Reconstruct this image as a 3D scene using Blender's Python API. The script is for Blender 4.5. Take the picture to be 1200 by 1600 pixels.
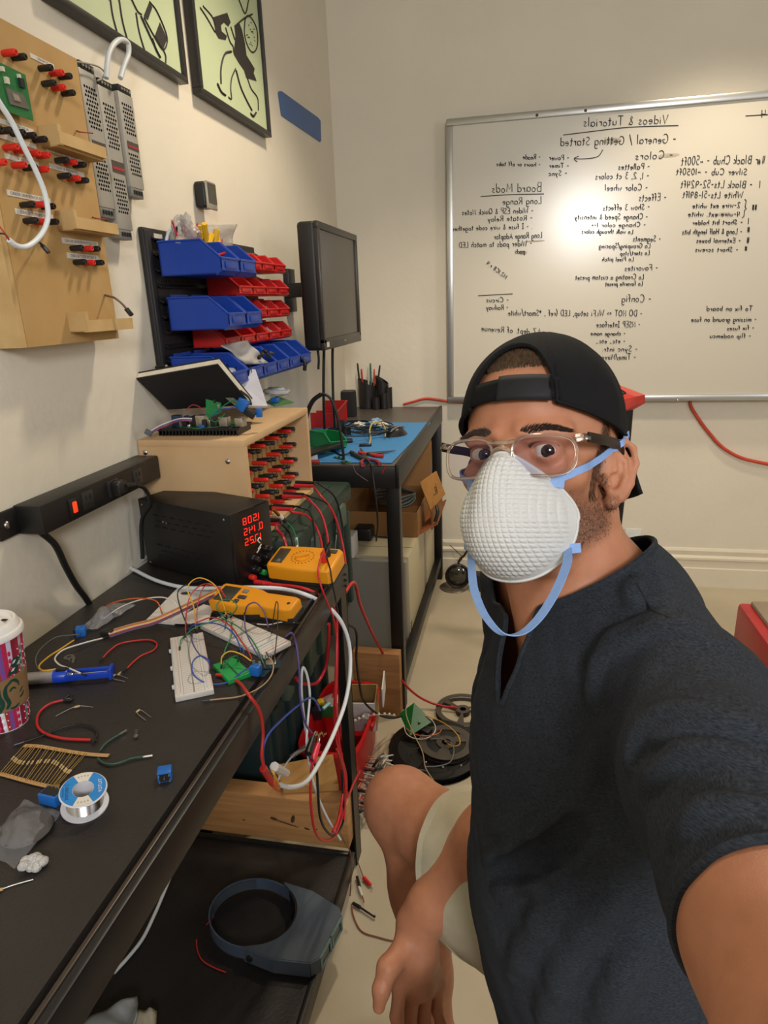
import bpy, bmesh, math, random
import numpy as np
from mathutils import Vector, Matrix, Euler
random.seed(7)
scn = bpy.context.scene
for o in list(bpy.data.objects): bpy.data.objects.remove(o)
COL = scn.collection

# ------------------------------------------------------------------ camera
FPX = 1030.0
CAMH = 1.385
_d = Vector((215, -335, FPX)).normalized()
_v = Vector((123, 3200, FPX)); _v = (_v - _v.dot(_d)*_d).normalized()
_r = _v.cross(_d)
RW = Matrix((_r, _d, -_v))                      # world <- camera (x right, y down, z forward)
cam_d = bpy.data.cameras.new('camera'); cam = bpy.data.objects.new('camera', cam_d); COL.objects.link(cam)
cam_d.sensor_fit = 'HORIZONTAL'; cam_d.sensor_width = 36.0; cam_d.lens = 36.0*FPX/1200.0
cam_d.clip_start = 0.02; cam_d.clip_end = 60
cx = RW @ Vector((1, 0, 0)); cy = RW @ Vector((0, -1, 0)); cz = RW @ Vector((0, 0, -1))
cam.matrix_world = Matrix(((cx[0], cy[0], cz[0], 0), (cx[1], cy[1], cz[1], 0), (cx[2], cy[2], cz[2], CAMH), (0, 0, 0, 1)))
scn.camera = cam

# ------------------------------------------------------------------ light and exposure
w = bpy.data.worlds.new('world'); scn.world = w; w.use_nodes = True
w.node_tree.nodes['Background'].inputs[0].default_value = (0.75, 0.85, 1.0, 1)
w.node_tree.nodes['Background'].inputs[1].default_value = 0.15
scn.view_settings.view_transform = 'Standard'; scn.view_settings.look = 'None'
scn.view_settings.exposure = 0.22; scn.view_settings.gamma = 1.0; scn.view_settings.use_curve_mapping = False
def area_light(name, loc, target, sx, sy, power, col, shape='RECTANGLE'):
    L = bpy.data.lights.new(name, 'AREA'); L.shape = shape; L.size = sx; L.size_y = sy
    L.energy = power; L.color = col
    o = bpy.data.objects.new(name, L); COL.objects.link(o); o.location = loc
    o.rotation_euler = (Vector(target)-Vector(loc)).to_track_quat('-Z', 'Y').to_euler()
    return o
def spot_lamp(name, loc, power, cone, col, rad=.08):
    L = bpy.data.lights.new(name, 'SPOT'); L.energy = power; L.color = col; L.spot_size = math.radians(cone); L.spot_blend = .6; L.shadow_soft_size = rad
    o = bpy.data.objects.new(name, L); COL.objects.link(o); o.location = loc; return o
spot_lamp('ceiling_lamp_light', (-0.12, 1.9, 2.76), 62, 116, (1.0, 0.86, 0.66))
spot_lamp('ceiling_lamp_light', (0.75, 2.62, 2.76), 70, 98, (1.0, 0.86, 0.66))
area_light('fill_light', (0.61, -1.5, 2.15), (0.3, 1.0, 1.2), 0.55, 0.55, 36, (0.95, 0.97, 1.0), 'DISK')  # front source behind the camera, set near as fill; its window is unseen
area_light('fill_light', (2.9, -0.3, 1.9), (-0.85, 1.1, 1.1), 1.0, 1.2, 23, (0.86, 0.92, 1.0))  # cool fill added from the right to lift the left wall

# ------------------------------------------------------------------ helpers
def ray(px, py): return RW @ Vector(((px-600)/FPX, (py-800)/FPX, 1.0))
CAM0 = Vector((0, 0, CAMH))
def ox(px, py, X): q = ray(px, py); return CAM0 + q*(X/q[0])
def oy(px, py, Y): q = ray(px, py); return CAM0 + q*(Y/q[1])
def oz(px, py, Z): q = ray(px, py); return CAM0 + q*((Z-CAMH)/q[2])
def od(px, py, D): return CAM0 + ray(px, py)*D

def lin(h):
    h = h.lstrip('#'); c = [int(h[i:i+2], 16)/255 for i in (0, 2, 4)]
    return tuple((x/12.92 if x <= 0.04045 else ((x+0.055)/1.055)**2.4) for x in c) + (1.0,)
_mats = {}
def pm(name, hexc, rough=0.5, metal=0.0, var=0.08, scale=30.0, bump=0.0, bscale=None, stretch=None, trans=0.0, emis=0.0, hex2=None, spec=0.5, ior=1.45, detail=4.0, coat=0.0, crough=0.03, alpha=1.0, sheen=0.0, sss=0.0):
    if name in _mats: return _mats[name]
    m = bpy.data.materials.new(name); m.use_nodes = True; nt = m.node_tree
    b = nt.nodes['Principled BSDF']; b.inputs['Roughness'].default_value = rough; b.inputs['Metallic'].default_value = metal
    b.inputs['Specular IOR Level'].default_value = spec; b.inputs['IOR'].default_value = ior
    b.inputs['Transmission Weight'].default_value = trans; b.inputs['Coat Weight'].default_value = coat; b.inputs['Coat Roughness'].default_value = crough; b.inputs['Alpha'].default_value = alpha
    if sheen: b.inputs['Sheen Weight'].default_value = sheen
    c = lin(hexc)
    tc = nt.nodes.new('ShaderNodeTexCoord'); mp = nt.nodes.new('ShaderNodeMapping')
    nt.links.new(tc.outputs['Object'], mp.inputs['Vector'])
    if stretch: mp.inputs['Scale'].default_value = stretch
    n = nt.nodes.new('ShaderNodeTexNoise'); n.inputs['Scale'].default_value = scale; n.inputs['Detail'].default_value = detail
    nt.links.new(mp.outputs[0], n.inputs['Vector'])
    r = nt.nodes.new('ShaderNodeValToRGB'); r.color_ramp.elements[0].position = 0.3; r.color_ramp.elements[1].position = 0.7
    c2 = lin(hex2) if hex2 else tuple(min(1, x*(1+var)) for x in c[:3]) + (1,)
    c1 = c if hex2 else tuple(x*(1-var) for x in c[:3]) + (1,)
    r.color_ramp.elements[0].color = c1; r.color_ramp.elements[1].color = c2
    nt.links.new(n.outputs['Fac'], r.inputs['Fac']); nt.links.new(r.outputs['Color'], b.inputs['Base Color'])
    if sss:
        b.inputs['Subsurface Weight'].default_value = sss; b.inputs['Subsurface Radius'].default_value = (0.02, 0.008, 0.004); b.inputs['Subsurface Scale'].default_value = 0.4
    if emis:
        nt.links.new(r.outputs['Color'], b.inputs['Emission Color']); b.inputs['Emission Strength'].default_value = emis
    if bump:
        n2 = nt.nodes.new('ShaderNodeTexNoise'); n2.inputs['Scale'].default_value = bscale or scale*3; n2.inputs['Detail'].default_value = 5
        nt.links.new(mp.outputs[0], n2.inputs['Vector'])
        bn = nt.nodes.new('ShaderNodeBump'); bn.inputs['Strength'].default_value = bump; bn.inputs['Distance'].default_value = 0.01
        nt.links.new(n2.outputs['Fac'], bn.inputs['Height']); nt.links.new(bn.outputs[0], b.inputs['Normal'])
    _mats[name] = m
    return m

_minv = {}
def tag(o, label=None, cat=None, group=None, kind=None):
    if label: o['label'] = label
    if cat: o['category'] = cat
    if group: o['group'] = group
    if kind: o['kind'] = kind
    return o
def thing(name, label, cat, loc, rot=None, group=None):
    o = bpy.data.objects.new(name, None); COL.objects.link(o); o.empty_display_size = 0.05
    mw = (rot.to_4x4() if rot is not None else Matrix.Identity(4)); mw = Matrix.Translation(Vector(loc)) @ mw
    o.matrix_world = mw; _minv[o.name] = mw.inverted()
    return tag(o, label, cat, group)
def dup(root, loc=None, rot=None, label=None, group=None):
    c = root.copy(); COL.objects.link(c)
    mw = Matrix.Translation(Vector(loc)) @ (rot.to_4x4() if rot is not None else Matrix.Identity(4))
    c.matrix_world = mw; _minv[c.name] = mw.inverted()
    if label: c['label'] = label
    if group: c['group'] = group
    for ch in list(root.children):
        d = ch.copy(); COL.objects.link(d); d.parent = c
        for g in list(ch.children):
            e = g.copy(); COL.objects.link(e); e.parent = d
    return c

def smooth_pts(pts, k=6, closed=False):
    P = [Vector(p) for p in pts]; n = len(P)
    if n < 3 or k <= 1: return P
    out = []
    rng = range(n) if closed else range(n-1)
    for i in rng:
        p1, p2 = P[i], P[(i+1) % n]
        p0 = P[(i-1) % n] if (closed or i > 0) else p1*2-p2
        p3 = P[(i+2) % n] if (closed or i+2 < n) else p2*2-p1
        d1 = max((p1-p0).length, 1e-6)**.5; d2 = max((p2-p1).length, 1e-6)**.5; d3 = max((p3-p2).length, 1e-6)**.5
        t1 = ((p1-p0)/d1 - (p2-p0)/(d1+d2) + (p2-p1)/d2)*d2
        t2 = ((p2-p1)/d2 - (p3-p1)/(d2+d3) + (p3-p2)/d3)*d2
        for j in range(k):
            t = j/k; t_2 = t*t; t_3 = t_2*t
            out.append(p1*(2*t_3-3*t_2+1) + t1*(t_3-2*t_2+t) + p2*(-2*t_3+3*t_2) + t2*(t_3-t_2))
    if not closed: out.append(P[-1])
    return out

class M:
    def __init__(s): s.v = []; s.f = []
    def add(s, vs, fs, mat=None):
        b = len(s.v)
        for p in vs:
            p = Vector(p)
            s.v.append(mat @ p if mat is not None else p)
        s.f += [tuple(i+b for i in f) for f in fs]
        return s
    def box(s, c, d, rot=None, bev=0.0, seg=2):
        bm = bmesh.new(); bmesh.ops.create_cube(bm, size=1.0)
        bmesh.ops.scale(bm, vec=Vector(d), verts=bm.verts)
        if bev: bmesh.ops.bevel(bm, geom=bm.edges[:], offset=min(bev, min(d)*0.49), segments=seg, profile=0.5, affect='EDGES')
        bm.verts.index_update()
        mt = Matrix.Translation(Vector(c)) @ (rot.to_4x4() if rot is not None else Matrix.Identity(4))
        s.add([v.co.copy() for v in bm.verts], [[v.index for v in f.verts] for f in bm.faces], mt); bm.free()
        return s
    def lathe(s, prof, mat=None, n=24, caps=True, a0=0, a1=2*math.pi):
        full = abs(a1-a0-2*math.pi) < 1e-6; k = len(prof); vs = []; fs = []
        m = n if full else n+1
        for i in range(m):
            a = a0+(a1-a0)*i/n
            for r, z in prof: vs.append((r*math.cos(a), r*math.sin(a), z))
        for i in range(n):
            j = (i+1) % m
            for q in range(k-1): fs.append((i*k+q, j*k+q, j*k+q+1, i*k+q+1))
        if caps and full:
            if prof[0][0] > 1e-6: fs.append(tuple(i*k for i in range(m))[::-1])
            if prof[-1][0] > 1e-6: fs.append(tuple(i*k+k-1 for i in range(m)))
        return s.add(vs, fs, mat)
    def cyl(s, p0, p1, r0, r1=None, n=12, bev=0.0):
        p0 = Vector(p0); p1 = Vector(p1); r1 = r0 if r1 is None else r1; L = (p1-p0).length
        q = (p1-p0).to_track_quat('Z', 'Y').to_matrix().to_4x4()
        pr = [(r0, 0), (r1, L)] if not bev else [(r0-bev, 0), (r0, bev), (r1, L-bev), (r1-bev, L)]
        return s.lathe(pr, Matrix.Translation(p0) @ q, n)
    def tube(s, pts, r, n=6, k=6, closed=False, flat=None, rs=None, up=None):
        P = smooth_pts(pts, k, closed); m = len(P); vs = []; fs = []
        N = Vector(up) if up else None
        for i in range(m):
            T = (P[(i+1) % m] - P[i-1]) if closed else (P[min(i+1, m-1)]-P[max(i-1, 0)])
            if T.length < 1e-9: T = Vector((0, 0, 1))
            T.normalize()
            if N is None: N = T.orthogonal()
            N0 = Vector(up) if up is not None else N
            N = N0-T*N0.dot(T)
            if N.length < 1e-6: N = T.orthogonal()
            N.normalize(); B = T.cross(N)
            rr = r if rs is None else r*rs[0]+(r*(rs[1]-rs[0]))*i/(m-1)
            a_, b_ = (rr, rr) if flat is None else flat
            for j in range(n):
                t = 2*math.pi*(j+.5)/n; vs.append(P[i]+N*math.cos(t)*a_+B*math.sin(t)*b_)
        L = m if closed else m-1
        for i in range(L):
            i2 = (i+1) % m
            for j in range(n): fs.append((i*n+j, i*n+(j+1) % n, i2*n+(j+1) % n, i2*n+j))
        if not closed: fs.append(tuple(range(n))[::-1]); fs.append(tuple((m-1)*n+j for j in range(n)))
        return s.add(vs, fs)
    def ribbon(s, pts, wv, th, k=8):                 # flat strip, wv = width vector(s)
        P = smooth_pts(pts, k); m = len(P); vs = []; fs = []
        for i in range(m):
            T = (P[min(i+1, m-1)]-P[max(i-1, 0)]).normalized()
            W = wv(i/(m-1)) if callable(wv) else Vector(wv)
            W = W - T*W.dot(T); Nn = T.cross(W.normalized())*th*.5
            for q in (P[i]-W*.5-Nn, P[i]+W*.5-Nn, P[i]+W*.5+Nn, P[i]-W*.5+Nn): vs.append(q)
        for i in range(m-1):
            for j in range(4): fs.append((i*4+j, i*4+(j+1) % 4, i*4+4+(j+1) % 4, i*4+4+j))
        fs += [(3, 2, 1, 0), tuple((m-1)*4+j for j in range(4))]
        return s.add(vs, fs)
    def prism(s, poly, h, mat=None, z0=0.0):
        n = len(poly); vs = [(p[0], p[1], z0) for p in poly]+[(p[0], p[1], z0+h) for p in poly]
        fs = [tuple(range(n))[::-1], tuple(range(n, 2*n))]+[(i, (i+1) % n, n+(i+1) % n, n+i) for i in range(n)]
        return s.add(vs, fs, mat)
    def ball(s, c, r, sc=(1, 1, 1), n=12, rot=None):
        k = n//2; pr = [(math.sin(math.pi*i/k), -math.cos(math.pi*i/k)) for i in range(k+1)]
        mt = Matrix.Translation(Vector(c)) @ (rot.to_4x4() if rot is not None else Matrix.Identity(4)) @ Matrix.Diagonal((r*sc[0], r*sc[1], r*sc[2], 1))
        return s.lathe(pr, mt, n, caps=False)
    def grid(s, fn, nu, nv, closed_u=False):
        vs = [fn(i/(nu if closed_u else nu-1), j/(nv-1)) for i in range(nu) for j in range(nv)]; fs = []
        for i in range(nu if closed_u else nu-1):
            i2 = (i+1) % nu
            for j in range(nv-1): fs.append((i*nv+j, i2*nv+j, i2*nv+j+1, i*nv+j+1))
        return s.add(vs, fs)
    def slab(s, pts, th):                            # polygon in space extruded along -normal by th
        P = [Vector(p) for p in pts]; n = len(P)
        nr = (P[1]-P[0]).cross(P[2]-P[0]).normalized()
        vs = P+[p-nr*th for p in P]
        fs = [tuple(range(n)), tuple(range(n, 2*n))[::-1]]+[(i, n+i, n+(i+1) % n, (i+1) % n) for i in range(n)]
        return s.add(vs, fs)
    def build(s, name, mat, parent=None, label=None, cat=None, group=None, kind=None, ang=40, local=False, base=None, solid=0.0, flat=False):
        me = bpy.data.meshes.new(name)
        vs = s.v
        off = Vector((0, 0, 0))
        if parent is not None and not local:
            mi = parent_inv(parent); vs = [mi @ v for v in vs]
        elif parent is None and not local and vs:
            xs = [v[0] for v in vs]; ys = [v[1] for v in vs]; zs = [v[2] for v in vs]
            off = Vector(base) if base else Vector(((min(xs)+max(xs))/2, (min(ys)+max(ys))/2, min(zs)))
            vs = [v-off for v in vs]
        me.from_pydata([tuple(v) for v in vs], [], s.f); me.validate()
        bm = bmesh.new(); bm.from_mesh(me); bmesh.ops.remove_doubles(bm, verts=bm.verts, dist=1e-6)
        bmesh.ops.recalc_face_normals(bm, faces=bm.faces); bm.to_mesh(me); bm.free()
        if not flat:
            me.shade_smooth(); me.set_sharp_from_angle(angle=math.radians(ang))
        me.materials.append(mat)
        o = bpy.data.objects.new(name, me); COL.objects.link(o); o.location = off
        if parent is not None: o.parent = parent; o.location = (0, 0, 0)
        if solid:
            md = o.modifiers.new('thickness', 'SOLIDIFY'); md.thickness = solid
        return tag(o, label, cat, group, kind)
def parent_inv(p):
    if p.name in _minv: return _minv[p.name]
    mi = parent_inv(p.parent) if p.parent else Matrix.Identity(4)
    return Matrix.Translation(-p.location) @ mi
def wire(name, label, cat, pts, r, mat, group=None, k=7, n=6, parent=None, **kw):
    return M().tube(pts, r, n=n, k=k, **kw).build(name, mat, parent, label, cat, group, ang=80)
def T3(o, x, y=None):                               # basis matrix from origin and two directions (x, y)
    x = Vector(x).normalized(); y = Vector(y); z = x.cross(y).normalized(); y = z.cross(x)
    return Matrix(((x[0], y[0], z[0], o[0]), (x[1], y[1], z[1], o[1]), (x[2], y[2], z[2], o[2]), (0, 0, 0, 1)))
def Rz(a): return Matrix.Rotation(a, 3, 'Z')
def Rx(a): return Matrix.Rotation(a, 3, 'X')
def Ry(a): return Matrix.Rotation(a, 3, 'Y')
X_, Y_, Z_ = Vector((1, 0, 0)), Vector((0, 1, 0)), Vector((0, 0, 1))
_tc = {}
def text_mesh(txt, size, mat4, name, mat, parent=None, align='CENTER', mirror=True, th=0.0, kern=1.0):
    cu = bpy.data.curves.new('t', 'FONT'); cu.body = txt; cu.size = size; cu.align_x = align; cu.align_y = 'CENTER'; cu.extrude = th; cu.space_character = kern; cu.resolution_u = 2
    ob = bpy.data.objects.new('t', cu); COL.objects.link(ob)
    dg = bpy.context.evaluated_depsgraph_get(); me = bpy.data.meshes.new_from_object(ob.evaluated_get(dg))
    vs = [v.co.copy() for v in me.vertices]; fs = [tuple(p.vertices) for p in me.polygons]
    bpy.data.objects.remove(ob); bpy.data.curves.remove(cu); bpy.data.meshes.remove(me)
    if mirror: vs = [Vector((-v[0], v[1], v[2])) for v in vs]
    m = M(); m.add(vs, fs, mat4)
    return m.build(name, mat, parent, flat=True)

# stroke lettering for handwriting: each glyph is (width, [polyline, ...]) on a 0..1 cap height
def _arc(cx, cy, rx, ry, a0, a1, n=8):
    return [(cx+rx*math.cos(math.radians(a0+(a1-a0)*i/n)), cy+ry*math.sin(math.radians(a0+(a1-a0)*i/n))) for i in range(n+1)]
_o = _arc(.22, .25, .2, .25, 60, 420)
GL = {
 'a': (.5, [_arc(.22, .25, .2, .25, 60, 330), [(.41, .5), (.42, .1), (.48, 0)]]), 'b': (.48, [[(.05, 1), (.05, 0)], _arc(.22, .25, .18, .25, 150, -150)]),
 'c': (.42, [_arc(.24, .25, .2, .25, 50, 310)]), 'd': (.5, [_arc(.22, .25, .2, .25, 60, 330), [(.42, 1), (.42, 0)]]),
 'e': (.44, [[(.03, .25), (.4, .3)]+_arc(.22, .25, .19, .25, 20, 310)]), 'f': (.34, [_arc(.28, .85, .14, .15, 60, 180)+[(.14, 0)], [(0, .5), (.3, .52)]]),
 'g': (.48, [_arc(.22, .25, .2, .25, 60, 330), [(.42, .5), (.42, -.2)]+_arc(.25, -.22, .17, .15, 0, -150, 5)]), 'h': (.46, [[(.05, 1), (.05, 0)], [(.05, .3)]+_arc(.22, .33, .16, .17, 150, 0, 5)+[(.38, 0)]]),
 'i': (.18, [[(.08, .5), (.09, 0)], [(.09, .68), (.1, .74)]]), 'j': (.2, [[(.12, .5), (.1, -.25), (0, -.3)], [(.12, .68), (.13, .74)]]),
 'k': (.42, [[(.05, 1), (.05, 0)], [(.36, .5), (.06, .2), (.4, 0)]]), 'l': (.16, [[(.08, 1), (.08, 0)]]),
 'm': (.66, [[(.05, .5), (.05, 0)], [(.05, .3)]+_arc(.18, .35, .13, .15, 150, 0, 4)+[(.31, 0)], [(.31, .3)]+_arc(.44, .35, .13, .15, 150, 0, 4)+[(.58, 0)]]),
 'n': (.46, [[(.05, .5), (.05, 0)], [(.05, .3)]+_arc(.22, .33, .16, .17, 150, 0, 5)+[(.39, 0)]]), 'o': (.46, [_o]),
 'p': (.48, [[(.05, .5), (.05, -.4)], _arc(.23, .25, .18, .25, 150, -150)]), 'q': (.48, [_arc(.22, .25, .2, .25, 60, 330), [(.42, .5), (.42, -.4)]]),
 'r': (.34, [[(.05, .5), (.06, 0)], [(.06, .28), (.15, .45), (.3, .47)]]), 's': (.38, [[(.32, .46), (.15, .5), (.06, .38), (.2, .26), (.32, .13), (.2, 0), (.03, .05)]]),
 't': (.34, [[(.15, .85), (.15, .08), (.22, 0), (.3, .04)], [(0, .55), (.3, .57)]]), 'u': (.46, [[(.05, .5), (.06, .12), (.2, 0), (.36, .12), (.38, .5)], [(.38, .5), (.4, 0)]]),
 'v': (.42, [[(.03, .5), (.2, 0), (.38, .5)]]), 'w': (.6, [[(.03, .5), (.15, 0), (.29, .4), (.42, 0), (.56, .5)]]), 'x': (.42, [[(.03, .5), (.38, 0)], [(.38, .5), (.03, 0)]]),
 'y': (.44, [[(.03, .5), (.2, .05)], [(.4, .5), (.1, -.4)]]), 'z': (.4, [[(.03, .5), (.36, .5), (.03, 0), (.38, 0)]]),
 'A': (.62, [[(0, 0), (.28, 1), (.56, 0)], [(.1, .35), (.46, .35)]]), 'B': (.56, [[(.05, 0), (.05, 1), (.35, .95), (.45, .75), (.3, .55), (.05, .52)], [(.3, .55), (.5, .35), (.4, .05), (.05, 0)]]),
 'C': (.6, [_arc(.32, .5, .3, .5, 50, 310, 10)]), 'D': (.6, [[(.05, 0), (.05, 1)]+_arc(.1, .5, .42, .5, 80, -80, 8)+[(.05, 0)]]), 'E': (.5, [[(.45, 1), (.05, .98), (.05, 0), (.46, .02)], [(.05, .52), (.38, .52)]]),
 'F': (.48, [[(.46, 1), (.05, .98), (.05, 0)], [(.05, .52), (.36, .52)]]), 'G': (.64, [_arc(.32, .5, .3, .5, 50, 350, 10)+[(.35, .42)]]), 'H': (.6, [[(.05, 1), (.05, 0)], [(.52, 1), (.52, 0)], [(.05, .5), (.52, .5)]]),
 'I': (.36, [[(.16, 1), (.16, 0)], [(0, 1), (.32, 1)], [(0, 0), (.32, 0)]]), 'J': (.5, [[(.4, 1), (.4, .2), (.2, 0), (.03, .2)]]), 'L': (.46, [[(.06, 1), (.05, 0), (.44, .02)]]),
 'M': (.72, [[(.03, 0), (.08, 1), (.33, .3), (.58, 1), (.64, 0)]]), 'N': (.6, [[(.05, 0), (.05, 1), (.5, 0), (.5, 1)]]), 'O': (.66, [_arc(.31, .5, .29, .5, 90, 450, 12)]), 'P': (.52, [[(.05, 0), (.05, 1), (.35, .97), (.46, .75), (.3, .52), (.05, .48)]]),
 'Q': (.66, [_arc(.31, .5, .29, .5, 90, 450, 12), [(.4, .25), (.62, -.05)]]), 'R': (.56, [[(.05, 0), (.05, 1), (.35, .97), (.46, .75), (.3, .52), (.05, .48)], [(.22, .5), (.52, 0)]]),
 'S': (.5, [[(.44, .9), (.25, 1), (.06, .8), (.2, .56), (.42, .35), (.38, .08), (.18, 0), (.02, .12)]]), 'T': (.56, [[(.26, 1), (.26, 0)], [(0, 1), (.54, 1)]]), 'U': (.6, [[(.05, 1), (.06, .2), (.28, 0), (.5, .2), (.52, 1)]]),
 'V': (.56, [[(0, 1), (.26, 0), (.52, 1)]]), 'W': (.8, [[(0, 1), (.18, 0), (.38, .7), (.58, 0), (.76, 1)]]), 'Z': (.56, [[(.03, 1), (.5, 1), (.03, 0), (.52, 0)]]),
 '0': (.5, [_arc(.23, .5, .2, .5, 90, 450, 10)]), '1': (.2, [[(.1, 1), (.1, 0)]]), '2': (.5, [[(.05, .8), (.2, 1), (.4, .85), (.35, .55), (.03, 0), (.45, .02)]]), '3': (.48, [[(.05, .95), (.3, 1), (.38, .78), (.18, .55), (.42, .35), (.3, .02), (.03, .05)]]),
 '4': (.5, [[(.08, 1), (.05, .45), (.45, .45)], [(.36, 1), (.36, 0)]]), '5': (.48, [[(.42, 1), (.1, .98), (.07, .6), (.3, .62), (.42, .35), (.28, .02), (.03, .05)]]), '8': (.48, [_arc(.23, .75, .16, .24, 90, 450, 8), _arc(.23, .26, .19, .26, 90, 450, 8)]),
 '9': (.48, [_arc(.22, .72, .18, .27, 0, 360, 8), [(.4, .72), (.36, 0)]]), '-': (.36, [[(.03, .42), (.3, .44)]]), '~': (.4, [[(.02, .3), (.12, .45), (.24, .3), (.36, .45)]]), '/': (.4, [[(.02, -.1), (.36, 1.1)]]),
 '&': (.5, [[(.42, .2), (.3, .05), (.1, 0), (.05, .2), (.3, .7), (.22, .95), (.1, .8), (.42, 0)]]), '.': (.16, [[(.06, 0), (.1, .03)]]), ',': (.16, [[(.1, .05), (.04, -.15)]]), '=': (.4, [[(.03, .55), (.34, .55)], [(.03, .35), (.34, .35)]]),
 '>': (.36, [[(.05, .6), (.3, .42), (.05, .25)]]), '*': (.4, [[(.2, 1), (.2, .5)], [(.02, .85), (.38, .65)], [(.02, .65), (.38, .85)]]), '(': (.26, [[(.2, 1.1), (.06, .7), (.06, .3), (.2, -.1)]]), '|': (.14, [[(.07, 1), (.07, 0)]]), '#': (.5, [[(.15, .9), (.1, 0)], [(.36, .9), (.3, 0)], [(.0, .6), (.45, .62)], [(0, .3), (.45, .32)]]),
 '{': (.36, [[(.3, 1.1), (.15, 1), (.17, .6), (.03, .5), (.17, .4), (.15, 0), (.3, -.1)]]), "'": (.12, [[(.06, 1), (.05, .85)]]), '_': (.4, [[(0, 0), (.4, 0)]]), 'Y': (.56, [[(0, 1), (.26, .5), (.52, 1)], [(.26, .5), (.26, 0)]]), 'K': (.56, [[(.05, 1), (.05, 0)], [(.48, 1), (.06, .45), (.52, 0)]]), ' ': (.34, []),
}
def hand_width(txt, h): return sum(GL.get(c, GL[' '])[0]+.1 for c in txt)*h
def handwrite(m, txt, h, frame, width=None, pen=0.0022, rng=random):
    """add strokes of txt to m; frame: maps (x along text, y up) -> point; fits width when given"""
    w0 = hand_width(txt, h); sx = (width/w0) if width else 1.0; x = 0.0
    for ch in txt:
        wd, strokes = GL.get(ch, GL[' '])
        sl = .06+rng.uniform(-.05, .05); dy = rng.uniform(-.04, .04)*h; sc = h*rng.uniform(.92, 1.06)
        for st in strokes:
            P = [frame((x+(p[0]+sl*p[1])*h*sx), dy+p[1]*sc) for p in st]
            m.tube(P, pen*.5, n=4, k=1)
        x += (wd+.1)*h*sx

# ------------------------------------------------------------------ the room
XL, YB, HC = -0.85, 3.228, 2.82
wallm = pm('wall_paint', '#dcd3c1', 0.75, var=0.03, scale=3, bump=0.12, bscale=35)
floorm = pm('concrete_floor', '#a89c86', 0.55, scale=2.2, hex2='#bfb39b', bump=0.05, bscale=60)
trimm = pm('trim_paint', '#d9cfba', 0.45, var=0.03, scale=8)
def struct(name, m, mat): return m.build(name, mat, kind='structure')
struct('floor', M().box((1.1, 0.3, -0.05), (4.2, 6.4, 0.1)), floorm)
struct('ceiling', M().box((1.1, 0.3, HC+0.05), (4.2, 6.4, 0.1)), pm('ceiling_paint', '#d8d2c4', 0.8, var=0.02))
struct('wall_left', M().box((XL-0.06, 0.3, HC/2), (0.12, 6.1, HC)), wallm)
struct('wall_back', M().box((1.1, YB+0.06, HC/2), (4.2, 0.12, HC)), wallm)
struct('wall_right', M().box((3.06, 0.3, HC/2), (0.12, 5.85, HC)), wallm)
struct('wall_front', M().box((1.1, -1.66, HC/2), (4.2, 0.12, HC)), wallm)
def added_window(name, c, nx, w_, h_):
    m = M(); u = Vector((abs(nx[1]), abs(nx[0]), 0))
    for s_ in (-1, 1):
        m.box(Vector(c)+u*(s_*w_/2), (.03+abs(u[0])*.03, .03+abs(u[1])*.03, h_+.06)); m.box(Vector(c)+Z_*(s_*h_/2), (abs(u[0])*w_+.03, abs(u[1])*w_+.03, .06))
    struct(name, m, trimm)
added_window('added_window_1', (.61, -1.585, 2.15), (0, 1, 0), .62, .62); added_window('added_window_2', (2.985, -.3, 1.9), (1, 0, 0), 1.05, 1.25)  # unseen frames, added around the two fill lights
bb = [(0, 0), (-.016, 0), (-.016, .095), (-.012, .1), (-.012, .135), (-.019, .142), (-.019, .152), (-.008, .162), (-.011, .185), (-.006, .196), (0, .198)]
m = M(); n_ = len(bb); vs = [(XL, YB+y, z) for y, z in bb]+[(3.0, YB+y, z) for y, z in bb]
m.add(vs, [tuple(range(n_)), tuple(range(n_, 2*n_))]+[(i, n_+i, n_+(i+1) % n_, (i+1) % n_) for i in range(n_)])
m.build('baseboard_back', trimm, kind='structure', ang=25)
bl = [(0, 0), (.016, 0), (.016, .095), (.012, .1), (.012, .135), (.019, .145), (.008, .162), (.011, .185), (0, .198)]
m = M(); n_ = len(bl); vs = [(XL+y, -1.58, z) for y, z in bl]+[(XL+y, YB-.02, z) for y, z in bl]
m.add(vs, [tuple(range(n_)), tuple(range(n_, 2*n_))]+[(i, n_+i, n_+(i+1) % n_, (i+1) % n_) for i in range(n_)])
m.build('baseboard_left', trimm, kind='structure', ang=25)

# ------------------------------------------------------------------ whiteboard
YW = 3.165
alu = pm('aluminium', '#c4c4c2', 0.3, 0.85, var=0.04, scale=40, stretch=(1, 30, 30))
inkm = pm('marker_ink', '#343334', 0.6)
wt = thing('whiteboard', 'large whiteboard in an aluminium frame covered in handwriting, on the back wall', 'whiteboard', (0.9, YW+.03, .9))
p_tl, p_bl = oy(697, 186, YW), oy(700, 629, YW)
wx0, wx1 = (p_tl[0]+p_bl[0])/2, 2.12; wz0, wz1 = p_bl[2], p_tl[2]
M().box(((wx0+wx1)/2, YW+.012, (wz0+wz1)/2), (wx1-wx0-.02, .016, wz1-wz0-.02)).build('panel', pm('whiteboard_enamel', '#c9c2b3', 0.4, var=0.02, scale=2, coat=1.0, crough=0.2), wt)
fw = .028
for c, d in ((((wx0+wx1)/2, YW+.01, wz1-fw/2), (wx1-wx0, .03, fw)), (((wx0+wx1)/2, YW+.01, wz0+fw/2), (wx1-wx0, .03, fw)),
             ((wx0+fw/2, YW+.01, (wz0+wz1)/2), (fw, .03, wz1-wz0-2*fw)), ((wx1-fw/2, YW+.01, (wz0+wz1)/2), (fw, .03, wz1-wz0-2*fw))):
    M().box(c, d, bev=.004).build('frame_bar', alu, wt)
screwm = pm('zinc', '#b9b8b4', 0.25, 1.0)
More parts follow.
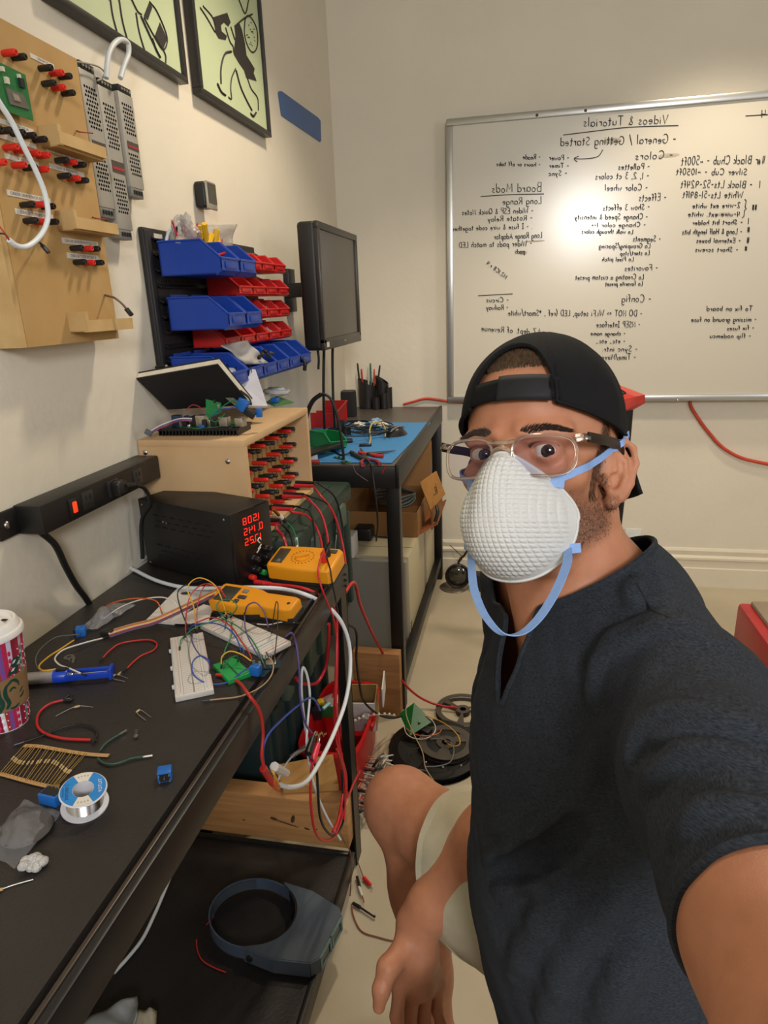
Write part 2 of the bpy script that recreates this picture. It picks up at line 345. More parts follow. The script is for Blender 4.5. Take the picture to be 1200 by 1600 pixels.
for px, py in ((839, 180), (915, 172.5), (1059, 625.5)):
    q = oy(px, py, YW-.006); M().ball(q, .006, (1, .5, 1), 10).build('screw', pm('dark_screw', '#4d4a44', .4, .6) if py < 300 else screwm, wt)
for xx in (wx0+.3, wx0+1.6):
    for zz in (wz0+.1, wz1-.1): M().box((xx, YW+.042, zz), (.06, .042, .05)).build('wall_bracket', alu, wt)
lines = [
 ('Videos & Tutorials', 1043, 193, 910, 198, 14), ('- General / Getting Started', 1056, 223, 874, 228, 14), ('- Colors', 1051, 247, 991, 249, 12), ('- Pallettes', 1015, 264, 965, 265, 9),
 ('- 1, 2, 3 ct colors', 1014, 279, 929, 280, 10), ('- Color wheel', 1012, 297, 944, 298, 10), ('- Effects', 1041, 313, 997, 314, 11), ('- Show 3 effects', 1015, 327, 941, 329, 9), ('- Change Speed & intensity', 1012, 342, 897, 343, 8.5),
 ('- Change color 1->', 1009, 354, 923, 355, 7), ('Lo walk through colors', 989, 365, 908, 365, 7), ('- Segments', 1032, 377, 988, 377, 9), ('Lo Grouping/Spacing', 1016, 387, 935, 388, 8), ('Lo start/stop', 1015, 398, 968, 399, 7), ('Lo Pixel pitch', 990, 408, 940, 408, 7),
 ('- Favorites', 1028, 422, 975, 423, 9), ('Lo Creating a custom preset', 1006, 436, 898, 437, 8), ('Lo favorite preset', 1004, 446, 945, 447, 7), ('- Config', 1017, 472, 970, 472, 12), ('- DO NOT => Wi.Fi setup, LED (ref), *Smart/white', 1003, 494, 793, 493, 9.5),
 ('- NSEP Interface', 1000, 511, 931, 511, 9), ('- change name', 977, 524, 922, 524, 6.5), ('- etc., etc.,', 977, 536, 931, 536, 7), ('- Sync intr.', 996, 549, 940, 549, 8.5), ('- Time/Mirror', 993, 562, 935, 562, 9),
 ('- Power', 889, 250, 857, 250, 8), ('- Timer', 889, 262, 857, 262, 7), ('- Sync', 886, 274, 856, 275, 8), ('- Reade', 844, 249, 816, 249, 8), ('- hours or off tabs', 844, 260, 775, 259, 6.5), ('Board Mods', 846, 299, 767, 301, 14), ('Long Range', 846, 318, 784, 320, 11),
 ('- Widen ESP & Quick Notes', 833, 332.5, 721, 336, 9), ('- Rotate Relay', 832, 344, 761, 346, 8.5), ('. - I fuse & wire code together', 832, 357, 706, 361, 8), ('Long Range Adaptor', 847, 371.5, 771, 374, 9.5), ('- Wider pads to match LED', 831, 384, 716, 387, 9), ('pads', 820, 396, 804, 396, 7),
 ('M2.1C8 r.4', 790, 436, 759, 412, 6), ('- Circus', 795, 472, 759, 472, 7.5), ('- Railway', 794, 483.5, 759, 484, 8), ('AZ dept. of Revenue', 845, 523, 751, 517, 9.5),
 ('- Black Chub - ~500ft', 1184, 255, 1063, 258, 13), ('Silver Cub - ~1050ft', 1167, 273, 1055, 273, 10), ('- Black Lts-52-924ft', 1175, 293, 1062, 293, 11), ('White Lts-51-891ft', 1160, 309, 1065, 309, 10), ('2-wire ext white', 1156, 324, 1081, 325, 8), ('4-wire ext. white', 1156, 338, 1074, 338, 8),
 ('- Short bit holder', 1160, 350, 1081, 351, 7), ('- Long & Half length bits', 1159, 365, 1065, 366, 8), ('- External boxes', 1157, 379, 1087, 379, 7.5), ('- Short screws', 1153, 393, 1085, 393, 7), ('To fix on board', 1175, 485.5, 1103, 485.5, 7.5), ('- missing ground on fuse', 1181.5, 502.5, 1079, 502.5, 7.5),
 ('- fix fuses', 1178, 515, 1135, 516, 6.5), ('- flip nodemcu', 1173, 528, 1108, 528, 7), ('{', 1165, 338, 1157, 338, 24), ('#', 1188, 257, 1181, 257, 10), ('||', 1194, 255, 1190, 255, 12), ('|', 1188, 293, 1184, 293, 11), ('##', 1182, 328, 1174, 328, 9), ('|', 1170, 350, 1167, 350, 9), ('#', 1171, 363, 1166, 363, 9), ('#', 1170, 380, 1165, 380, 10), ('#', 1167, 392, 1162, 392, 8), ('ny 4', 1225, 183, 1186, 184, 12)]
rg = random.Random(3); m = M()
for t, x0, y0, x1, y1, h in lines:
    a = oy(x0, y0, YW+.003); b = oy(x1, y1, YW+.003); hh = (oy(x0, y0-h, YW+.003)-a).length
    ux = (b-a); L = ux.length; ux.normalize(); uy = (Z_-ux*Z_.dot(ux)).normalized()
    handwrite(m, t, hh, (lambda x, y, a=a, ux=ux, uy=uy: a+ux*x+uy*y), L, .0034, rg)
for P in ([(1060, 196), (980, 199), (920, 206), (880, 211)], [(850, 303), (800, 304), (751, 307)], [(801, 459), (747, 462)], [(942, 234), (935, 244), (915, 248), (898, 248)], [(904, 244), (897, 248), (902, 253)], [(1165, 181), (1200, 179)]):
    m.tube([oy(px, py, YW+.003) for px, py in P], .0017, n=4, k=4)
m.build('handwriting', inkm, wt, flat=True)['kind'] = 'stuff'
smm = pm('ink_smudge', '#a9a191', .5, var=.1, scale=60)
for cxp, cyp, sx_, sy_ in ((956, 220, .04, .012), (1045, 243, .045, .009), (817, 395, .02, .01), (1130, 335, .035, .008), (835, 377, .05, .004)):
    M().ball(oy(cxp, cyp, YW+.0042), 1, (sx_, .0006, sy_), 14).build('smudge', smm, wt)

# ------------------------------------------------------------------ two red cords on the back wall
redrub = pm('red_rubber', '#c2442f', .45)
P = [oy(px, py, YB-.012) for px, py in ((1080, 618), (1079, 632), (1092, 655), (1107, 675), (1128, 698), (1155, 714), (1180, 721), (1215, 727), (1260, 727), (1330, 715))]
wire('extension_cord', 'red extension cord drooping from under the whiteboard along the back wall', 'cord', P, .0075, redrub)
P = [oy(px, py, YB-.012) for px, py in ((630, 632), (645, 628), (664, 623), (680, 624), (700, 627), (725, 629))]
wire('extension_cord', 'short red cord on the back wall above the far workbench corner', 'cord', P, .006, redrub)

# ------------------------------------------------------------------ left wall: pictures, tape, thermostat
blackfr = pm('black_frame', '#2a2725', .4, var=.1)
printm = pm('print_paper', '#bcc7a0', .7, var=.03, scale=6)
pinkm = pm('print_ink', '#2d2824', .7)
def picture(name, label, ya, yb, zb, art):
    t = thing(name, label, 'picture', (XL+.001, (ya+yb)/2, zb)); H = .68; bw = .014; X0 = XL+.002; D = .026
    xs = X0+D/2
    for c, d in (((xs, (ya+yb)/2, zb+bw/2), (D, yb-ya, bw)), ((xs, (ya+yb)/2, zb+H-bw/2), (D, yb-ya, bw)), ((xs, ya+bw/2, zb+H/2), (D, bw, H-2*bw)), ((xs, yb-bw/2, zb+H/2), (D, bw, H-2*bw))):
        M().box(c, d, bev=.0015).build('frame_bar', blackfr, t)
    M().box((X0+.009, (ya+yb)/2, zb+H/2), (.014, yb-ya-2*bw, H-2*bw)).build('print', printm, t)
    m = M(); m.par = t; art(m); m.build('artwork', pinkm, t, flat=True)['kind'] = 'stuff'
XA = XL+.0192
def c8(x, y): return ox(280+x/4.286, y/4.286, XA)
def art1(m):
    for poly in ([(230, 115), (322, 85), (345, 150), (330, 178), (300, 150), (280, 170), (285, 210), (320, 240), (312, 268), (265, 258), (245, 220)],
                 [(370, 170), (400, 150), (420, 200), (440, 290), (450, 370), (505, 460), (498, 490), (518, 542), (450, 520), (435, 470), (400, 420), (365, 360), (372, 300), (378, 240)]):
        M().slab([c8(*p) for p in poly][::-1], .0006).build('printed_shape', pinkm, m.par, flat=True)
    def st(P, r=.0022): m.tube([c8(*p) for p in P], r, n=4, k=5)
    st([(350, 345), (310, 358), (288, 410), (278, 480), (280, 560)], .003); st([(378, 460), (350, 530), (345, 600), (350, 662), (330, 650)]); st([(380, 470), (410, 580), (450, 670), (487, 740)], .003)
    st([(455, 520), (480, 590), (525, 660), (530, 740)]); st([(255, 560), (278, 610), (310, 638)], .0035); st([(478, 760), (495, 778), (515, 755)], .0035)
    st([(440, 130), (437, 230), (455, 300), (490, 350), (522, 310), (520, 200), (490, 130), (460, 105), (440, 130)]); st([(385, 165), (440, 120), (490, 95)]); st([(400, 0), (440, 90), (465, 0)])
    st([(140, 50), (180, 110), (240, 215)]); st([(160, 40), (225, 120), (240, 170)]); st([(310, 185), (340, 280), (360, 310), (365, 350)]); st([(345, 180), (372, 265)])
    for i in range(30):
        u, v = random.uniform(-1, 1), random.uniform(-1, 1)
        if u*u+v*v < .8: m.ball(c8(483+u*36+v*6, 235+v*95), .0018, n=6)
def c1(x, y): return ox(x/4, y/4, XA)
def art0(m):
    for poly in ([(935, 10), (952, 48), (925, 125), (900, 100)], [(1000, 140), (1045, 242), (1020, 310), (970, 222)]): M().slab([c1(*p) for p in poly][::-1], .0006).build('printed_shape', pinkm, m.par, flat=True)
    def st(P, r=.002): m.tube([c1(*p) for p in P], r, n=4, k=5)
    st([(690, 0), (705, 100), (735, 215)]); st([(745, 0), (765, 130), (795, 245)]); st([(820, -10), (860, 70), (885, 90)]); st([(850, 80), (870, 200), (905, 320)]); st([(880, 100), (930, 210), (1000, 360)], .0026)
    st([(935, 10), (980, 70), (1045, 240), (1020, 310), (960, 220), (900, 110)]); st([(950, 240), (975, 310), (1002, 360)], .003); st([(1020, 310), (1035, 350), (1035, 400)])
    st([(640, -60), (690, 0)]); st([(745, 0), (700, -80)])
picture('framed_picture', 'black framed pale green print of a walking figure with a dotted bundle', 1.824, 2.335, 1.918, art1)
picture('framed_picture', 'black framed pale green print of dark curved lines, above the power supplies', 1.245, 1.752, 1.918, art0)
P = [ox(px, py, XL+.003) for px, py in ((437, 142), (441, 143), (497, 183.5), (501, 188.5), (502, 219), (500.5, 222), (445, 184), (440, 180), (435, 145))]
M().slab(P[::-1], .0022).build('blue_strip', pm('blue_plastic', '#3a5f96', .45), None, 'flat blue plastic strip stuck on the left wall beside the picture', 'sign')
yA, zA = ox(322, 281, XL+.04)[1], ox(322, 281, XL+.04)[2]; yB, zB = ox(341, 330, XL+.04)[1], ox(341, 330, XL+.04)[2]
t = thing('thermostat', 'small black wall device with a silver bezel and grey screen', 'thermostat', (XL+.001, (yA+yB)/2, zB))
M().box((XL+.017, (yA+yB)/2, (zA+zB)/2+.002), (.033, yB-yA-.004, zA-zB-.004), bev=.008, seg=3).build('body', pm('black_plastic', '#1c1b1c', .45, var=.1), t)
M().box((XL+.0365, (yA+yB)/2, (zA+zB)/2), (.007, yB-yA, zA-zB), bev=.003).build('bezel', pm('silver_plastic', '#a9a596', .35, .5), t)
M().box((XL+.0405, (yA+yB)/2, (zA+zB)/2+.005), (.0016, yB-yA-.008, zA-zB-.02)).build('screen', pm('grey_screen', '#4c473c', .15), t)

# ------------------------------------------------------------------ demo board with banana posts
mdf = pm('mdf', '#ad8852', .7, scale=14, hex2='#b5925d', bump=.03, bscale=200)
mdfl = pm('mdf_light', '#b99763', .7, scale=25, hex2='#c4a470')
redp = pm('red_plastic', '#d3281f', .35, var=.06); blkp = pm('post_black', '#201d1c', .4, var=.1)
XF = XL+.05
y0, z0 = ox(44, 543, XF)[1], ox(44, 543, XF)[2]; y1 = 1.252; z1 = 1.825
t = thing('demo_board', 'wall-hung fibreboard panel with red and black banana posts and paper labels', 'board', (XL+.001, (y0+y1)/2, z0)); demo = t
M().box((XF-.006, (y0+y1)/2, (z0+z1)/2), (.012, y1-y0, z1-z0)).build('front_panel', mdf, t)
for yy in (y0-.0065, y1-.0065-.002): M().box((XL+.024, yy, (z0+z1)/2), (.05 if yy < 1.1 else .03, .012, z1-z0)).build('side_rail', mdfl, t)
M().box((XL+.02, (y0+y1)/2, z0+.0065), (.032, y1-y0-.03, .012)).build('bottom_rail', mdfl, t)
XT = XF+.025
posts = [('b', 19, 203), ('b', 39, 207), ('b', 56, 211), ('b', 73, 217), ('r', 28, 229), ('r', 44, 234), ('r', 62, 239), ('r', 78, 242), ('r', 41, 257), ('b', 58, 261), ('r', 76, 264), ('b', 107, 249.5), ('r', 120, 253), ('b', 134, 257),
 ('b', 111, 274), ('r', 125, 278), ('b', 138, 281.5), ('b', 54, 319), ('r', 70, 319), ('b', 86, 322), ('b', 59, 344), ('r', 75, 346), ('b', 91, 346), ('b', 130, 387), ('r', 145, 388), ('b', 156, 388.5), ('b', 135, 409), ('r', 148, 410), ('b', 162, 410),
 ('r', 26, 81), ('b', 41, 88), ('b', 82, 105), ('r', 99, 113), ('b', 112, 118.5), ('b', 87, 129), ('r', 102, 136), ('b', 117, 144.5), ('b', 3, 201), ('r', 10, 253)]
def post_mesh(): return M().lathe([(.0, .0), (.0046, 0), (.0046, .003), (.0052, .004), (.0052, .022), (.0042, .0245), (.002, .0245), (.002, .014), (.0001, .014)], None, 12, caps=False)
pmesh = {}
for c, px, py in posts:
    q = ox(px, py, XT)
    if c not in pmesh:
        o = post_mesh().build('red_post' if c == 'r' else 'black_post', redp if c == 'r' else blkp, t, local=True); pmesh[c] = o
    else:
        o = pmesh[c].copy(); COL.objects.link(o)
    o.matrix_local = parent_inv(t) @ (Matrix.Translation((XF, q[1], q[2])) @ Matrix.Rotation(math.pi/2, 4, 'Y'))
labm = pm('label_paper', '#cfc8bb', .6, var=.03); labi = pm('label_ink', '#4b4641', .7)
def wall_label(parent, x0, y0_, x1, y1_, hpx, txt, X):
    a, b = ox(x0, y0_, X), ox(x1, y1_, X); up = ox(x0, y0_-hpx/2, X)-ox(x0, y0_+hpx/2, X); h = up[2]
    c = (a+b)/2; w_ = abs(b[1]-a[1])
    M().box((X, c[1], c[2]), (.0008, w_, h)).build('paper_label', labm, parent)
    if txt:
        # seen from the room the letters run backwards, as in a mirrored picture
        mt = Matrix(((0, 0, 1, X+.0006), (1, 0, 0, c[1]), (0, 1, 0, c[2]), (0, 0, 0, 1)))
        text_mesh(txt, min(h*.8, w_*1.45/len(txt)), mt, 'label_text', labi, parent)
for a in ((11, 301, 79, 314, 9, 'QT-LED POWERWIRE BOARD'), (24, 331, 83, 339, 9, 'A NEON SPLIT BOARD'), (97, 377, 153, 381, 9, 'QT-LED POWERWIRE BOARD'), (105, 399.5, 154, 403, 9, 'A NEON SPLIT BOARD'), (72, 235, 132, 248, 8, 'POWER SPLIT BOARD'), (77, 260, 131, 272, 8, 'QT-POWER BOARD'),
          (48, 90, 84, 101, 7, 'QT BOARD'), (0, 192, 52, 203, 8, 'IN 5V   GND   OUT'), (0, 215, 56, 226, 8, 'DATA  L  1'), (8, 245, 60, 256, 8, 'LEVEL  V')):
    wall_label(demo, *a, X=XF+.0006)
for a, b, hpx in (((93, 218), (165, 236), 19), ((118, 350), (184, 356), 18), ((136, 509), (207, 506), 19)):
    A, B = ox(a[0], a[1], XF+.036), ox(b[0], b[1], XF+.036); hh = abs(ox(a[0], a[1]-hpx/2, XF+.036)[2]-ox(a[0], a[1]+hpx/2, XF+.036)[2])
    M().box((XF+.033, (A[1]+B[1])/2, (A[2]+B[2])/2), (.008, B[1]-A[1], hh)).build('ledge_lip', mdfl, t)
    M().box((XF+.0145, (A[1]+min(B[1], 1.25))/2, A[2]-hh*.5+.004), (.029, min(B[1], 1.25)-A[1], .008)).build('ledge_base', mdf, t)
    M().box((XF+.017, A[1]+.004, A[2]+.008), (.038, .009, hh+.012)).build('ledge_end', mdfl, t)
# green control board screwed to the panel
g = 'pcb_green'; pcbm = pm(g, '#1f6a35', .4, var=.12, scale=90); tinm = pm('tin', '#b4ae9f', .35, .8, var=.15, scale=200); chipm = pm('chip_black', '#1d1d1f', .4)
P = [ox(px, py, XF+.012) for px, py in ((-16, 91), (38, 117), (51, 189), (-8, 168))]
pc = M().slab(P, .002).build('circuit_board', pcbm, t)
P = [ox(px, py, XF+.0145) for px, py in ((8, 137), (35, 148), (45, 172), (15, 163))]; M().slab(P, .002).build('module', pm('module_grey', '#6b655d', .45, .3), pc)
P = [ox(px, py, XF+.0165) for px, py in ((18, 145), (27, 149), (32, 160), (22, 157))]; M().slab(P, .002).build('chip', tinm, pc)
for px, py, s_ in ((10, 126, .007), (33, 130, .010), (29, 119, .004), (3, 108, .005)):
    q = ox(px, py, XF+.0155); M().box(q, (.006, s_, s_*1.3)).build('connector', pm('cream_plastic', '#c9c2ae', .4) if px != 33 else chipm, pc)
whitecab = pm('white_cable', '#d8dde0', .4, var=.03)
P = [ox(px, py, XF+.045) for px, py in ((-20, 128), (0, 162), (18, 190), (39, 233), (56, 267), (70, 303), (75, 335), (70, 357), (55, 377), (38, 386), (24, 383), (14, 375))]
wire('white_cable', 'thick white cable looping over the banana post board', 'cable', P, .0042, whitecab, n=8)
redw, blkw = pm('red_wire', '#a92522', .4), pm('black_wire', '#1b191a', .45)
for col, e, nm in ((redw, (0, 355), 'red'), (blkw, (-8, 365), 'black')):
    wire('wire_lead', f'thin {nm} lead out of the white cable loop on the post board', 'wire', [ox(15, 376, XF+.045), ox(8, 366, XF+.045), ox(e[0], e[1], XF+.04), ox(e[0]-14, e[1]-3, XF+.02)], .0013, col)
m = M()
a, b = ox(64, 381, XF+.03), ox(78, 397, XF+.04); m.cyl(ox(60, 377, XF), a, .002, n=6); m.box((a+b)/2, (.008, (b-a).length*.8, .006), rot=(b-a).to_track_quat('Y', 'Z').to_matrix(), bev=.001)
m.build('pin_connector', blkp, t)
o = wire('plug_lead', 'thin cable with a black plug poking out of the post board near its bottom', 'cable', [ox(164, 461, XF), ox(171, 463, XF+.02), ox(180, 466, XF+.04), ox(190, 474, XF+.05), ox(198, 483, XF+.055)], .0022, pm('grey_sleeve', '#6d5a53', .5))
a, b = ox(197, 482, XF+.055), ox(206, 493, XF+.06); M().box((a+b)/2, (.009, (b-a).length, .007), rot=(b-a).to_track_quat('Y', 'Z').to_matrix(), bev=.001).build('plug', blkp, o)
for px, py in ((120, 204), (145, 339)):
    wire('wire_stub', 'short dark red wire stub behind a ledge of the post board, %s' % ('upper ledge' if py < 300 else 'middle ledge'), 'wire', [ox(px, py, XF), ox(px+4, py+2, XF+.015), ox(px+25, py+4, XF+.02)], .0012, pm('dark_red_wire', '#7a2a22', .5))

# ------------------------------------------------------------------ three perforated power supplies on the wall
psm = pm('zinc_case', '#b1ada4', .4, .45, var=.04); holem = pm('hole_dark', '#191614', .9); grp = pm('grey_plastic', '#76736d', .5)
def supply(label, tx, ty, bx, by):
    X = XL+.03; a, b = ox(tx, ty, X), ox(bx, by, X); y = (a[1]+b[1])/2; zt, zb = a[2], b[2]; W = .054
    t = thing('power_supply', label, 'power supply', (XL+.001, y+W/2, zb), group='power supplies on the wall')
    M().box(((XL+X)/2, y+W/2, (zt+zb)/2), (.03, W, zt-zb), bev=.0015).build('housing', psm, t)
    m = M(); H = zt-zb
    for u0, u1 in ((.12, .46), (.64, .90)):
        nz = int((u1-u0)*H/.0075); ny = 5
        for i in range(nz):
            for j in range(ny):
                yy = y+.010+j*.0078+(.004 if i % 2 else 0); zz = zt-u0*H-i*.0075
                m.lathe([(.0001, .0), (.0027, .0)], Matrix.Translation((X+.0004, yy, zz)) @ Matrix.Rotation(math.pi/2, 4, 'Y'), 6)
    m.build('vent_holes', holem, t, kind='stuff', flat=True)
    l = M().box((X+.0004, y+W*.55, zt-.545*H), (.0008, W*.8, H*.085)).build('label', pm('label_dark', '#4a403b', .5), t)
    M().box((X+.001, y+W*.55, zt-.555*H), (.0006, W*.76, H*.02)).build('label_stripe', pm('label_red', '#a12c2c', .5), l)
    M().box((XL+.019, y+W*.5, zt+.006), (.022, W*.85, .014), bev=.001).build('terminal_block', chipm, t)
    for k in range(4): M().cyl((XL+.031, y+.012+k*.0095, zt+.006), (XL+.033, y+.012+k*.0095, zt+.006), .0028, n=8).build('terminal_screw', tinm, t)
    M().box((XL+.018, y+W*.45, zb-.009), (.022, W*.9, .02), bev=.002).build('end_connector', grp, t)
    for k in range(4): M().box((XL+.03, y+.012+k*.0095, zb-.009), (.002, .005, .008)).build('socket', chipm, t)
    return y, zt, zb
s1 = supply('perforated silver power supply nearest the post board, partly behind its ledges', 123, 104, 155, 322)
s2_ = supply('perforated silver power supply hung lowest of the three on the wall', 155, 132, 184, 357)
s3 = supply('perforated silver power supply nearest the pictures, short and unobstructed', 183, 140, 206, 292)
gcab = pm('grey_cable', '#c3c6c6', .45)
P = [ox(px, py, XL+.05) for px, py in ((166, 122), (167, 105), (170, 85), (178, 69), (190, 62), (200, 68), (201, 82), (194, 102), (188, 122))]
wire('grey_cable', 'thick pale grey cable arching between two wall power supplies', 'cable', P, .0052, gcab, n=8)
P = [ox(px, py, XL+.045) for px, py in ((-10, 68), (0, 72), (20, 72), (45, 78), (75, 88), (110, 95), (135, 99), (155, 105), (163, 113), (160, 122), (152, 126))]
wire('thin_cable', 'thin grey cord running over the tops of the post board and power supplies', 'cable', P, .0016, pm('thin_grey', '#8e887d', .5))

# ------------------------------------------------------------------ louvred bin rack and its bins
rackm = pm('rack_black', '#232122', .5, var=.12, scale=30)
ry0, ry1, rz0, rz1 = 1.463, 2.125, 1.17, 1.567
t = thing('bin_rack', 'black louvred wall panel carrying blue and red bins', 'rack', (XL+.001, (ry0+ry1)/2, rz0))
M().box((XL+.008, (ry0+ry1)/2, (rz0+rz1)/2), (.014, ry1-ry0, rz1-rz0), bev=.004).build('panel', rackm, t)
M().box((XL+.016, ry0+.012, (rz0+rz1)/2), (.01, .022, rz1-rz0-.01), bev=.004).build('side_rim', rackm, t)
for k in range(11):
    z = rz1-.022-k*.0345; M().box((XL+.021, (ry0+ry1)/2+.012, z), (.014, ry1-ry0-.03, .0035), rot=Ry(.5)).build('louvre', rackm, t)
m = M()
for k in range(5):
    for i in range(24):
        for q in (0, 1): m.box((XL+.0152, ry0+.04+i*.012, rz1-.115-k*.062-q*.011), (.0012, .004, .007))
m.build('slots', holem, t, kind='stuff')
M().box((XL+.0225, ry0+.05, rz1-.018), (.002, .035, .012)).build('sticker', labm, t)
bluem = pm('blue_bin', '#173f9e', .38, var=.06); redm = pm('red_bin', '#c0211f', .4, var=.06)
def bin_mesh(D, W, H):
    """hopper bin along +x (front), width along y, open top, cut-down front"""
    th = .0028; m = M()
    side = [(0, 0), (D*.9, 0), (D, H*.14), (D, H*.45), (D*.72, H*.96), (D*.70, H), (0, H)]
    for y_ in (0, W-th):
        vs = [(p[0], y_, p[1]) for p in side]+[(p[0], y_+th, p[1]) for p in side]; n = len(side)
        m.add(vs, [tuple(range(n)), tuple(range(n, 2*n))]+[(i, (i+1) % n, n+(i+1) % n, n+i) for i in range(n)])
    m.box((D*.45, W/2, th/2), (D*.9, W, th)); m.box((th/2, W/2, H/2), (th, W, H))
    m.slab([(D*.9, 0, 0), (D, 0, H*.14), (D, W, H*.14), (D*.9, W, 0)], th); m.box((D-th/2, W/2, H*.295), (th, W, H*.31))
    return m
def bin_rim(D, W, H):
    m = M()
    for y_ in (-.0015, W-.0025): m.tube([(0, y_+.002, H), (D*.70, y_+.002, H), (D*.725, y_+.002, H*.95), (D, y_+.002, H*.46)], .0028, n=6, k=1)
    m.tube([(D, 0, H*.46), (D, W, H*.46)], .003, n=6, k=1); m.tube([(0, 0, H), (0, W, H)], .0028, n=6, k=1); return m
protos = {}
def put_bin(kind, y, z, label, grp_, tilt=0.0):
    D, W, H = (.150, .100, .074) if kind == 'blue' else (.088, .097, .046)
    rot = Ry(tilt); loc = (XL+.0345, y, z)
    if kind not in protos:
        r = thing(kind+'_bin', label, 'bin', loc, rot, grp_); mt = bluem if kind == 'blue' else redm
        bin_mesh(D, W, H).build('bin_body', mt, r, local=True); bin_rim(D, W, H).build('rim', mt, r, local=True)
        M().box((D+.0015, W/2, H*.27), (.002, W*.6, H*.2), bev=.0008).build('label_holder', mt, r, local=True)
        M().box((.006, W/2, H+.004), (.004, W*.8, .008)).build('hanging_lip', mt, r, local=True)
        protos[kind] = r
    else: r = dup(protos[kind], loc, rot, label, grp_)
    return r
ordn = ['first', 'second', 'third', 'fourth', 'fifth', 'sixth']
rowz = [(1.463, 1.478), (0, 1.418), (1.339, 1.354), (0, 1.292), (1.2, 0)]
for i, y in enumerate((1.485, 1.592)): put_bin('blue', y, 1.461, ('blue hopper bin stuffed with red wires, top row of the rack', 'blue hopper bin beside the wire-filled one, top row of the rack')[i], 'blue bins on the rack')
for i, y in enumerate((1.80, 1.90, 2.0)): put_bin('red', y, 1.484, 'small red bin in the top rack row, %s past the blue bins' % ordn[i], 'red bins on the rack')
for i, y in enumerate((1.715, 1.815, 1.915, 2.015)): put_bin('red', y, 1.418, 'small red bin in the second rack row, %s of four' % ordn[i], 'red bins on the rack')
for i, y in enumerate((1.495, 1.602)): put_bin('blue', y, 1.339, 'blue hopper bin in the middle rack row, %s' % ('the one with its long side showing' if i == 0 else 'the one touching the red bins'), 'blue bins on the rack')
for i, y in enumerate((1.81, 1.91, 2.01)): put_bin('red', y, 1.357, 'small red bin in the middle rack row, %s past the blue bins' % ordn[i], 'red bins on the rack')
for i, y in enumerate((1.6, 1.7, 1.805, 1.91, 2.012)): put_bin('red', y, 1.292, 'small red bin in the row above the lowest, %s of five' % ordn[i], 'red bins on the rack')
for i, y in enumerate((1.475, 1.58, 1.685, 1.79, 1.895, 2.0)): put_bin('blue', y, 1.205, 'blue hopper bin in the lowest rack row, %s of six' % ordn[i], 'blue bins on the rack')
# contents of the bins
rng = random.Random(5)
redw2 = pm('red_wire_pink', '#c4304a', .4)
for k in range(12):
    c = (redw2, redw2, blkw)[k % 3]; y = 1.52+rng.uniform(-.02, .04); x = XL+.07+rng.uniform(-.01, .02)
    wire('wire_lead', ('black' if c is blkw else 'pinkish red')+' wire end standing in the first blue bin', 'wire', [(x, y, 1.468), (x+.01, y-.005, 1.53), (x+rng.uniform(-.01, .03), y+rng.uniform(-.03, .02), 1.56+rng.uniform(0, .022))], .0022, c, 'wires in the blue bin', k=4)
wire('white_cable', 'white cable arching out of the first blue bin', 'cable', [(XL+.05, 1.495, 1.475), (XL+.05, 1.497, 1.535), (XL+.06, 1.51, 1.565), (XL+.075, 1.54, 1.575), (XL+.085, 1.56, 1.55), (XL+.085, 1.56, 1.48)], .004, whitecab)
def bag_material(name, hexc, mixf):
    m = pm(name, hexc, .2, var=.12, scale=30, bump=.7, bscale=45); nt = m.node_tree; b = nt.nodes['Principled BSDF']; out = [n for n in nt.nodes if n.type == 'OUTPUT_MATERIAL'][0]
    tr = nt.nodes.new('ShaderNodeBsdfTransparent'); mx = nt.nodes.new('ShaderNodeMixShader'); mx.inputs[0].default_value = mixf
    nt.links.new(tr.outputs[0], mx.inputs[1]); nt.links.new(b.outputs[0], mx.inputs[2]); nt.links.new(mx.outputs[0], out.inputs[0]); return m
bagm = bag_material('clear_bag', '#b9b4ad', .5)
def crumple(m, c, sx_, sy_, sz_, amp=.25, n=18, seed=0):
    r_ = np.random.RandomState(seed); ph = r_.uniform(0, 6.28, 12); fr = r_.uniform(1, 4, 12)
    def fn(u, v):
        a = 2*math.pi*u; b = math.pi*(v-.5)
        d = 1+amp*(math.sin(fr[0]*2*a//1+ph[0])*.0+math.sin(round(fr[1])*a+ph[1])*math.cos(fr[2]*b*2+ph[2])*.5+math.sin(round(fr[3]*1.7)*a+ph[3]+fr[4]*b*3)*.5)
        return (c[0]+sx_*d*math.cos(a)*math.cos(b), c[1]+sy_*d*math.sin(a)*math.cos(b), c[2]+sz_*d*math.sin(b))
    return m.grid(fn, n, n//2+1, closed_u=True)
crumple(M(), (XL+.08, 1.53, 1.545), .03, .035, .04, .5, 24, 3).build('plastic_bag', bagm, None, 'small clear bag behind the red wires in the first blue bin', 'bag')
yel = pm('yellow_plastic', '#e0b11f', .45)
for k in range(9):
    y = 1.63+rng.uniform(-.03, .035); x = XL+.06+rng.uniform(-.01, .05)
    M().tube([(x, y, 1.468), (x, y+rng.uniform(-.01, .01), 1.52), (x+rng.uniform(-.02, .02), y+rng.uniform(-.03, .03), 1.555+rng.uniform(0, .025))], .006, n=6, k=4, rs=(.6, 1.2)).build('yellow_connector', yel, None, 'yellow plastic connector in the second blue bin, top rack row', 'connector', 'yellow connectors in the blue bin')
M().tube([(XL+.1, 1.66, 1.468), (XL+.1, 1.665, 1.53), (XL+.105, 1.67, 1.552)], .007, n=8, k=3).build('pink_connector', pm('pink_plastic', '#d5527c', .4), None, 'pink connector beside the yellow ones in the second blue bin', 'connector')
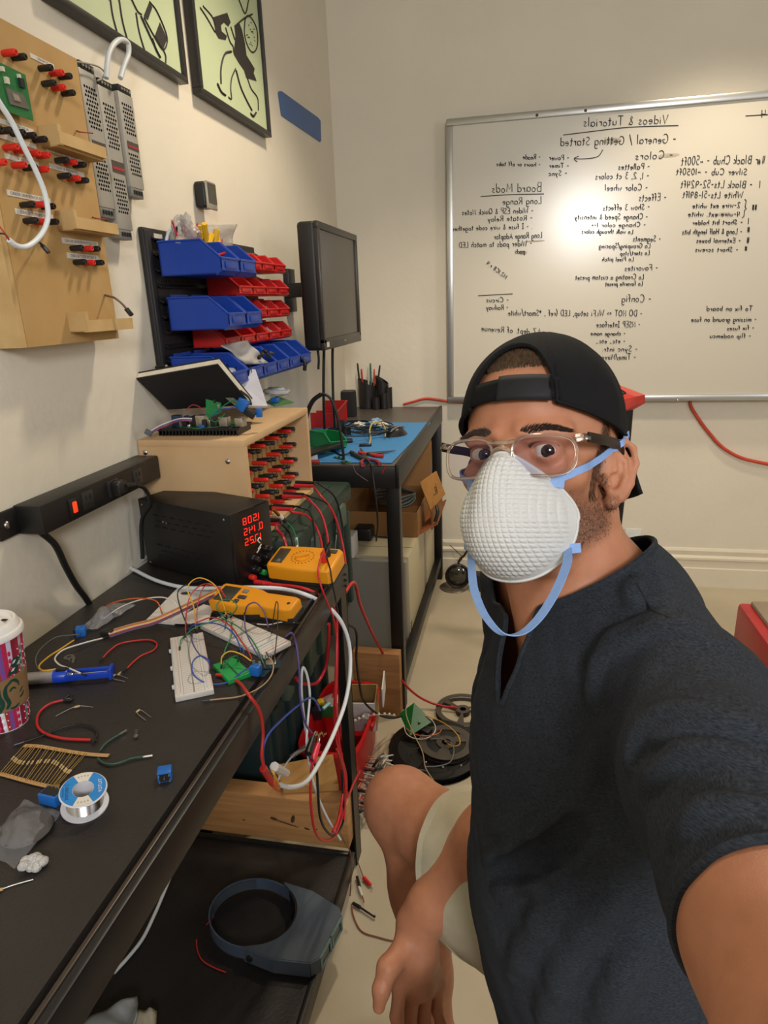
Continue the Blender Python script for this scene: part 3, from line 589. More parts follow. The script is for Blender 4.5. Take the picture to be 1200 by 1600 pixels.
def sheetbag(name, label, P, mat, cat='bag', th=.003):
    m = M(); A = [Vector(p) for p in P]
    def fn(u, v):
        q = A[0]*(1-u)*(1-v)+A[1]*u*(1-v)+A[2]*u*v+A[3]*(1-u)*v
        nn = (A[1]-A[0]).cross(A[3]-A[0]).normalized()
        return q+nn*(.006*math.sin(5*u+3*v)+.004*math.sin(11*v-4*u))
    m.grid(fn, 12, 12); return m.build(name, mat, None, label, cat, solid=th)
sheetbag('plastic_bag', 'clear plastic bag standing up behind the yellow connectors', [(XL+.06, 1.69, 1.468), (XL+.06, 1.78, 1.468), (XL+.09, 1.80, 1.60), (XL+.07, 1.67, 1.585)], bagm)

sheetbag('plastic_bag', 'whitish plastic bag of black plugs drooping over the lowest bins', [(-.69, 1.62, 1.245), (-.655, 1.70, 1.245), (-.70, 1.66, 1.305), (-.72, 1.56, 1.30)], pm('white_bag', '#cfc9c4', .3, trans=.3))
for k in range(5):
    a = Vector((-.665+.004*k, 1.66+.012*k, 1.262+.006*(k % 3)))
    M().box(a, (.008, .014, .008), rot=Rz(.5*k)@Rx(.4), bev=.001).build('plug', blkp, None, 'black plug at the mouth of the whitish bag on the lowest bins', 'plug', 'plugs in the whitish bag')
for y, z, b in ((1.95, 1.372, 1), (2.04, 1.305, 2), (1.955, 1.308, 3), (1.94, 1.23, 4), (2.04, 1.232, 5)):
    crumple(M(), (XL+.09+(.03 if z < 1.24 else 0), y, z), .022, .03, .016, .4, 18, b).build('parts_bag', pm('bag_grey', '#aaa49c', .35, metal=.2, bump=.4), None, {1: 'pale parts bag in a red bin of the middle rack row', 2: 'grey parts bag in the last red bin above the lowest row', 3: 'pale parts bag hanging over the fourth red bin above the lowest row', 4: 'clump of bright metal parts in the fifth blue bin, lowest row', 5: 'clump of bright metal parts in the last blue bin, lowest row'}[b], 'bag')
for y in (1.545, 1.575):
    M().tube([(XL+.09, y, 1.468), (XL+.12, y+.02, 1.5), (XL+.155, y+.04, 1.513)], .005, n=6, k=4, rs=(1, .6)).build('red_clip', redp, None, 'red test clip leaning on the front of the first blue bin', 'clip', 'red clips in the blue bin')

# ------------------------------------------------------------------ monitor on a wall mount
mbk = pm('monitor_black', '#1a1918', .45, var=.1); mbz = pm('monitor_bezel', '#2e2a26', .35)
mx, my0, my1, mz0, mz1 = -.62, 2.10, 2.615, 1.245, 1.632
t = thing('monitor', 'black flat computer monitor on a wall mount, screen off', 'monitor', (mx-.04, (my0+my1)/2, mz0))
M().box((mx-.035, (my0+my1)/2, (mz0+mz1)/2), (.06, my1-my0, mz1-mz0), bev=.012, seg=3).build('back_case', mbk, t)
bw = .022
for c, d in (((mx-.003, (my0+my1)/2, mz1-bw/2), (.016, my1-my0, bw)), ((mx-.003, (my0+my1)/2, mz0+.018), (.016, my1-my0, .036)), ((mx-.003, my0+bw/2, (mz0+mz1)/2), (.016, bw, mz1-mz0-.04)), ((mx-.003, my1-bw/2, (mz0+mz1)/2), (.016, bw, mz1-mz0-.04))):
    M().box(c, d, bev=.003).build('bezel_bar', mbz, t)
M().box((mx-.004, (my0+my1)/2, (mz0+mz1)/2+.005), (.006, my1-my0-.03, mz1-mz0-.05)).build('screen', pm('screen_off', '#37312a', .22, spec=.6), t)
M().box((mx+.006, my0+.035, mz0+.017), (.001, .028, .016)).build('sticker', labm, t)
M().box((mx+.006, (my0+my1)/2, mz0+.018), (.001, .03, .006)).build('badge', pm('badge_grey', '#8f8878', .4, .5), t)
M().box((XL+.012, 2.45, 1.44), (.022, .07, .15), bev=.003).build('wall_plate', mbk, t)
M().box((-.75, 2.42, 1.44), (.19, .035, .05), bev=.003).build('mount_arm', mbk, t)
blkc = pm('black_cable', '#171616', .45)
def hang(label, px, y0_, y1_, Y, r=.004): wire('monitor_cable', label, 'cable', [oy(px, y0_, Y), oy(px+.5, (y0_+y1_)/2, Y+.01), oy(px+1, y1_, Y)], r, blkc)
wire('monitor_cable', 'black cable hanging from the monitor, closest to the blue bins', 'cable', [(-.66, 2.16, 1.26), oy(498, 560, 2.16), oy(497.5, 577, 2.16)], .004, blkc)
wire('monitor_cable', 'long black cable hanging from the monitor to the far workbench, next to the bins', 'cable', [(-.66, 2.25, 1.27), oy(506, 560, 2.25), oy(505.5, 600, 2.25), oy(506, 640, 2.26), oy(508, 690, 2.3)], .005, blkc)
wire('monitor_cable', 'long black cable hanging from the monitor to the far workbench, next to the corner', 'cable', [(-.66, 2.36, 1.27), oy(519.5, 560, 2.36), oy(520, 600, 2.36), oy(521, 632, 2.36), oy(523, 668, 2.4)], .005, blkc)
wire('strap_end', 'short black strap dangling below the last blue bin', 'strap', [(-.695, 2.02, 1.225), oy(476, 565, 2.0), oy(476, 579, 2.0)], .006, blkc, k=4)

# ------------------------------------------------------------------ power strip
Xs = XL+.055
a, b = ox(65, 810, Xs), ox(235, 737, Xs); ya, yb = a[1], 1.325; zc = ox(70, 812, Xs)[2]; hz = .052
t = thing('power_strip', 'long black metal power strip with a lit red switch on the left wall', 'power strip', (XL+.001, (ya+yb)/2, zc-hz/2))
M().box((XL+.0285, (ya+yb)/2, zc), (.055, yb-ya, hz), bev=.003).build('housing', pm('strip_black', '#191817', .42, var=.1), t)
M().box((XL+.004, ya-.02, zc), (.006, .05, hz-.004), bev=.002).build('mount_ear', blkp, t)
M().ball((XL+.008, ya-.026, zc), .007, (.6, 1, 1), 12).build('screw', screwm, t)
q = ox(112, 793, Xs); M().box((Xs+.003, q[1], zc), (.006, .020, .032), bev=.002).build('switch_frame', blkp, t); M().box((Xs+.0055, q[1]+.001, zc), (.006, .011, .021), bev=.002).build('switch', pm('lit_switch', '#d23a18', .3, emis=.9), t)
for px, py in ((136, 779), (176, 762), (214, 744)):
    q = ox(px, py, Xs); f = M().box((Xs+.0012, q[1], zc), (.003, .034, .034), bev=.001).build('outlet', pm('outlet_black', '#2c2b2b', .35), t)
    for dy, dz, w_, h_ in ((-.006, .006, .0022, .009), (.006, .006, .0022, .008), (0, -.007, .005, .005)): M().box((Xs+.003, q[1]+dy, zc+dz), (.0012, w_, h_)).build('slot', holem, f)
q = ox(178, 762, Xs); r_ = thing('power_plug', 'black plug with a ribbed neck in the power strip, its cord dropping down', 'plug', (Xs+.003, q[1], zc))
M().box((Xs+.012, q[1], zc), (.022, .03, .03), bev=.006, seg=3).build('plug_body', blkp, r_)
m = M()
for k in range(6): m.lathe([(.0001, 0), (.008-k*.0005, 0), (.008-k*.0005, .004), (.0055, .005), (.0055, .006)], Matrix.Translation((Xs+.02, q[1]+.006+k*.006, zc-.001*k)) @ Matrix.Rotation(-math.pi/2, 4, 'X'), 12)
m.build('strain_relief', blkp, r_)
y_ = q[1]+.04
M().tube([(Xs+.02, y_, zc-.006), (Xs+.022, y_+.03, zc-.02), (Xs+.02, y_+.05, zc-.06), (Xs-.01, y_+.055, .95), (Xs-.02, y_+.05, .86)], .0045, n=8).build('cord', blkc, r_)
P = [(Xs-.02, ya+.015, zc-hz/2), ox(85, 850, Xs-.02), ox(103, 886, Xs-.03), ox(119, 915, XL+.02), ox(134, 935, XL+.012), ox(150, 962, XL+.008)]
P = [Vector(p) for p in P]; P.append(Vector((P[-1][0], P[-1][1]+.02, .70)))
wire('strip_cable', 'thick black cord dropping from the power strip behind the near workbench', 'cord', P, .0062, blkc, n=10)

# ------------------------------------------------------------------ near workbench
DH = .828
topm = pm('bench_top', '#282421', .42, var=.16, scale=9, bump=.12, bscale=260)
steelm = pm('black_steel', '#161515', .4, var=.12, scale=20)
t = thing('workbench', 'black steel workbench along the left wall with parts strewn over its top', 'workbench', (-.61, .5, 0))
bx0, bx1, by0, by1 = -.842, -.381, -.40, 1.345
M().box(((bx0+bx1)/2-.006, (by0+by1)/2, DH-.009), (bx1-bx0-.012, by1-by0-.02, .018)).build('bench_top', topm, t)
M().box((bx1-.004, (by0+by1)/2, DH-.016), (.006, by1-by0, .026), bev=.0015).build('edge_channel', pm('edge_steel', '#4a4039', .35, .5), t)
M().box((bx1+.004, (by0+by1)/2, DH-.030), (.012, by1-by0, .052), bev=.003).build('front_rail', steelm, t)
M().box(((bx0+bx1)/2, by1-.004, DH-.05), (bx1-bx0, .012, .08), bev=.003).build('end_rail', steelm, t)
M().box((bx0+.008, (by0+by1)/2, DH-.06), (.012, by1-by0, .08), bev=.003).build('back_rail', steelm, t)
for x, y in ((bx1-.014, by1-.022), (bx1-.014, by0+.03), (bx0+.022, by1-.022), (bx0+.022, by0+.03)):
    L = M(); sx = 1 if x > -.6 else -1; sy = 1 if y > 0 else -1
    zt = DH+.004 if (sx > 0 and sy > 0) else DH-.012
    L.box((x+sx*.014, y, zt/2), (.004, .046, zt)); L.box((x, y+sy*.021, zt/2), (.032, .004, zt)); L.build('leg', steelm, t)
for k in range(3): M().ball((bx1+.006+.006, by1-.03, DH-.018-k*.014), .004, (.5, 1, 1), 8).build('bolt', blkp, t)
SH = .092
M().box((-.61, .42, SH-.012), (.455, 1.66, .024), bev=.002).build('lower_shelf', pm('shelf_board', '#1f1c1b', .5, var=.2, scale=7, bump=.1, bscale=150), t)
M().box((bx1+.004, .42, SH-.02), (.012, 1.66, .05), bev=.003).build('shelf_rail', steelm, t)
M().box((-.61, 1.243, SH-.018), (.455, .012, .048), bev=.003).build('shelf_rail', steelm, t)
a, b = oz(425, 1337, SH+.006), oz(478, 1347, SH+.006)
M().box(((a[0]+b[0])/2, 1.2455, SH-.006), (.085, .016, .014)).build('shelf_sticker', labm, t)

# ------------------------------------------------------------------ between the benches
greenm = pm('tote_green', '#24342b', .5, var=.2, scale=15, bump=.1); greend = pm('tote_teal', '#1b2c2d', .5, var=.15, scale=10)
def tote(label, x0, x1, y0, y1, z0, z1, mt):
    t = thing('green_tote', label, 'tote', ((x0+x1)/2, (y0+y1)/2, z0), group=None)
    M().box(((x0+x1)/2, (y0+y1)/2, (z0+z1-.03)/2), (x1-x0-.03, y1-y0-.03, z1-z0-.03), bev=.012).build('tub', mt, t)
    M().box(((x0+x1)/2, (y0+y1)/2, z1-.03), (x1-x0, y1-y0, .06), bev=.012).build('lid', mt, t)
    for k in range(5):
        y = y0+.05+k*(y1-y0-.1)/4
        M().box((x1-.012, y, (z0+z1)/2-.03), (.022, .03, z1-z0-.1), bev=.006).build('rib', mt, t)
    for y in (y0+.14, y1-.14): M().box((x1-.002, y, z1-.07), (.026, .055, .07), bev=.008).build('latch', pm('tote_latch', '#48574b', .5, var=.1), t)
    M().box(((x0+x1)/2, (y0+y1)/2, z1+.001), (x1-x0-.1, y1-y0-.12, .006), bev=.002).build('lid_panel', mt, t)
    return t
tote('dark green lidded tote on the floor behind the near workbench, lower of the stack', -.838, -.615, 1.385, 1.94, 0, .44, greend)
tote('dark green lidded tote on top of the stack between the two workbenches', -.838, -.512, 1.40, 1.95, .44, .853, greenm)

# ------------------------------------------------------------------ terminal box with rows of banana posts
tbx0, tbx1, tby0, tby1, tbz0, tbz1 = -.846, -.590, 1.335, 1.80, .858, 1.109
plym = pm('birch_board', '#c4a074', .6, scale=9, hex2='#cdab80', bump=.02, bscale=100)
t = thing('terminal_box', 'pale wooden open-fronted box with rows of red and black banana posts', 'box', ((tbx0+tbx1)/2, (tby0+tby1)/2, tbz0)); tbox = t
th = .018
M().box(((tbx0+tbx1)/2, tby0+th/2, (tbz0+tbz1)/2-.0085), (tbx1-tbx0, th, tbz1-tbz0-.017)).build('side_panel', plym, t)
M().box(((tbx0+tbx1)/2, tby1-th/2, (tbz0+tbz1)/2-.0085), (tbx1-tbx0, th, tbz1-tbz0-.017)).build('side_panel', plym, t)
M().box(((tbx0+tbx1)/2, (tby0+tby1)/2, tbz1-th/2), (tbx1-tbx0, tby1-tby0, th-.001), bev=.0015).build('top_panel', plym, t)
M().box(((tbx0+tbx1)/2, (tby0+tby1)/2, tbz0+.006), (tbx1-tbx0, tby1-tby0-2*th-.001, .012)).build('bottom_panel', plym, t)
xb = tbx1-.062
M().box((xb-.006, (tby0+tby1)/2, (tbz0+tbz1)/2), (.012, tby1-tby0-2*th, tbz1-tbz0-.034)).build('post_panel', mdf, t)
for px, py in ((227, 707), (356, 721)):
    q = oy(px, py, tby0); M().ball((q[0], tby0-.001, q[2]), .006, (1, .4, 1), 12).build('screw', screwm, t)
cols = 12; rows = 5
for r in range(rows):
    for c in range(cols):
        y = tby0+.05+c*(tby1-tby0-.105)/(cols-1); z = tbz1-.052-r*.0432+ (0 if c % 3 == 1 else -.006 if c % 3 == 0 else .0)
        k = 'r' if c % 3 == 1 else 'b'
        key = 'T'+k
        if key not in pmesh:
            o = M().lathe([(.0001, 0), (.005, 0), (.005, .004), (.0056, .005), (.0056, .036), (.0045, .0385), (.002, .0385), (.002, .02), (.0001, .02)], None, 10, caps=False).build('red_post' if k == 'r' else 'black_post', redp if k == 'r' else blkp, t, local=True); pmesh[key] = o
        else: o = pmesh[key].copy(); COL.objects.link(o)
        o.matrix_local = parent_inv(t) @ (Matrix.Translation((xb, y, z)) @ Matrix.Rotation(math.pi/2, 4, 'Y'))
# vertical saw grooves of the post panel
for c in range(14):
    y = tby0+.035+c*(tby1-tby0-.07)/13; M().box((xb+.001, y, (tbz0+tbz1)/2-.004), (.002, .004, tbz1-tbz0-.05)).build('groove_strip', pm('groove', '#96733f', .8), t)

# leads plugged into the box
leadm = pm('test_lead_red', '#b81f26', .38); leadb = pm('test_lead_black', '#191718', .4)
def lead(label, col, px0, py0, path, floor_pts, r=.0026):
    mt, nm = (leadm, 'red') if col == 'r' else (leadb, 'black')
    p = ox(px0, py0, tbx1-.012); r_ = thing('test_lead', label, 'lead', p)
    M().cyl(p-X_*.012, p+X_*.045, .0062, .0042, 10, bev=.001).build('plug_body', mt, r_)
    P = [p+X_*.043]+[ox(x, y, X) for x, y, X in path]+floor_pts
    M().tube(P, r, n=7, k=7).build('cord', mt, r_); return r_
lead('red test lead plugged into the far end of the wooden post box, arching highest', 'r', 466, 759, [(498, 771, -.50), (520, 800, -.47), (535, 850, -.45), (541, 900, -.43)], [Vector((-.42, 1.40, .6)), Vector((-.44, 1.42, .3))], .003)
lead('black test lead plugged in above the highest red lead of the post box', 'b', 468, 754, [(500, 757, -.50), (522, 775, -.47), (533, 810, -.46), (538, 860, -.45)], [Vector((-.43, 1.42, .62))])
lead('red test lead second in height out of the wooden post box', 'r', 448, 776, [(480, 778, -.52), (500, 800, -.49), (511, 835, -.47), (513, 868, -.46)], [Vector((-.43, 1.39, .74))], .003)
lead('black test lead above the second red lead of the post box', 'b', 450, 772, [(485, 776, -.51), (512, 788, -.48), (525, 820, -.47)], [Vector((-.44, 1.42, .74))])
lead('red test lead third in height out of the wooden post box, beside the brass tip', 'r', 432, 795, [(456, 800, -.53), (480, 806, -.51), (497, 830, -.49), (504, 865, -.47)], [Vector((-.46, 1.38, .76))], .003)
lead('black test lead above the third red lead of the post box', 'b', 434, 791, [(470, 793, -.52), (484, 800, -.5), (492, 840, -.48)], [Vector((-.47, 1.39, .78))])
lead('red test lead lowest in the post box, right behind the black power unit', 'r', 412, 818, [(432, 825, -.54), (442, 838, -.53), (448, 856, -.52)], [Vector((-.53, 1.37, .80))], .0035)
lead('black test lead plugged in above the lowest red lead of the post box', 'b', 412, 812, [(440, 818, -.53), (452, 832, -.52), (458, 850, -.51)], [Vector((-.51, 1.37, .80))], .003)
r_ = thing('brass_test_plug', 'brass tipped white and black test plug on a green wire before the post box', 'plug', ox(430, 800, -.52))
a, b, c_ = ox(427, 796, -.53), ox(436, 805, -.525), ox(446, 814, -.52)
M().cyl(a, b, .0035, .004, 8).build('brass_tip', pm('brass', '#b9812f', .25, 1.0), r_)
M().cyl(b, (b+c_)/2, .005, n=10).build('white_collar', pm('white_plastic', '#d6d3d0', .4), r_)
M().cyl((b+c_)/2, c_, .005, n=10).build('black_collar', blkp, r_)
grw = pm('green_wire', '#1f7a4a', .4)
M().tube([c_, ox(456, 824, -.51), ox(463, 842, -.50), ox(464, 860, -.5)], .0018, k=6).build('cord', grw, r_)
wire('white_lead', 'short white sleeved lead dropping behind the yellow multimeter', 'lead', [ox(463, 840, -.5), ox(464, 852, -.5), ox(463.5, 866, -.49)], .0032, whitecab)

# ------------------------------------------------------------------ bench power unit with red readout
p_l = oz(229, 884, DH); p_r = oz(371, 921, DH); p_b = oz(417, 890, DH)
ux = (p_r-p_l); Wp = ux.length; ux.normalize(); uy = Z_.cross(ux); Dp = .118; Hp = .158
Rp = Matrix((ux, uy, Z_)).transposed()
t = thing('power_unit', 'black box bench power supply with red digital readout and black knobs', 'power supply', p_l+ux*Wp/2+uy*Dp/2, Rp)
pum = pm('power_unit_black', '#191717', .45, var=.1, scale=12)
M().box((0, 0, .004+Hp/2), (Wp-.008, Dp, Hp), bev=.003).build('case', pum, t, local=True)
M().box((Wp/2-.002, 0, .004+Hp/2), (.008, Dp-.002, Hp-.002), bev=.002).build('front_panel', pm('panel_black', '#1b1614', .25), t, local=True)
for sx in (-1, 1):
    for sy in (-1, 1): M().cyl((sx*Wp*.42, sy*Dp*.38, 0), (sx*Wp*.42, sy*Dp*.38, .006), .007, n=10).build('foot', blkp, t, local=True)
m = M()
for z0_, nrow in ((.105, 3), (.035, 3)):
    for r in range(nrow):
        for k in range(7): m.box((-Wp*.3+k*.027+(r % 2)*.013, -Dp/2-.0004, z0_+r*.013), (.014, .0012, .0022))
m.build('vent_slots', pm('vent_dark', '#070606', .8), t, local=True, kind='stuff')
for x, z in ((-.44, .15), (.44, .15), (-.44, .012), (-.22, .118), (-.18, .117)): M().ball((x*Wp, -Dp/2-.0005, z), .0028, (1, .4, 1), 8).build('screw', screwm, t, local=True)
ledm = pm('red_led', '#f0281c', .4, emis=.9, var=.02); xf = Wp/2+.0026
SEG = {'0': 'abcdef', '1': 'bc', '2': 'abged', '4': 'fgbc', '5': 'afgcd', '7': 'abc', '8': 'abcdefg', ' ': ''}
def digit(m, ch, y, z, w_, h_):            # digits read backwards in the mirrored picture
    s_ = {'a': ((0, h_), (w_, h_)), 'b': ((w_, h_), (w_, h_/2)), 'c': ((w_, h_/2), (w_, 0)), 'd': ((0, 0), (w_, 0)), 'e': ((0, h_/2), (0, 0)), 'f': ((0, h_), (0, h_/2)), 'g': ((0, h_/2), (w_, h_/2))}
    for k in SEG[ch]:
        (a0, b0), (a1, b1) = s_[k]; m.box((xf, y-(a0+a1)/2, z+(b0+b1)/2), (.001, abs(a1-a0)*.8+.0015, abs(b1-b0)*.8+.0015))
for i, (tx, dpos) in enumerate((('1508', 0), ('0145', 0), ('1725', 1))):
    m = M(); z = .131-i*.0225
    for k, ch in enumerate(tx): digit(m, ch, .030-k*.0155, z, .0085, .0135)
    m.box((xf, .030-.012-dpos*.0155, z-.001), (.001, .002, .002)); m.build('readout_digits', ledm, t, local=True)
M().box((xf-.0012, 0.006, .123), (.0008, .085, .078)).build('readout_window', pm('readout_glass', '#120706', .12), t, local=True)
knobm = pm('knob_black', '#1a1a1c', .25)
for y, z in ((.034, .060), (-.008, .052), (.034, .040), (-.008, .028), (.036, .018)):
    M().lathe([(.0001, 0), (.008, 0), (.0075, .006), (.0065, .007), (.0062, .018), (.005, .0195), (.0001, .0195)], Matrix.Translation((Wp/2+.002, y, z)) @ Matrix.Rotation(math.pi/2, 4, 'Y'), 14).build('knob', knobm, t, local=True)
for y, z, c in ((.012, .014, pm('post_green', '#1f9a4a', .35)), (-.02, .014, redp)):
    M().lathe([(.0001, 0), (.006, 0), (.0065, .012), (.005, .014), (.0001, .014)], Matrix.Translation((Wp/2+.002, y, z)) @ Matrix.Rotation(math.pi/2, 4, 'Y'), 12).build('binding_post', c, t, local=True)
m = M(); m.box((xf, .016, .070), (.001, .014, .0022), rot=Rx(.6)); m.box((xf, .012, .064), (.001, .016, .0022), rot=Rx(.6)); m.tube([(xf, .018, .078), (xf, .012, .086), (xf, .018, .09), (xf, .022, .084)], .0013, n=4); m.build('panel_mark', pm('white_print', '#d8d4cc', .5), t, local=True)

# ------------------------------------------------------------------ two yellow meters
yelm = pm('meter_yellow', '#d98a12', .4, hex2='#e39a1c', scale=4); darkrub = pm('dark_rubber', '#2b2724', .6)
scrm = pm('lcd_dark', '#3d3a2e', .2)
def outline_block(poly, z0, z1, rim=.004):
    bm = bmesh.new(); vs = [bm.verts.new((p[0], p[1], z0)) for p in poly]; f = bm.faces.new(vs)
    r = bmesh.ops.extrude_face_region(bm, geom=[f]); bmesh.ops.translate(bm, vec=(0, 0, z1-z0), verts=[v for v in r['geom'] if isinstance(v, bmesh.types.BMVert)])
    bmesh.ops.recalc_face_normals(bm, faces=bm.faces)
    bmesh.ops.bevel(bm, geom=[e for e in bm.edges if abs(e.verts[0].co.z-e.verts[1].co.z) < 1e-6 and e.verts[0].co.z > (z0+z1)/2], offset=rim, segments=3, profile=.6, affect='EDGES')
    bm.verts.index_update(); m = M(); m.add([v.co.copy() for v in bm.verts], [[v.index for v in f.verts] for f in bm.faces]); bm.free(); return m
# multimeter: lies across the desk end, display towards the power unit
c0 = oz(422, 895, DH+.02); c1 = oz(517, 903, DH+.02); ux = Vector((c1[0]-c0[0], c1[1]-c0[1], 0)); Lm = ux.length+.012; ux.normalize(); uy = Z_.cross(ux)
Wm = .088; Rm = Matrix((ux, uy, Z_)).transposed() @ Matrix.Rotation(.20, 3, 'X')
cm = (c0+c1)/2+uy*(Wm*.42); cm[2] = DH+.010
t = thing('multimeter', 'yellow digital multimeter with a dial at the far end of the near workbench', 'multimeter', cm, Rm)
poly = [(-Lm/2, -Wm*.36), (-Lm*.46, -Wm*.46), (-Lm*.1, -Wm*.5), (Lm*.44, -Wm*.5), (Lm/2, -Wm*.4), (Lm/2, Wm*.4), (Lm*.44, Wm*.5), (-Lm*.1, Wm*.5), (-Lm*.46, Wm*.46), (-Lm/2, Wm*.36)]
outline_block(poly, .008, .04, .007).build('case', yelm, t, local=True)
outline_block([(p[0]*.97, p[1]*.95) for p in poly], .0, .012, .002).build('back_shell', darkrub, t, local=True)
M().box((-Lm*.36, 0, .0405), (Lm*.17, Wm*.62, .002), bev=.0008).build('display', scrm, t, local=True)
M().lathe([(.0001, 0), (.017, 0), (.0165, .003), (.0001, .003)], Matrix.Translation((-.004, 0, .0395)), 24).build('dial', yelm, t, local=True)
M().box((-.004, 0, .0445), (.030, .005, .006), rot=Rz(.5), bev=.001).build('dial_grip', yelm, t, local=True)
m = M()
for k in range(20):
    a = k*math.pi/10; m.box((-.004+.024*math.cos(a), .024*math.sin(a), .0403), (.0034, .0012, .0008), rot=Rz(a+.4*(k % 3)))
m.build('dial_marks', pm('dark_print', '#3a3026', .6), t, local=True, kind='stuff')
for k, (c, y) in enumerate(((redp, -.012), (blkp, .012))):
    M().lathe([(.0001, 0), (.0062, 0), (.0058, .022), (.004, .026), (.0001, .026)], Matrix.Translation((Lm*.33, y, .038)), 12).build('probe_plug', c, t, local=True)
M().box((Lm*.36, .028, .041), (.02, .012, .003), bev=.001).build('socket_block', pm('dark_print', '#3a3026', .6), t, local=True)
q0 = t.matrix_world @ Vector((Lm*.33, -.012, .064)); q1 = t.matrix_world @ Vector((Lm*.33, .012, .064))
wire('probe_lead', 'thin red probe lead falling from the yellow multimeter over the bench edge', 'lead', [q0, q0+Vector((.004, -.004, .008)), ox(497, 895, -.375), ox(503, 920, -.365), ox(513, 945, -.36), ox(523, 975, -.36), ox(526, 1040, -.37), ox(520, 1090, -.38)], .0019, leadm)
wire('probe_lead', 'thin black probe lead arching from the yellow multimeter over the bench edge', 'lead', [q1, q1+Vector((.01, .0, .012)), ox(510, 868, -.37), ox(516, 890, -.365), ox(519, 910, -.36), ox(525, 940, -.36), ox(532, 1000, -.40), ox(528, 1060, -.45)], .0018, leadb)
# clamp style tester nearer the middle
c0 = oz(342, 935, DH+.02); c1 = oz(466, 955, DH+.02); ux = Vector((c1[0]-c0[0], c1[1]-c0[1], 0)); Lt = ux.length; ux.normalize(); uy = Z_.cross(ux)
cm = (c0+c1)/2; cm[2] = DH; Rm = Matrix((ux, uy, Z_)).transposed() @ Matrix.Rotation(.22, 3, 'X')
t = thing('yellow_tester', 'yellow handheld tester with dark screen and grey buttons lying by the breadboards', 'meter', cm+Vector((0, 0, .009)), Rm)
poly = [(-Lt/2, -.026), (-Lt*.47, -.031), (-Lt*.15, -.033), (Lt*.02, -.026), (Lt*.10, -.022), (Lt*.44, -.022), (Lt*.5, -.017), (Lt*.5, .017), (Lt*.44, .021), (Lt*.10, .02), (Lt*.02, .026), (-Lt*.15, .031), (-Lt*.47, .03), (-Lt/2, .024)]
outline_block(poly, .004, .03, .005).build('case', yelm, t, local=True)
outline_block([(p[0]*1.0+.002, p[1]*1.04+.001) for p in poly], -.002, .010, .002).build('back_shell', darkrub, t, local=True)
M().box((-Lt*.34, -.002, .0302), (Lt*.21, .044, .002), bev=.0008).build('display', pm('lcd_grey', '#3b3a33', .2), t, local=True)
for x, y, w_ in ((-.155, .012, .012), (-.155, -.006, .011), (-.165, -.019, .01), (-.115, -.006, .010)):
    M().box((Lt*x, y, .031), (w_, .009, .003), bev=.0012).build('button', pm('button_grey', '#7d7a78', .45) if y > 0 else pm('button_dark', '#3a3a40', .45), t, local=True)
M().lathe([(.0001, 0), (.0045, 0), (.0001, .001)], Matrix.Translation((Lt*.42, -.002, .0298)), 14).build('badge', pm('badge_dark', '#3a1d16', .4), t, local=True)

# ------------------------------------------------------------------ breadboards and their jumper wires
whp = pm('breadboard_white', '#c9c4be', .45, var=.03); sltm = pm('slot_grey', '#8d8880', .7); rline = pm('red_line', '#c08080', .6); bline = pm('blue_line', '#7f93a8', .6)
def breadboard(label, P, n=30):
    A, B, C_, D_ = [oz(px, py, DH+.009) for px, py in P]     # far-left, far-right, near-right, near-left
    ux = ((B-A)+(C_-D_)); ux[2] = 0; W = ux.length/2; ux.normalize(); uy = Z_.cross(ux); L = (((A-D_)+(B-C_))/2).dot(uy)
    c = (A+B+C_+D_)/4; c[2] = DH; R = Matrix((ux, uy, Z_)).transposed()
    t = thing('breadboard', label, 'breadboard', c, R)
    M().box((0, 0, .0045), (W, L, .0088), bev=.0012).build('board', whp, t, local=True)
    M().box((0, 0, .0089), (W*.045, L*.96, .0006)).build('centre_groove', sltm, t, local=True)
    for x in (-.27, .27): M().box((W*x, 0, .0089), (W*.012, L*.98, .0004)).build('rail_groove', sltm, t, local=True)
    for x, mt in ((-.34, rline), (-.47, bline), (.34, bline), (.47, rline)): M().box((W*x, 0, .009), (W*.012, L*.9, .0003)).build('rail_line', mt, t, local=True)
    m = M(); st = L*.94/n
    for i in range(n):
        for x in (-.43, -.38, -.22, -.18, -.14, -.10, -.06, .06, .10, .14, .18, .22, .38, .43): m.add([(W*x-.0005, -L*.47+i*st, .0091), (W*x+.0005, -L*.47+i*st, .0091), (W*x+.0005, -L*.47+i*st+.001, .0091), (W*x-.0005, -L*.47+i*st+.001, .0091)], [(0, 1, 2, 3)])
    m.build('holes', pm('hole_grey', '#6d6862', .8), t, local=True, kind='stuff', flat=True)
    for s_ in (-.6, 0, .6): M().box((-W/2-.0015, L/2*s_, .0035), (.004, .007, .005), bev=.0008).build('side_clip', whp, t, local=True)
    return t
bb1 = breadboard('white breadboard standing apart, squarely facing the bench front', [(259, 998), (311, 988), (341, 1076), (281, 1088)])
bb2 = breadboard('white breadboard crossing behind the green one, in front of the yellow tester', [(352, 958), (455, 1001), (413, 1024), (313, 976)])
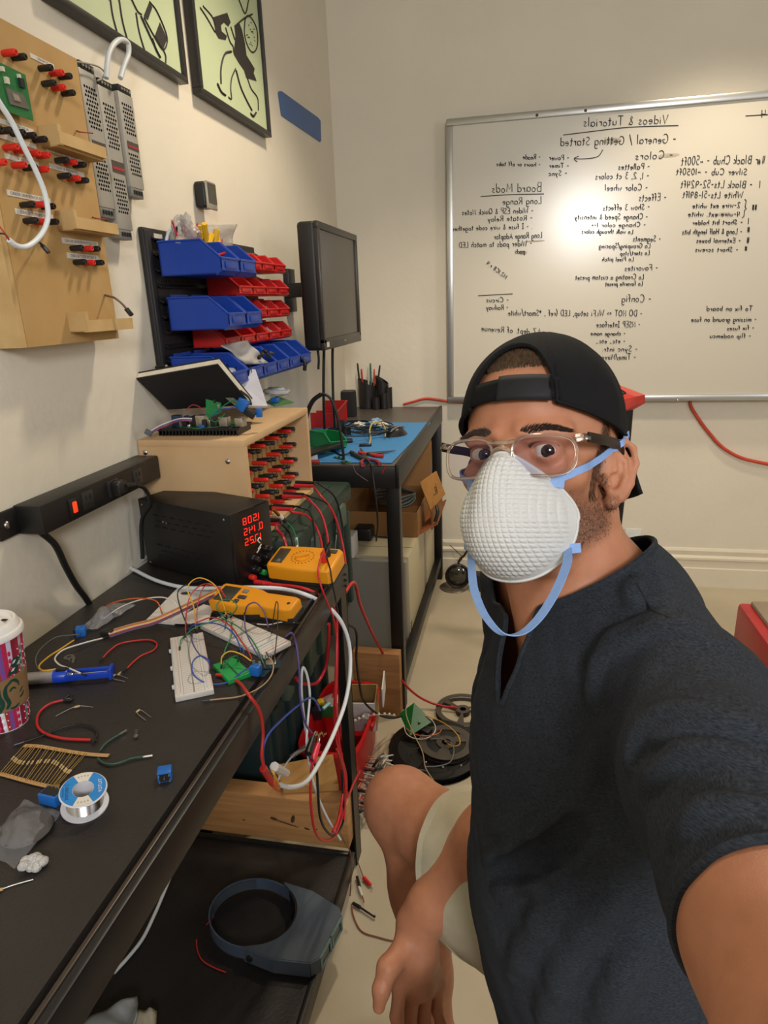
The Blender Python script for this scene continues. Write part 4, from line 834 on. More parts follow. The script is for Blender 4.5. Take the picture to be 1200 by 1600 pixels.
# bare white plastic plates at the back
whpl = pm('white_plate', '#cdc8c2', .4, var=.03)
t = thing('plastic_plate', 'flat white plastic plate with an oval hole, lying under the wires', 'plate', oz(270, 945, DH))
P = [oz(px, py, DH+.004) for px, py in ((279, 917), (330, 921), (272, 974), (227, 970))]
M().slab([P[0], P[3], P[2], P[1]], .0035).build('plate', whpl, t)
q = oz(290, 927, DH+.0045); M().lathe([(.0001, .0006), (.006, .0006), (.0068, .0002)], Matrix.Translation(q) @ Matrix.Diagonal((1.5, 1, 1, 1)), 16).build('hole_rim', pm('hole_rim', '#3b3733', .5), t)
P = [oz(px, py, DH+.007) for px, py in ((318, 944), (333, 948), (325, 974), (264, 973))]
M().slab([P[0], P[3], P[2], P[1]], .002).build('white_card', whpl, None, 'small white card lying next to the plastic plate behind the breadboards', 'card')
# green mini breadboard, relay board
A, B, C_, D_ = [oz(px, py, DH+.008) for px, py in ((337, 1036), (372, 1025), (386, 1052), (352, 1066))]
ux = ((B-A)+(C_-D_)); ux[2] = 0; W = ux.length/2; ux.normalize(); uy = Z_.cross(ux); L = (((A-D_)+(B-C_))/2).dot(uy); c = (A+B+C_+D_)/4; c[2] = DH
t = thing('mini_breadboard', 'small green breadboard between the two white ones', 'breadboard', c, Matrix((ux, uy, Z_)).transposed())
gbm = pm('mini_green', '#1f9247', .45)
M().box((0, 0, .004), (W, L, .008), bev=.001).build('board', gbm, t, local=True); M().box((0, 0, .0082), (W*.08, L*.9, .0005)).build('groove', pm('groove_dark', '#0d4f25', .7), t, local=True)
for y in (-.3, .3): M().box((W*.5+.001, L*y, .004), (.003, .006, .005)).build('side_clip', gbm, t, local=True)
pots = pm('relay_blue', '#1d63b4', .35, var=.05); legm = pm('tinned_leg', '#b4b2aa', .3, .9)
def relay(label, c, sz, rot, parts_up=True, name='blue_relay'):
    t = thing(name, label, 'relay', c, rot)
    M().box((0, 0, sz[2]/2), sz, bev=.0012).build('housing', pots, t, local=True)
    return t
q = oz(401, 1056, DH); bl = relay('blue relay block on a little dark board near the green breadboard', q+Vector((0, 0, .003)), (.016, .014, .016), Rz(-.15))
M().box((.004, .014, .0006-.002), (.022, .032, .0016)).build('circuit_board', pm('pcb_dark', '#14313a', .4, var=.15, scale=80), bl, local=True)
for k in range(2): M().cyl((-.005+k*.010, .004, .016), (-.005+k*.010, .004, .021), .0024, n=8).build('screw_terminal', legm, bl, local=True)
t = thing('sensor_board', 'small dark teal circuit board with pins beside the near breadboard corner', 'circuit board', oz(420, 1042, DH), Rz(.3))
M().box((0, 0, .004), (.038, .024, .0016)).build('board', pm('pcb_dark', '#14313a', .4, var=.15, scale=80), t, local=True)
M().box((.004, .002, .0065), (.016, .012, .003), bev=.0005).build('module', tinm, t, local=True); M().box((-.012, 0, .009), (.005, .018, .009)).build('header', chipm, t, local=True)
for k in range(5): M().cyl((-.010+k*.005, .010, .004), (-.010+k*.005, .010, .017), .0007, n=6).build('pin', legm, t, local=True)
q = oz(128, 992, DH); bl = relay('blue relay with wires on it, beside the clear bag at the back', q, (.017, .017, .016), Rz(.5))
M().box((-.010, 0, .008), (.004, .016, .014)).build('terminal', chipm, bl, local=True)
q = oz(259, 1216, DH); bl = relay('loose blue relay showing its open underside, alone near the bench front', q+Vector((0, 0, .0)), (.017, .016, .014), Rz(.42))
M().box((0, -.0082, .007), (.0135, .0006, .0105)).build('open_base', chipm, bl, local=True)
for x, z in ((-.006, .003), (.006, .003), (-.006, .011), (.006, .011), (0, .007)): M().cyl((x, -.008, z), (x, -.0115, z), .0009, n=6).build('pin', legm, bl, local=True)
q = oz(83, 1252, DH); bl = relay('blue relay under the edge of the clear bag, next to the solder spool', q, (.026, .017, .014), Rz(-.12))
M().box((0, .001, .0142), (.022, .013, .0006)).build('open_base', chipm, bl, local=True)
for x in (-.008, -.003, .003, .008): M().cyl((x, .005, .014), (x, .005, .0175), .0008, n=6).build('pin', legm, bl, local=True)

WC = {'r': pm('jumper_red', '#b02a26', .4), 'o': pm('jumper_orange', '#c05a24', .4), 'y': pm('jumper_yellow', '#d0a02c', .4), 'g': pm('jumper_green', '#23774c', .4), 'b': pm('jumper_blue', '#2c4aa0', .4), 'v': pm('jumper_violet', '#5b4a86', .4), 'w': pm('jumper_white', '#cfcac2', .4), 'k': blkw, 't': pm('jumper_tan', '#a58a68', .4), 'n': pm('jumper_brown', '#6a4530', .45), 'gy': pm('jumper_grey', '#6a6a72', .45), 'gw': pm('jumper_dark_green', '#2c4a40', .45)}
CN = {'r': 'red', 'o': 'orange', 'y': 'yellow', 'g': 'green', 'b': 'blue', 'v': 'violet', 'w': 'white', 'k': 'black', 't': 'tan', 'n': 'brown', 'gy': 'grey', 'gw': 'dark green'}
def jw(label, c, pts, r=.0012, ends=(1, 1), cat='wire', name='jumper_wire'):
    P = [oz(x, y, DH+h) for x, y, h in pts]
    o = wire(name, label, cat, P, r, WC[c])
    for e, (a, b) in zip(ends, ((P[0], P[1]), (P[-1], P[-2]))):
        if e:
            d = (a-b).normalized(); o2 = M().cyl(a-d*.002, a+d*.010*(-1 if e == 2 else 1)*1.0, .0016, n=6).build('pin_housing', blkp if e < 3 else legm, o)
    return o
jw('yellow jumper arching highest over the breadboards', 'y', [(306, 984, .01), (303, 950, .05), (293, 918, .075), (312, 903, .075), (333, 912, .06), (346, 935, .04), (354, 962, .012)])
jw('red jumper in a tall arch beside the yellow one over the breadboards', 'r', [(290, 992, .012), (291, 960, .04), (301, 925, .06), (325, 912, .06), (347, 925, .045), (360, 955, .014)])
jw('black jumper bowed out on the plate side of the tall arches', 'k', [(298, 990, .012), (282, 950, .04), (278, 925, .055), (290, 914, .055), (310, 908, .05)])
jw('dark red jumper in the second tall arch over the plate', 'r', [(308, 985, .012), (309, 945, .04), (322, 915, .055), (342, 918, .045), (358, 950, .02), (361, 958, .012)], .001)
jw('green jumper with its end in the tester side of the far breadboard', 'g', [(288, 995, .012), (302, 982, .03), (330, 972, .035), (352, 968, .03), (352, 980, .012)])
jw('green jumper looped flat over the yellow tester screen', 'g', [(352, 965, .012), (338, 950, .035), (345, 938, .04), (363, 938, .04), (370, 948, .035), (362, 962, .014)], .001)
jw('green jumper running to the small circuit board', 'g', [(350, 968, .014), (370, 978, .025), (390, 995, .025), (405, 1020, .02), (412, 1038, .012)])
jw('second green jumper sinking to the relay board', 'g', [(362, 975, .012), (361, 995, .03), (352, 1015, .02), (348, 1030, .012)])
jw('red jumper running across the far breadboard to the relay', 'r', [(302, 975, .02), (330, 965, .03), (356, 975, .03), (376, 1000, .025), (392, 1026, .014), (393, 1034, .012)])
jw('yellow jumper from the green breadboard to the blue relay', 'y', [(346, 1040, .012), (347, 1026, .025), (358, 1018, .03), (376, 1022, .028), (394, 1034, .02)])
jw('blue jumper along the back of the near breadboard', 'b', [(293, 985, .013), (305, 976, .03), (335, 974, .035), (360, 985, .03), (373, 1005, .024), (376, 1018, .014)])
jw('blue jumper looped on the near breadboard and round to the relay', 'b', [(328, 1044, .012), (326, 1032, .03), (312, 1025, .03), (301, 1035, .03), (303, 1055, .02), (325, 1068, .006), (355, 1066, .004), (378, 1050, .012), (393, 1042, .013)])
jw('violet jumper bridging the near breadboard', 'v', [(300, 990, .012), (301, 1005, .03), (312, 1023, .03), (326, 1035, .022), (328, 1048, .012)])
jw('green jumper dropping onto the long rail of the near breadboard', 'g', [(288, 994, .014), (282, 1002, .02), (281, 1012, .012)], .001)
jw('violet jumper arching from the tester end of the far breadboard', 'v', [(382, 960, .012), (388, 945, .045), (400, 942, .055), (412, 955, .045), (420, 982, .014)])
jw('violet jumper falling from that arch to the small board', 'v', [(382, 962, .03), (384, 985, .03), (392, 1005, .025), (408, 1032, .013)])
jw('black wire standing in a tall loop in front of the tester', 'k', [(425, 986, .014), (428, 960, .05), (432, 940, .065), (434, 942, .064), (434, 965, .05), (432, 1000, .03), (428, 1032, .012)], .0009)
jw('white jumper lying beside the handle of the yellow tester', 'w', [(400, 975, .004), (420, 976, .004), (440, 972, .004), (455, 972, .005), (462, 973, .005)])
jw('tan jumper curving from the small board to the bench front', 't', [(420, 1026, .018), (427, 1038, .012), (424, 1055, .004), (405, 1075, .003), (375, 1088, .003), (345, 1092, .003), (326, 1094, .003)])
jw('green jumper bridging the pins of the far breadboard', 'g', [(355, 966, .014), (362, 958, .03), (350, 955, .03), (345, 962, .014)], .0009)
jw('green jumper arching on top of the green breadboard', 'g', [(351, 1040, .012), (360, 1028, .022), (370, 1025, .022), (372, 1032, .01)], .0009)
jw('blue jumper with a small loop at the far breadboard front', 'b', [(374, 1016, .012), (378, 1012, .02), (381, 1020, .016), (374, 1024, .012)], .0009)
# rainbow cable from the back to the breadboards
for k, c in enumerate('toywrnv'):
    o_ = (k-3)*1.6
    jw('ribbon of coloured wires from the black plug to the breadboards, its %s wire' % CN[c], c, [(168+k*.6, 991+o_, .006), (205, 980+o_, .010), (240, 971+o_, .014), (285, 951+o_, .028), (320, 934+o_, .036), (345, 922+o_, .034)], .001, (0, 0))
q = oz(168, 992, DH); M().box(q+Vector((0, 0, .005)), (.022, .012, .010), rot=Rz(.4), bev=.001).build('ribbon_plug', blkp, None, 'black multi-pin plug at the end of the coloured ribbon wires', 'plug')
jw('orange jumper arching over the clear bag', 'o', [(153, 962, .004), (165, 948, .02), (190, 938, .035), (220, 935, .035), (245, 940, .03), (252, 955, .015), (254, 961, .006)], .0013)
jw('white jumper arching with the orange one over the clear bag', 'w', [(160, 968, .004), (190, 948, .02), (225, 936, .03), (258, 934, .03), (275, 944, .02), (277, 952, .012)], .0013)
jw('white jumper from the ribbon plug to the blue solder sucker', 'w', [(161, 997, .004), (130, 1005, .01), (98, 1016, .012), (86, 1028, .012), (92, 1038, .014), (110, 1045, .02), (128, 1053, .02)], .0015)
jw('yellow jumper from the back relay past the solder sucker', 'y', [(116, 1000, .010), (95, 1014, .014), (75, 1027, .016), (61, 1041, .016), (68, 1048, .018), (85, 1046, .02), (98, 1045, .02)], .0015)
jw('thin grey violet wire bowing from the back relay to the cup', 'gy', [(116, 992, .010), (90, 995, .012), (67, 1010, .014), (56, 1028, .014), (60, 1045, .013), (75, 1056, .013)], .0009)
jw('red jumper curled in an open loop behind the solder sucker', 'r', [(160, 1029, .003), (170, 1018, .003), (187, 1006, .003), (212, 1001, .003), (235, 1000, .003), (245, 1006, .003), (240, 1016, .003), (222, 1024, .003), (210, 1033, .003), (198, 1045, .003)], .0016)
jw('red jumper in a C beside the paper cup', 'r', [(98, 1094, .003), (80, 1099, .003), (65, 1109, .003), (58, 1122, .003), (60, 1137, .003), (73, 1147, .003), (100, 1154, .003), (142, 1156, .003)], .002)
jw('black wire curled by the red C-shaped jumper', 'k', [(100, 1095, .003), (112, 1093, .004), (108, 1087, .004), (100, 1093, .004)], .0022, (0, 0))
jw('black wire snaking beneath the red C-shaped jumper', 'k', [(35, 1160, .003), (60, 1152, .003), (90, 1140, .003), (120, 1132, .003), (142, 1136, .003), (152, 1146, .003), (148, 1155, .003)], .0014)
jw('dark green jumper lying near the resistor strip', 'gw', [(156, 1173, .003), (165, 1162, .003), (178, 1153, .003), (188, 1147, .003)], .0016, (0, 3))
jw('dark green jumper bowed beside the solder spool', 'gw', [(153, 1185, .003), (160, 1191, .003), (175, 1194, .003), (195, 1189, .003), (205, 1185, .003), (226, 1182, .003)], .0016, (0, 3))

# ------------------------------------------------------------------ small loose parts
def comp(label, pts, body, r=.0007, name='loose_resistor', br=.0016):
    P = [oz(x, y, DH+h) for x, y, h in pts]; o = wire(name, label, 'component', P, r, legm, n=5, k=4)
    a, b = [oz(x, y, DH+h) for x, y, h in body]; M().cyl(a, b, br, n=8, bev=.0005).build('component_body', pm('resistor_tan', '#b59a6a', .5), o)
comp('loose resistor with long leads beside the red C-shaped jumper', [(87, 1119, .001), (115, 1105, .003), (125, 1103, .003), (145, 1105, .001)], [(116, 1105, .003), (125, 1103, .003)])
comp('loose resistor bent in a U in the middle of the bench', [(228, 1126, .001), (214, 1113, .003), (218, 1109, .003), (236, 1121, .001)], [(213, 1113, .003), (218, 1109, .003)])
comp('loose bent component by the blue end of the solder sucker', [(195, 1065, .001), (175, 1059, .003), (180, 1054, .003), (200, 1060, .001)], [(175, 1058, .003), (180, 1054, .003)], br=.0013)
comp('second bent component touching the end of the solder sucker', [(176, 1052, .001), (186, 1055, .003), (190, 1049, .003)], [(184, 1054, .003), (189, 1050, .003)], br=.0012)
comp('resistor with one straight lead at the bare front of the bench', [(52, 1374, .001), (20, 1383, .002), (3, 1389, .002), (-10, 1392, .002)], [(5, 1389, .002), (-4, 1391, .002)], .0008)
t = thing('transistor', 'small grey three-legged transistor lying alone on the bench', 'component', oz(212, 1150, DH))
M().ball(oz(212.5, 1150, DH+.003), .0034, (1, 1.1, .8), 10).build('body', pm('transistor_grey', '#57534d', .4), t)
for k in (-1, 0, 1): M().tube([oz(212+k*1, 1147, DH+.003), oz(213+k*2, 1140, DH+.001)], .0004, n=4, k=1).build('pin', legm, t)
t = thing('steel_washer', 'small steel tab washer beside the white jumper wire', 'washer', oz(109, 1028, DH))
m = M().lathe([(.0035, 0), (.0085, 0), (.0085, .0012), (.0035, .0012), (.0035, 0)], Matrix.Translation(oz(108, 1027, DH+.0003)), 20, caps=False); m.build('ring', pm('dull_steel', '#8d8982', .35, .9), t)
M().slab([oz(113, 1025, DH+.002), oz(112, 1036, DH+.002), oz(116, 1035, DH+.002), oz(118, 1026, DH+.002)], .001).build('tab', pm('dull_steel', '#8d8982', .35, .9), t)
q = oz(200, 968, DH); bagc = bag_material('antistatic_bag', '#a5a3a4', .32)
def flatbag(name, label, quad, h, mat, seed=1, bulge=.008, th=.0012):
    rr = np.random.RandomState(seed); ph = rr.uniform(0, 6, 8); P = [oz(x, y, DH+h) for x, y in quad]
    def fn(u, v):
        b = (P[0]*(1-u)*(1-v)+P[1]*u*(1-v)+P[2]*u*v+P[3]*(1-u)*v)
        e = 16*u*(1-u)*v*(1-v)
        return b+Z_*(.001+bulge*e*(1+.5*math.sin(9*u+ph[0]+3*v))+.0016*math.sin(17*u+7*v+ph[1])*math.sin(13*v+ph[2]-4*u)+.0016)
    return M().grid(fn, 26, 26).build(name, mat, None, label, 'bag', solid=th)
flatbag('clear_bag', 'crinkled clear bag with small blue parts at the back of the bench', [(120, 988), (178, 943), (212, 948), (152, 985)], .001, bagc, 2, .014)
for k, (x, y) in enumerate(((160, 963), (168, 956), (176, 958))): M().box(oz(x, y, DH+.006), (.008, .006, .006), rot=Rz(.5*k), bev=.001).build('blue_part', pots, None, 'small blue component inside the clear bag at the back', 'component', 'blue parts in the clear bag')
flatbag('clear_bag', 'clear zip bag holding a dark grey disc, at the left front of the bench', [(-30, 1330), (38, 1252), (97, 1272), (24, 1360)], .001, bag_material('zip_bag', '#b5b5ba', .20), 5, .010, th=0)
t = M().lathe([(.0001, 0), (.027, 0), (.028, .0015), (.027, .003), (.0001, .003)], Matrix.Translation(oz(42, 1297, DH+.0035)), 32).build('grey_disc', pm('felt_grey', '#4a4645', .8, bump=.2), None, 'dark grey round disc inside the clear zip bag', 'disc')
m = M()
for k in range(9):
    a = k*2.4; q = oz(52, 1347, DH+.006)+Vector((math.cos(a)*.007*(k/9)**.5*1.6, math.sin(a)*.006*(k/9)**.5*1.6, .002*math.sin(k*2))); m.ball(q, .006+.001*math.sin(k*3.1), (1.1, .9, .8), 10, rot=Rz(k))
m.build('cotton_tuft', pm('cotton', '#d9d6d4', .95, bump=.8, bscale=500, scale=100), None, 'white cotton tuft beside the clear bag', 'cotton')

# resistors on paper tape
t = thing('resistor_strip', 'strip of resistors held between two brown paper tapes', 'resistor strip', oz(85, 1195, DH))
tapem = pm('paper_tape', '#b18a58', .7, var=.06, scale=40)
A0 = [(38, 1165), (60, 1166), (90, 1171), (120, 1176), (145, 1179), (170, 1180.5)]; B0 = [(0, 1209), (15, 1213), (40, 1220), (60, 1225), (80, 1229), (92, 1229)]
Tp = [oz(x, y, DH+.0022) for x, y in A0]; Bp = [oz(x, y, DH+.0022) for x, y in B0]
M().ribbon(Tp, Vector((-.002, .006, 0)).normalized()*.0062, .0008, 4).build('paper_tape', tapem, t); M().ribbon(Bp, Vector((-.002, .006, 0)).normalized()*.0062, .0008, 4).build('paper_tape', tapem, t)
TT, BB_ = smooth_pts(Tp, 8), smooth_pts(Bp, 8)
goldl = pm('resistor_lead', '#b89a5c', .3, .8); rbm = pm('resistor_tan', '#b59a6a', .5)
for k in range(21):
    u = .02+.72*k/20; a = TT[int(u*(len(TT)-1))]; b = BB_[int((.02+.95*k/20)*(len(BB_)-1))]; a = a+Z_*.001; b = b+Z_*.001; mid = a.lerp(b, .48+.1*math.sin(k*.4))
    r_ = M().tube([a, b], .0005, n=4, k=1).build('resistor', goldl, t)
    d = (b-a).normalized(); M().lathe([(.0004, -.0032), (.0013, -.0028), (.0014, -.0016), (.0011, -.001), (.0011, .001), (.0014, .0016), (.0013, .0028), (.0004, .0032)], Matrix.Translation(mid) @ d.to_track_quat('Z', 'Y').to_matrix().to_4x4(), 8).build('resistor_body', rbm, r_)

# solder spool, tipped a little
c = oz(134, 1262, DH); ax = Vector((.16, -.10, 1)).normalized(); R = ax.to_track_quat('Z', 'Y').to_matrix()
Rs, Hs = .0262, .026
t = thing('solder_spool', 'spool of shiny solder wire with a blue and white printed label', 'spool', c+Vector((0, 0, .004)), R)
spw = pm('spool_white', '#cfcdd2', .4)
M().lathe([(.0115, 0), (Rs, 0), (Rs+.0004, .001), (Rs, .0025), (.0115, .0025), (.0115, 0)], None, 48, caps=False).build('flange', spw, t, local=True)
M().lathe([(.0115, Hs-.0025), (Rs-.001, Hs-.0025), (Rs, Hs-.001), (Rs-.001, Hs), (.0115, Hs)], None, 48, caps=False).build('flange', spw, t, local=True)
M().lathe([(.0115, 0), (.0115, Hs), (.0135, Hs-.003), (.0135, .003), (.0115, 0)], None, 32, caps=False).build('core', spw, t, local=True)
pr = [(.0135, .0026)]+[(.0195+.0009*(1 if k % 2 else 0), .0028+k*(Hs-.0056)/22) for k in range(23)]+[(.0135, Hs-.0026)]
M().lathe(pr, None, 48, caps=False).build('solder_wire', pm('solder', '#b9b9bb', .22, 1.0, var=.1, scale=60), t, local=True)
def ring_part(a0, a1, r0, r1, z, n=14): return M().lathe([(r0, z), (r1, z)], None, n, caps=False, a0=a0, a1=a1)
lblue = pm('label_blue', '#1f7ac0', .45); 
th0 = math.radians(-25)
for s_ in (0, math.pi): ring_part(th0+s_-1.12, th0+s_+1.12, .0118, Rs-.0016, Hs+.0003).build('label_blue', lblue, t, local=True)
for s_ in (math.pi/2, -math.pi/2): ring_part(th0+s_-.45, th0+s_+.45, .0118, Rs-.0016, Hs+.0003, 8).build('label_white', labm, t, local=True)
def spool_text(tx, sz, ang, rad, mt, tilt):
    mt4 = t.matrix_world @ Matrix.Rotation(th0+ang, 4, 'Z') @ Matrix.Translation((rad, 0, Hs+.0006)) @ Matrix.Rotation(tilt, 4, 'Z')
    text_mesh(tx, sz, mt4, 'label_text', mt, t, mirror=True)
spool_text('TIUTOY', .0058, 0, .0185, pm('white_print', '#d8d4cc', .5), math.pi/2); spool_text('SOLDER C', .0052, math.pi, .0175, pm('navy_print', '#12304e', .5), math.pi/2); spool_text('63/37 FLUX', .0026, math.pi, .0215, pm('navy_print', '#12304e', .5), math.pi/2)
for k in range(4):
    for s_ in (1, -1): spool_text('II', .0032, s_*math.pi/2+(-.27+.18*k), .0195, labi, s_*math.pi/2)

# desoldering pump lying across the bench
a = oz(40, 1061, DH+.0105); b = oz(176, 1049, DH+.0105); ux = (b-a); ux[2] = 0; Lp = ux.length; ux.normalize(); R = Matrix((ux, Z_.cross(ux), Z_)).transposed()
t = thing('solder_sucker', 'blue and aluminium desoldering pump lying beside the paper cup', 'tool', a, R)
blue2 = pm('pump_blue', '#173fb0', .35)
M().lathe([(.0001, -.06), (.0035, -.06), (.006, -.045), (.0098, -.04), (.0098, Lp*.36), (.0001, Lp*.36)], Matrix.Rotation(math.pi/2, 4, 'Y'), 20).build('barrel', pm('brushed_alu', '#a8a3a2', .35, .7), t, local=True)
M().lathe([(.0001, Lp*.33), (.0108, Lp*.33), (.0108, Lp*.47), (.009, Lp*.49), (.0001, Lp*.49)], Matrix.Rotation(math.pi/2, 4, 'Y'), 20).build('collar', blue2, t, local=True)
for y in (-.0085, .0085): M().box((Lp*.73, y, 0), (Lp*.52, .0045, .010), bev=.001).build('side_rail', blue2, t, local=True)
M().box((Lp*.985, 0, 0), (.006, .022, .019), bev=.002).build('end_plate', blue2, t, local=True)
M().cyl((Lp*.45, 0, 0), (Lp*.97, 0, 0), .0022, n=10).build('plunger_rod', pm('chrome', '#c9c9c9', .15, 1.0), t, local=True)
m = M(); m.tube([(Lp*.47+.0045*math.cos(k*1.3)*0+Lp*.0105*k/3, .0048*math.cos(k*1.3), .0048*math.sin(k*1.3)) for k in range(36)], .0006, n=4, k=2); m.build('spring', pm('chrome', '#c9c9c9', .15, 1.0), t, local=True)
M().box((Lp*.42, 0, .0115), (.016, .008, .005), bev=.0015).build('release_button', pm('button_black', '#15161c', .4), t, local=True)

# ------------------------------------------------------------------ paper cup
cc = Vector((-.713, .690, DH))
t = thing('paper_cup', 'tall striped paper coffee cup with a white lid and brown sleeve', 'cup', cc, Rz(0)); Hc = .143
r0c, r1c = .0295, .0445
def rc(z): return r0c+(r1c-r0c)*z/Hc
cupw = pm('cup_white', '#d8d2cf', .5)
M().lathe([(.0001, .004), (r0c-.001, .004), (r0c, 0), (r0c+.0002, .001), (r1c, Hc), (r1c-.0012, Hc), (r0c-.002, .006), (.0001, .006)], None, 48, caps=False).build('cup_body', cupw, t, local=True)
stripe = ['#a3203c', '#b9b2c6', '#c8324f', '#8c1f3a', '#d9cfd6', '#a33030', '#7a4d93', '#b72a4c', '#cfc3da', '#8a2036']
ns = 40; view = math.atan2(-cc[1], -cc[0])
for k in range(ns):
    a0 = 2*math.pi*k/ns; mt = pm('cup_stripe_%d' % (k % 10), stripe[k % 10], .5, var=.04)
    M().lathe([(rc(z)+.0003, z) for z in (.0015, Hc*.5, Hc-.002)], None, 3, caps=False, a0=a0, a1=a0+2*math.pi/ns).build('stripe', mt, t, local=True)
    m = M()
    for j in range(11):
        z = .008+j*.0112; a_ = a0+math.pi/ns; q = Vector((math.cos(a_)*(rc(z)+.0006), math.sin(a_)*(rc(z)+.0006), z))
        if k % 10 in (0, 2, 5): m.box(q, (.0009, .0016, .0016), rot=Rz(a_)@Rx(math.pi/4))
        elif k % 10 in (1, 4, 3, 8):
            a2 = a0+(.35 if k % 10 != 3 else -.0)*2*math.pi/ns; q = Vector((math.cos(a2)*(rc(z)+.0004), math.sin(a2)*(rc(z)+.0004), z)); m.ball(q, .0042, (.16, .55, 1), 8, rot=Rz(a2))
    if m.v: m.build('stripe_pattern', pm('pat_%d' % (k % 10), {0: '#ded4da', 2: '#e3dbe0', 5: '#ddd2d4', 1: '#2e7a57', 4: '#e8e2ea', 3: '#c42a52', 8: '#b72a4c'}[k % 10], .5), t, local=True)
slv = pm('kraft_sleeve', '#8a6a45', .75, scale=60, var=.06); z0s, z1s = .034, .084
M().lathe([(rc(z0s)+.0006, z0s), (rc(z0s)+.0018, z0s), (rc(z1s)+.0018, z1s), (rc(z1s)+.0006, z1s)], None, 64, caps=False).build('sleeve', slv, t, local=True)
sgm = pm('logo_green', '#173f33', .6)
def on_cup(u, z, off): a = u; rr_ = rc(z)+off; return cc+Vector((math.cos(a)*rr_, math.sin(a)*rr_, z))
def cup_poly(poly, off, mt, nm):
    # poly in (angle offset, height): fan-filled outline wrapped on the cup
    cxu = sum(p[0] for p in poly)/len(poly); czu = sum(p[1] for p in poly)/len(poly)
    P = [on_cup(a0c+p[0], p[1], off) for p in poly]; m = M(); n = len(P); m.add([on_cup(a0c+cxu, czu, off+.0002)]+P, [(0, 1+i, 1+(i+1) % n) for i in range(n)]); return m.build(nm, mt, t, flat=True)
a0c = math.atan2(-cc[1], -cc[0])+.42     # the emblem faces the room side of the cup
def curl(P, w_, off=.0022): 
    m = M(); Q = smooth_pts([Vector((p[0]*.035, p[1], 0)) for p in P], 6); L_, R_ = [], []
    for i, q in enumerate(Q):
        T = (Q[min(i+1, len(Q)-1)]-Q[max(i-1, 0)]).normalized(); nn = Vector((-T[1], T[0], 0)); s_ = w_*(math.sin(math.pi*min(1, .12+i/len(Q)))**.5)
        L_.append(q+nn*s_); R_.append(q-nn*s_)
    vs = [on_cup(a0c+p[0]/.035, min(max(p[1], z0s+.0005), z1s-.0005), off) for p in L_+R_]; n = len(L_)
    m.add(vs, [(i, i+1, n+i+1, n+i) for i in range(n-1)]); return m
for P, w_ in (([(-.95, 0.0362), (-.8, 0.0504), (-.85, 0.0667), (-.72, 0.0831)], .0032), ([(-.6, 0.0351), (-.42, 0.0471), (-.48, 0.0623), (-.38, 0.0776)], .0030), ([(-.32, 0.0384), (-.2, 0.0460), (-.27, 0.0602), (-.2, 0.0732), (.0, 0.0798)], .0026),
              ([(-.2, 0.0732), (.05, 0.0792), (.22, 0.0732), (.26, 0.0645)], .0020), ([(-.12, 0.0640), (.02, 0.0678), (.14, 0.0634)], .0016), ([(.25, 0.0558), (.35, 0.0591), (.44, 0.0613)], .0011), ([(.22, 0.0482), (.34, 0.0493), (.46, 0.0547)], .0016), ([(-.2, 0.0373), (.0, 0.0367), (.2, 0.0405)], .0018)):
    curl(P, w_).build('emblem_stroke', sgm, t, flat=True)
def cup_patch(u0, u1, z0, z1, off, mt, nm, sl=0.0):
    m = M(); m.grid(lambda u, v: on_cup(a0c+u0+(u1-u0)*u+sl*v, z0+(z1-z0)*v, off), 8, 4); return m.build(nm, mt, t)
cup_patch(-.1, .3, .0865, .110, .0008, sgm, 'crown_patch', .28)
for u, z in ((.05, .092), (.30, .098), (.12, .103)): cup_patch(u, u+.10, z, z+.004, .0012, cupw, 'crown_mark', .08)
for k in range(3): cup_patch(.34, .36, .089+.005*k, .097+.005*k, .0014, pm('crown_gold', '#a79a6c', .6), 'crown_line', .12)
lidw = pm('lid_white', '#dcd8d3', .35)
M().lathe([(r1c-.001, Hc-.003), (r1c+.0032, Hc-.003), (r1c+.0036, Hc+.001), (r1c+.002, Hc+.005), (r1c-.0005, Hc+.006), (r1c-.003, Hc+.014), (r1c-.005, Hc+.0165), (r1c-.0075, Hc+.0165), (r1c-.010, Hc+.013), (r1c-.014, Hc+.012), (r1c-.022, Hc+.0155), (.0001, Hc+.016)], None, 48, caps=False).build('lid', lidw, t, local=True)
M().box((.024, .012, Hc+.0155), (.008, .004, .001)).build('sip_hole', holem, t, local=True)

# ------------------------------------------------------------------ white cable that crosses the bench and loops off its edge
P = [Vector((XL+.03, 1.28, DH+.03)), oz(228, 871, DH+.008), oz(205, 886, DH+.006), oz(215, 893, DH+.006), oz(250, 909, DH+.006), oz(290, 918, DH+.007), oz(340, 919, DH+.012), oz(395, 918, DH+.010), oz(440, 920, DH+.008), oz(480, 930, DH+.008), ox(515, 950, -.375), ox(535, 975, -.355), ox(546, 1010, -.345), ox(547, 1050, -.34), ox(540, 1095, -.34), ox(522, 1145, -.345), ox(500, 1190, -.35), ox(480, 1220, -.355), ox(455, 1230, -.36), ox(432, 1224, -.365)]
wire('white_cable', 'thick white cable crossing the near workbench and looping down off its edge', 'cable', P, .0042, whitecab, n=10)
wire('red_cable', 'red cord running beside the white cable off the bench corner', 'cord', [oz(410, 912, DH+.006), oz(440, 914, DH+.005), oz(480, 921, DH+.005), ox(510, 937, -.38), ox(525, 960, -.37), ox(526, 1010, -.36), ox(524, 1080, -.36), ox(523, 1130, -.37), ox(530, 1180, -.36), ox(537, 1220, -.36), ox(530, 1275, -.36), ox(520, 1300, -.36)], .0032, leadm, n=8)
r_ = thing('red_probe', 'red test probe lying before the knobs of the power unit', 'probe', oz(415, 910, DH))
M().cyl(oz(398, 909, DH+.006), oz(425, 913, DH+.006), .0055, .0045, 10, bev=.001).build('grip', leadm, r_); M().cyl(oz(425, 913, DH+.006), oz(440, 915, DH+.006), .003, .002, 8).build('tip_sleeve', leadm, r_)
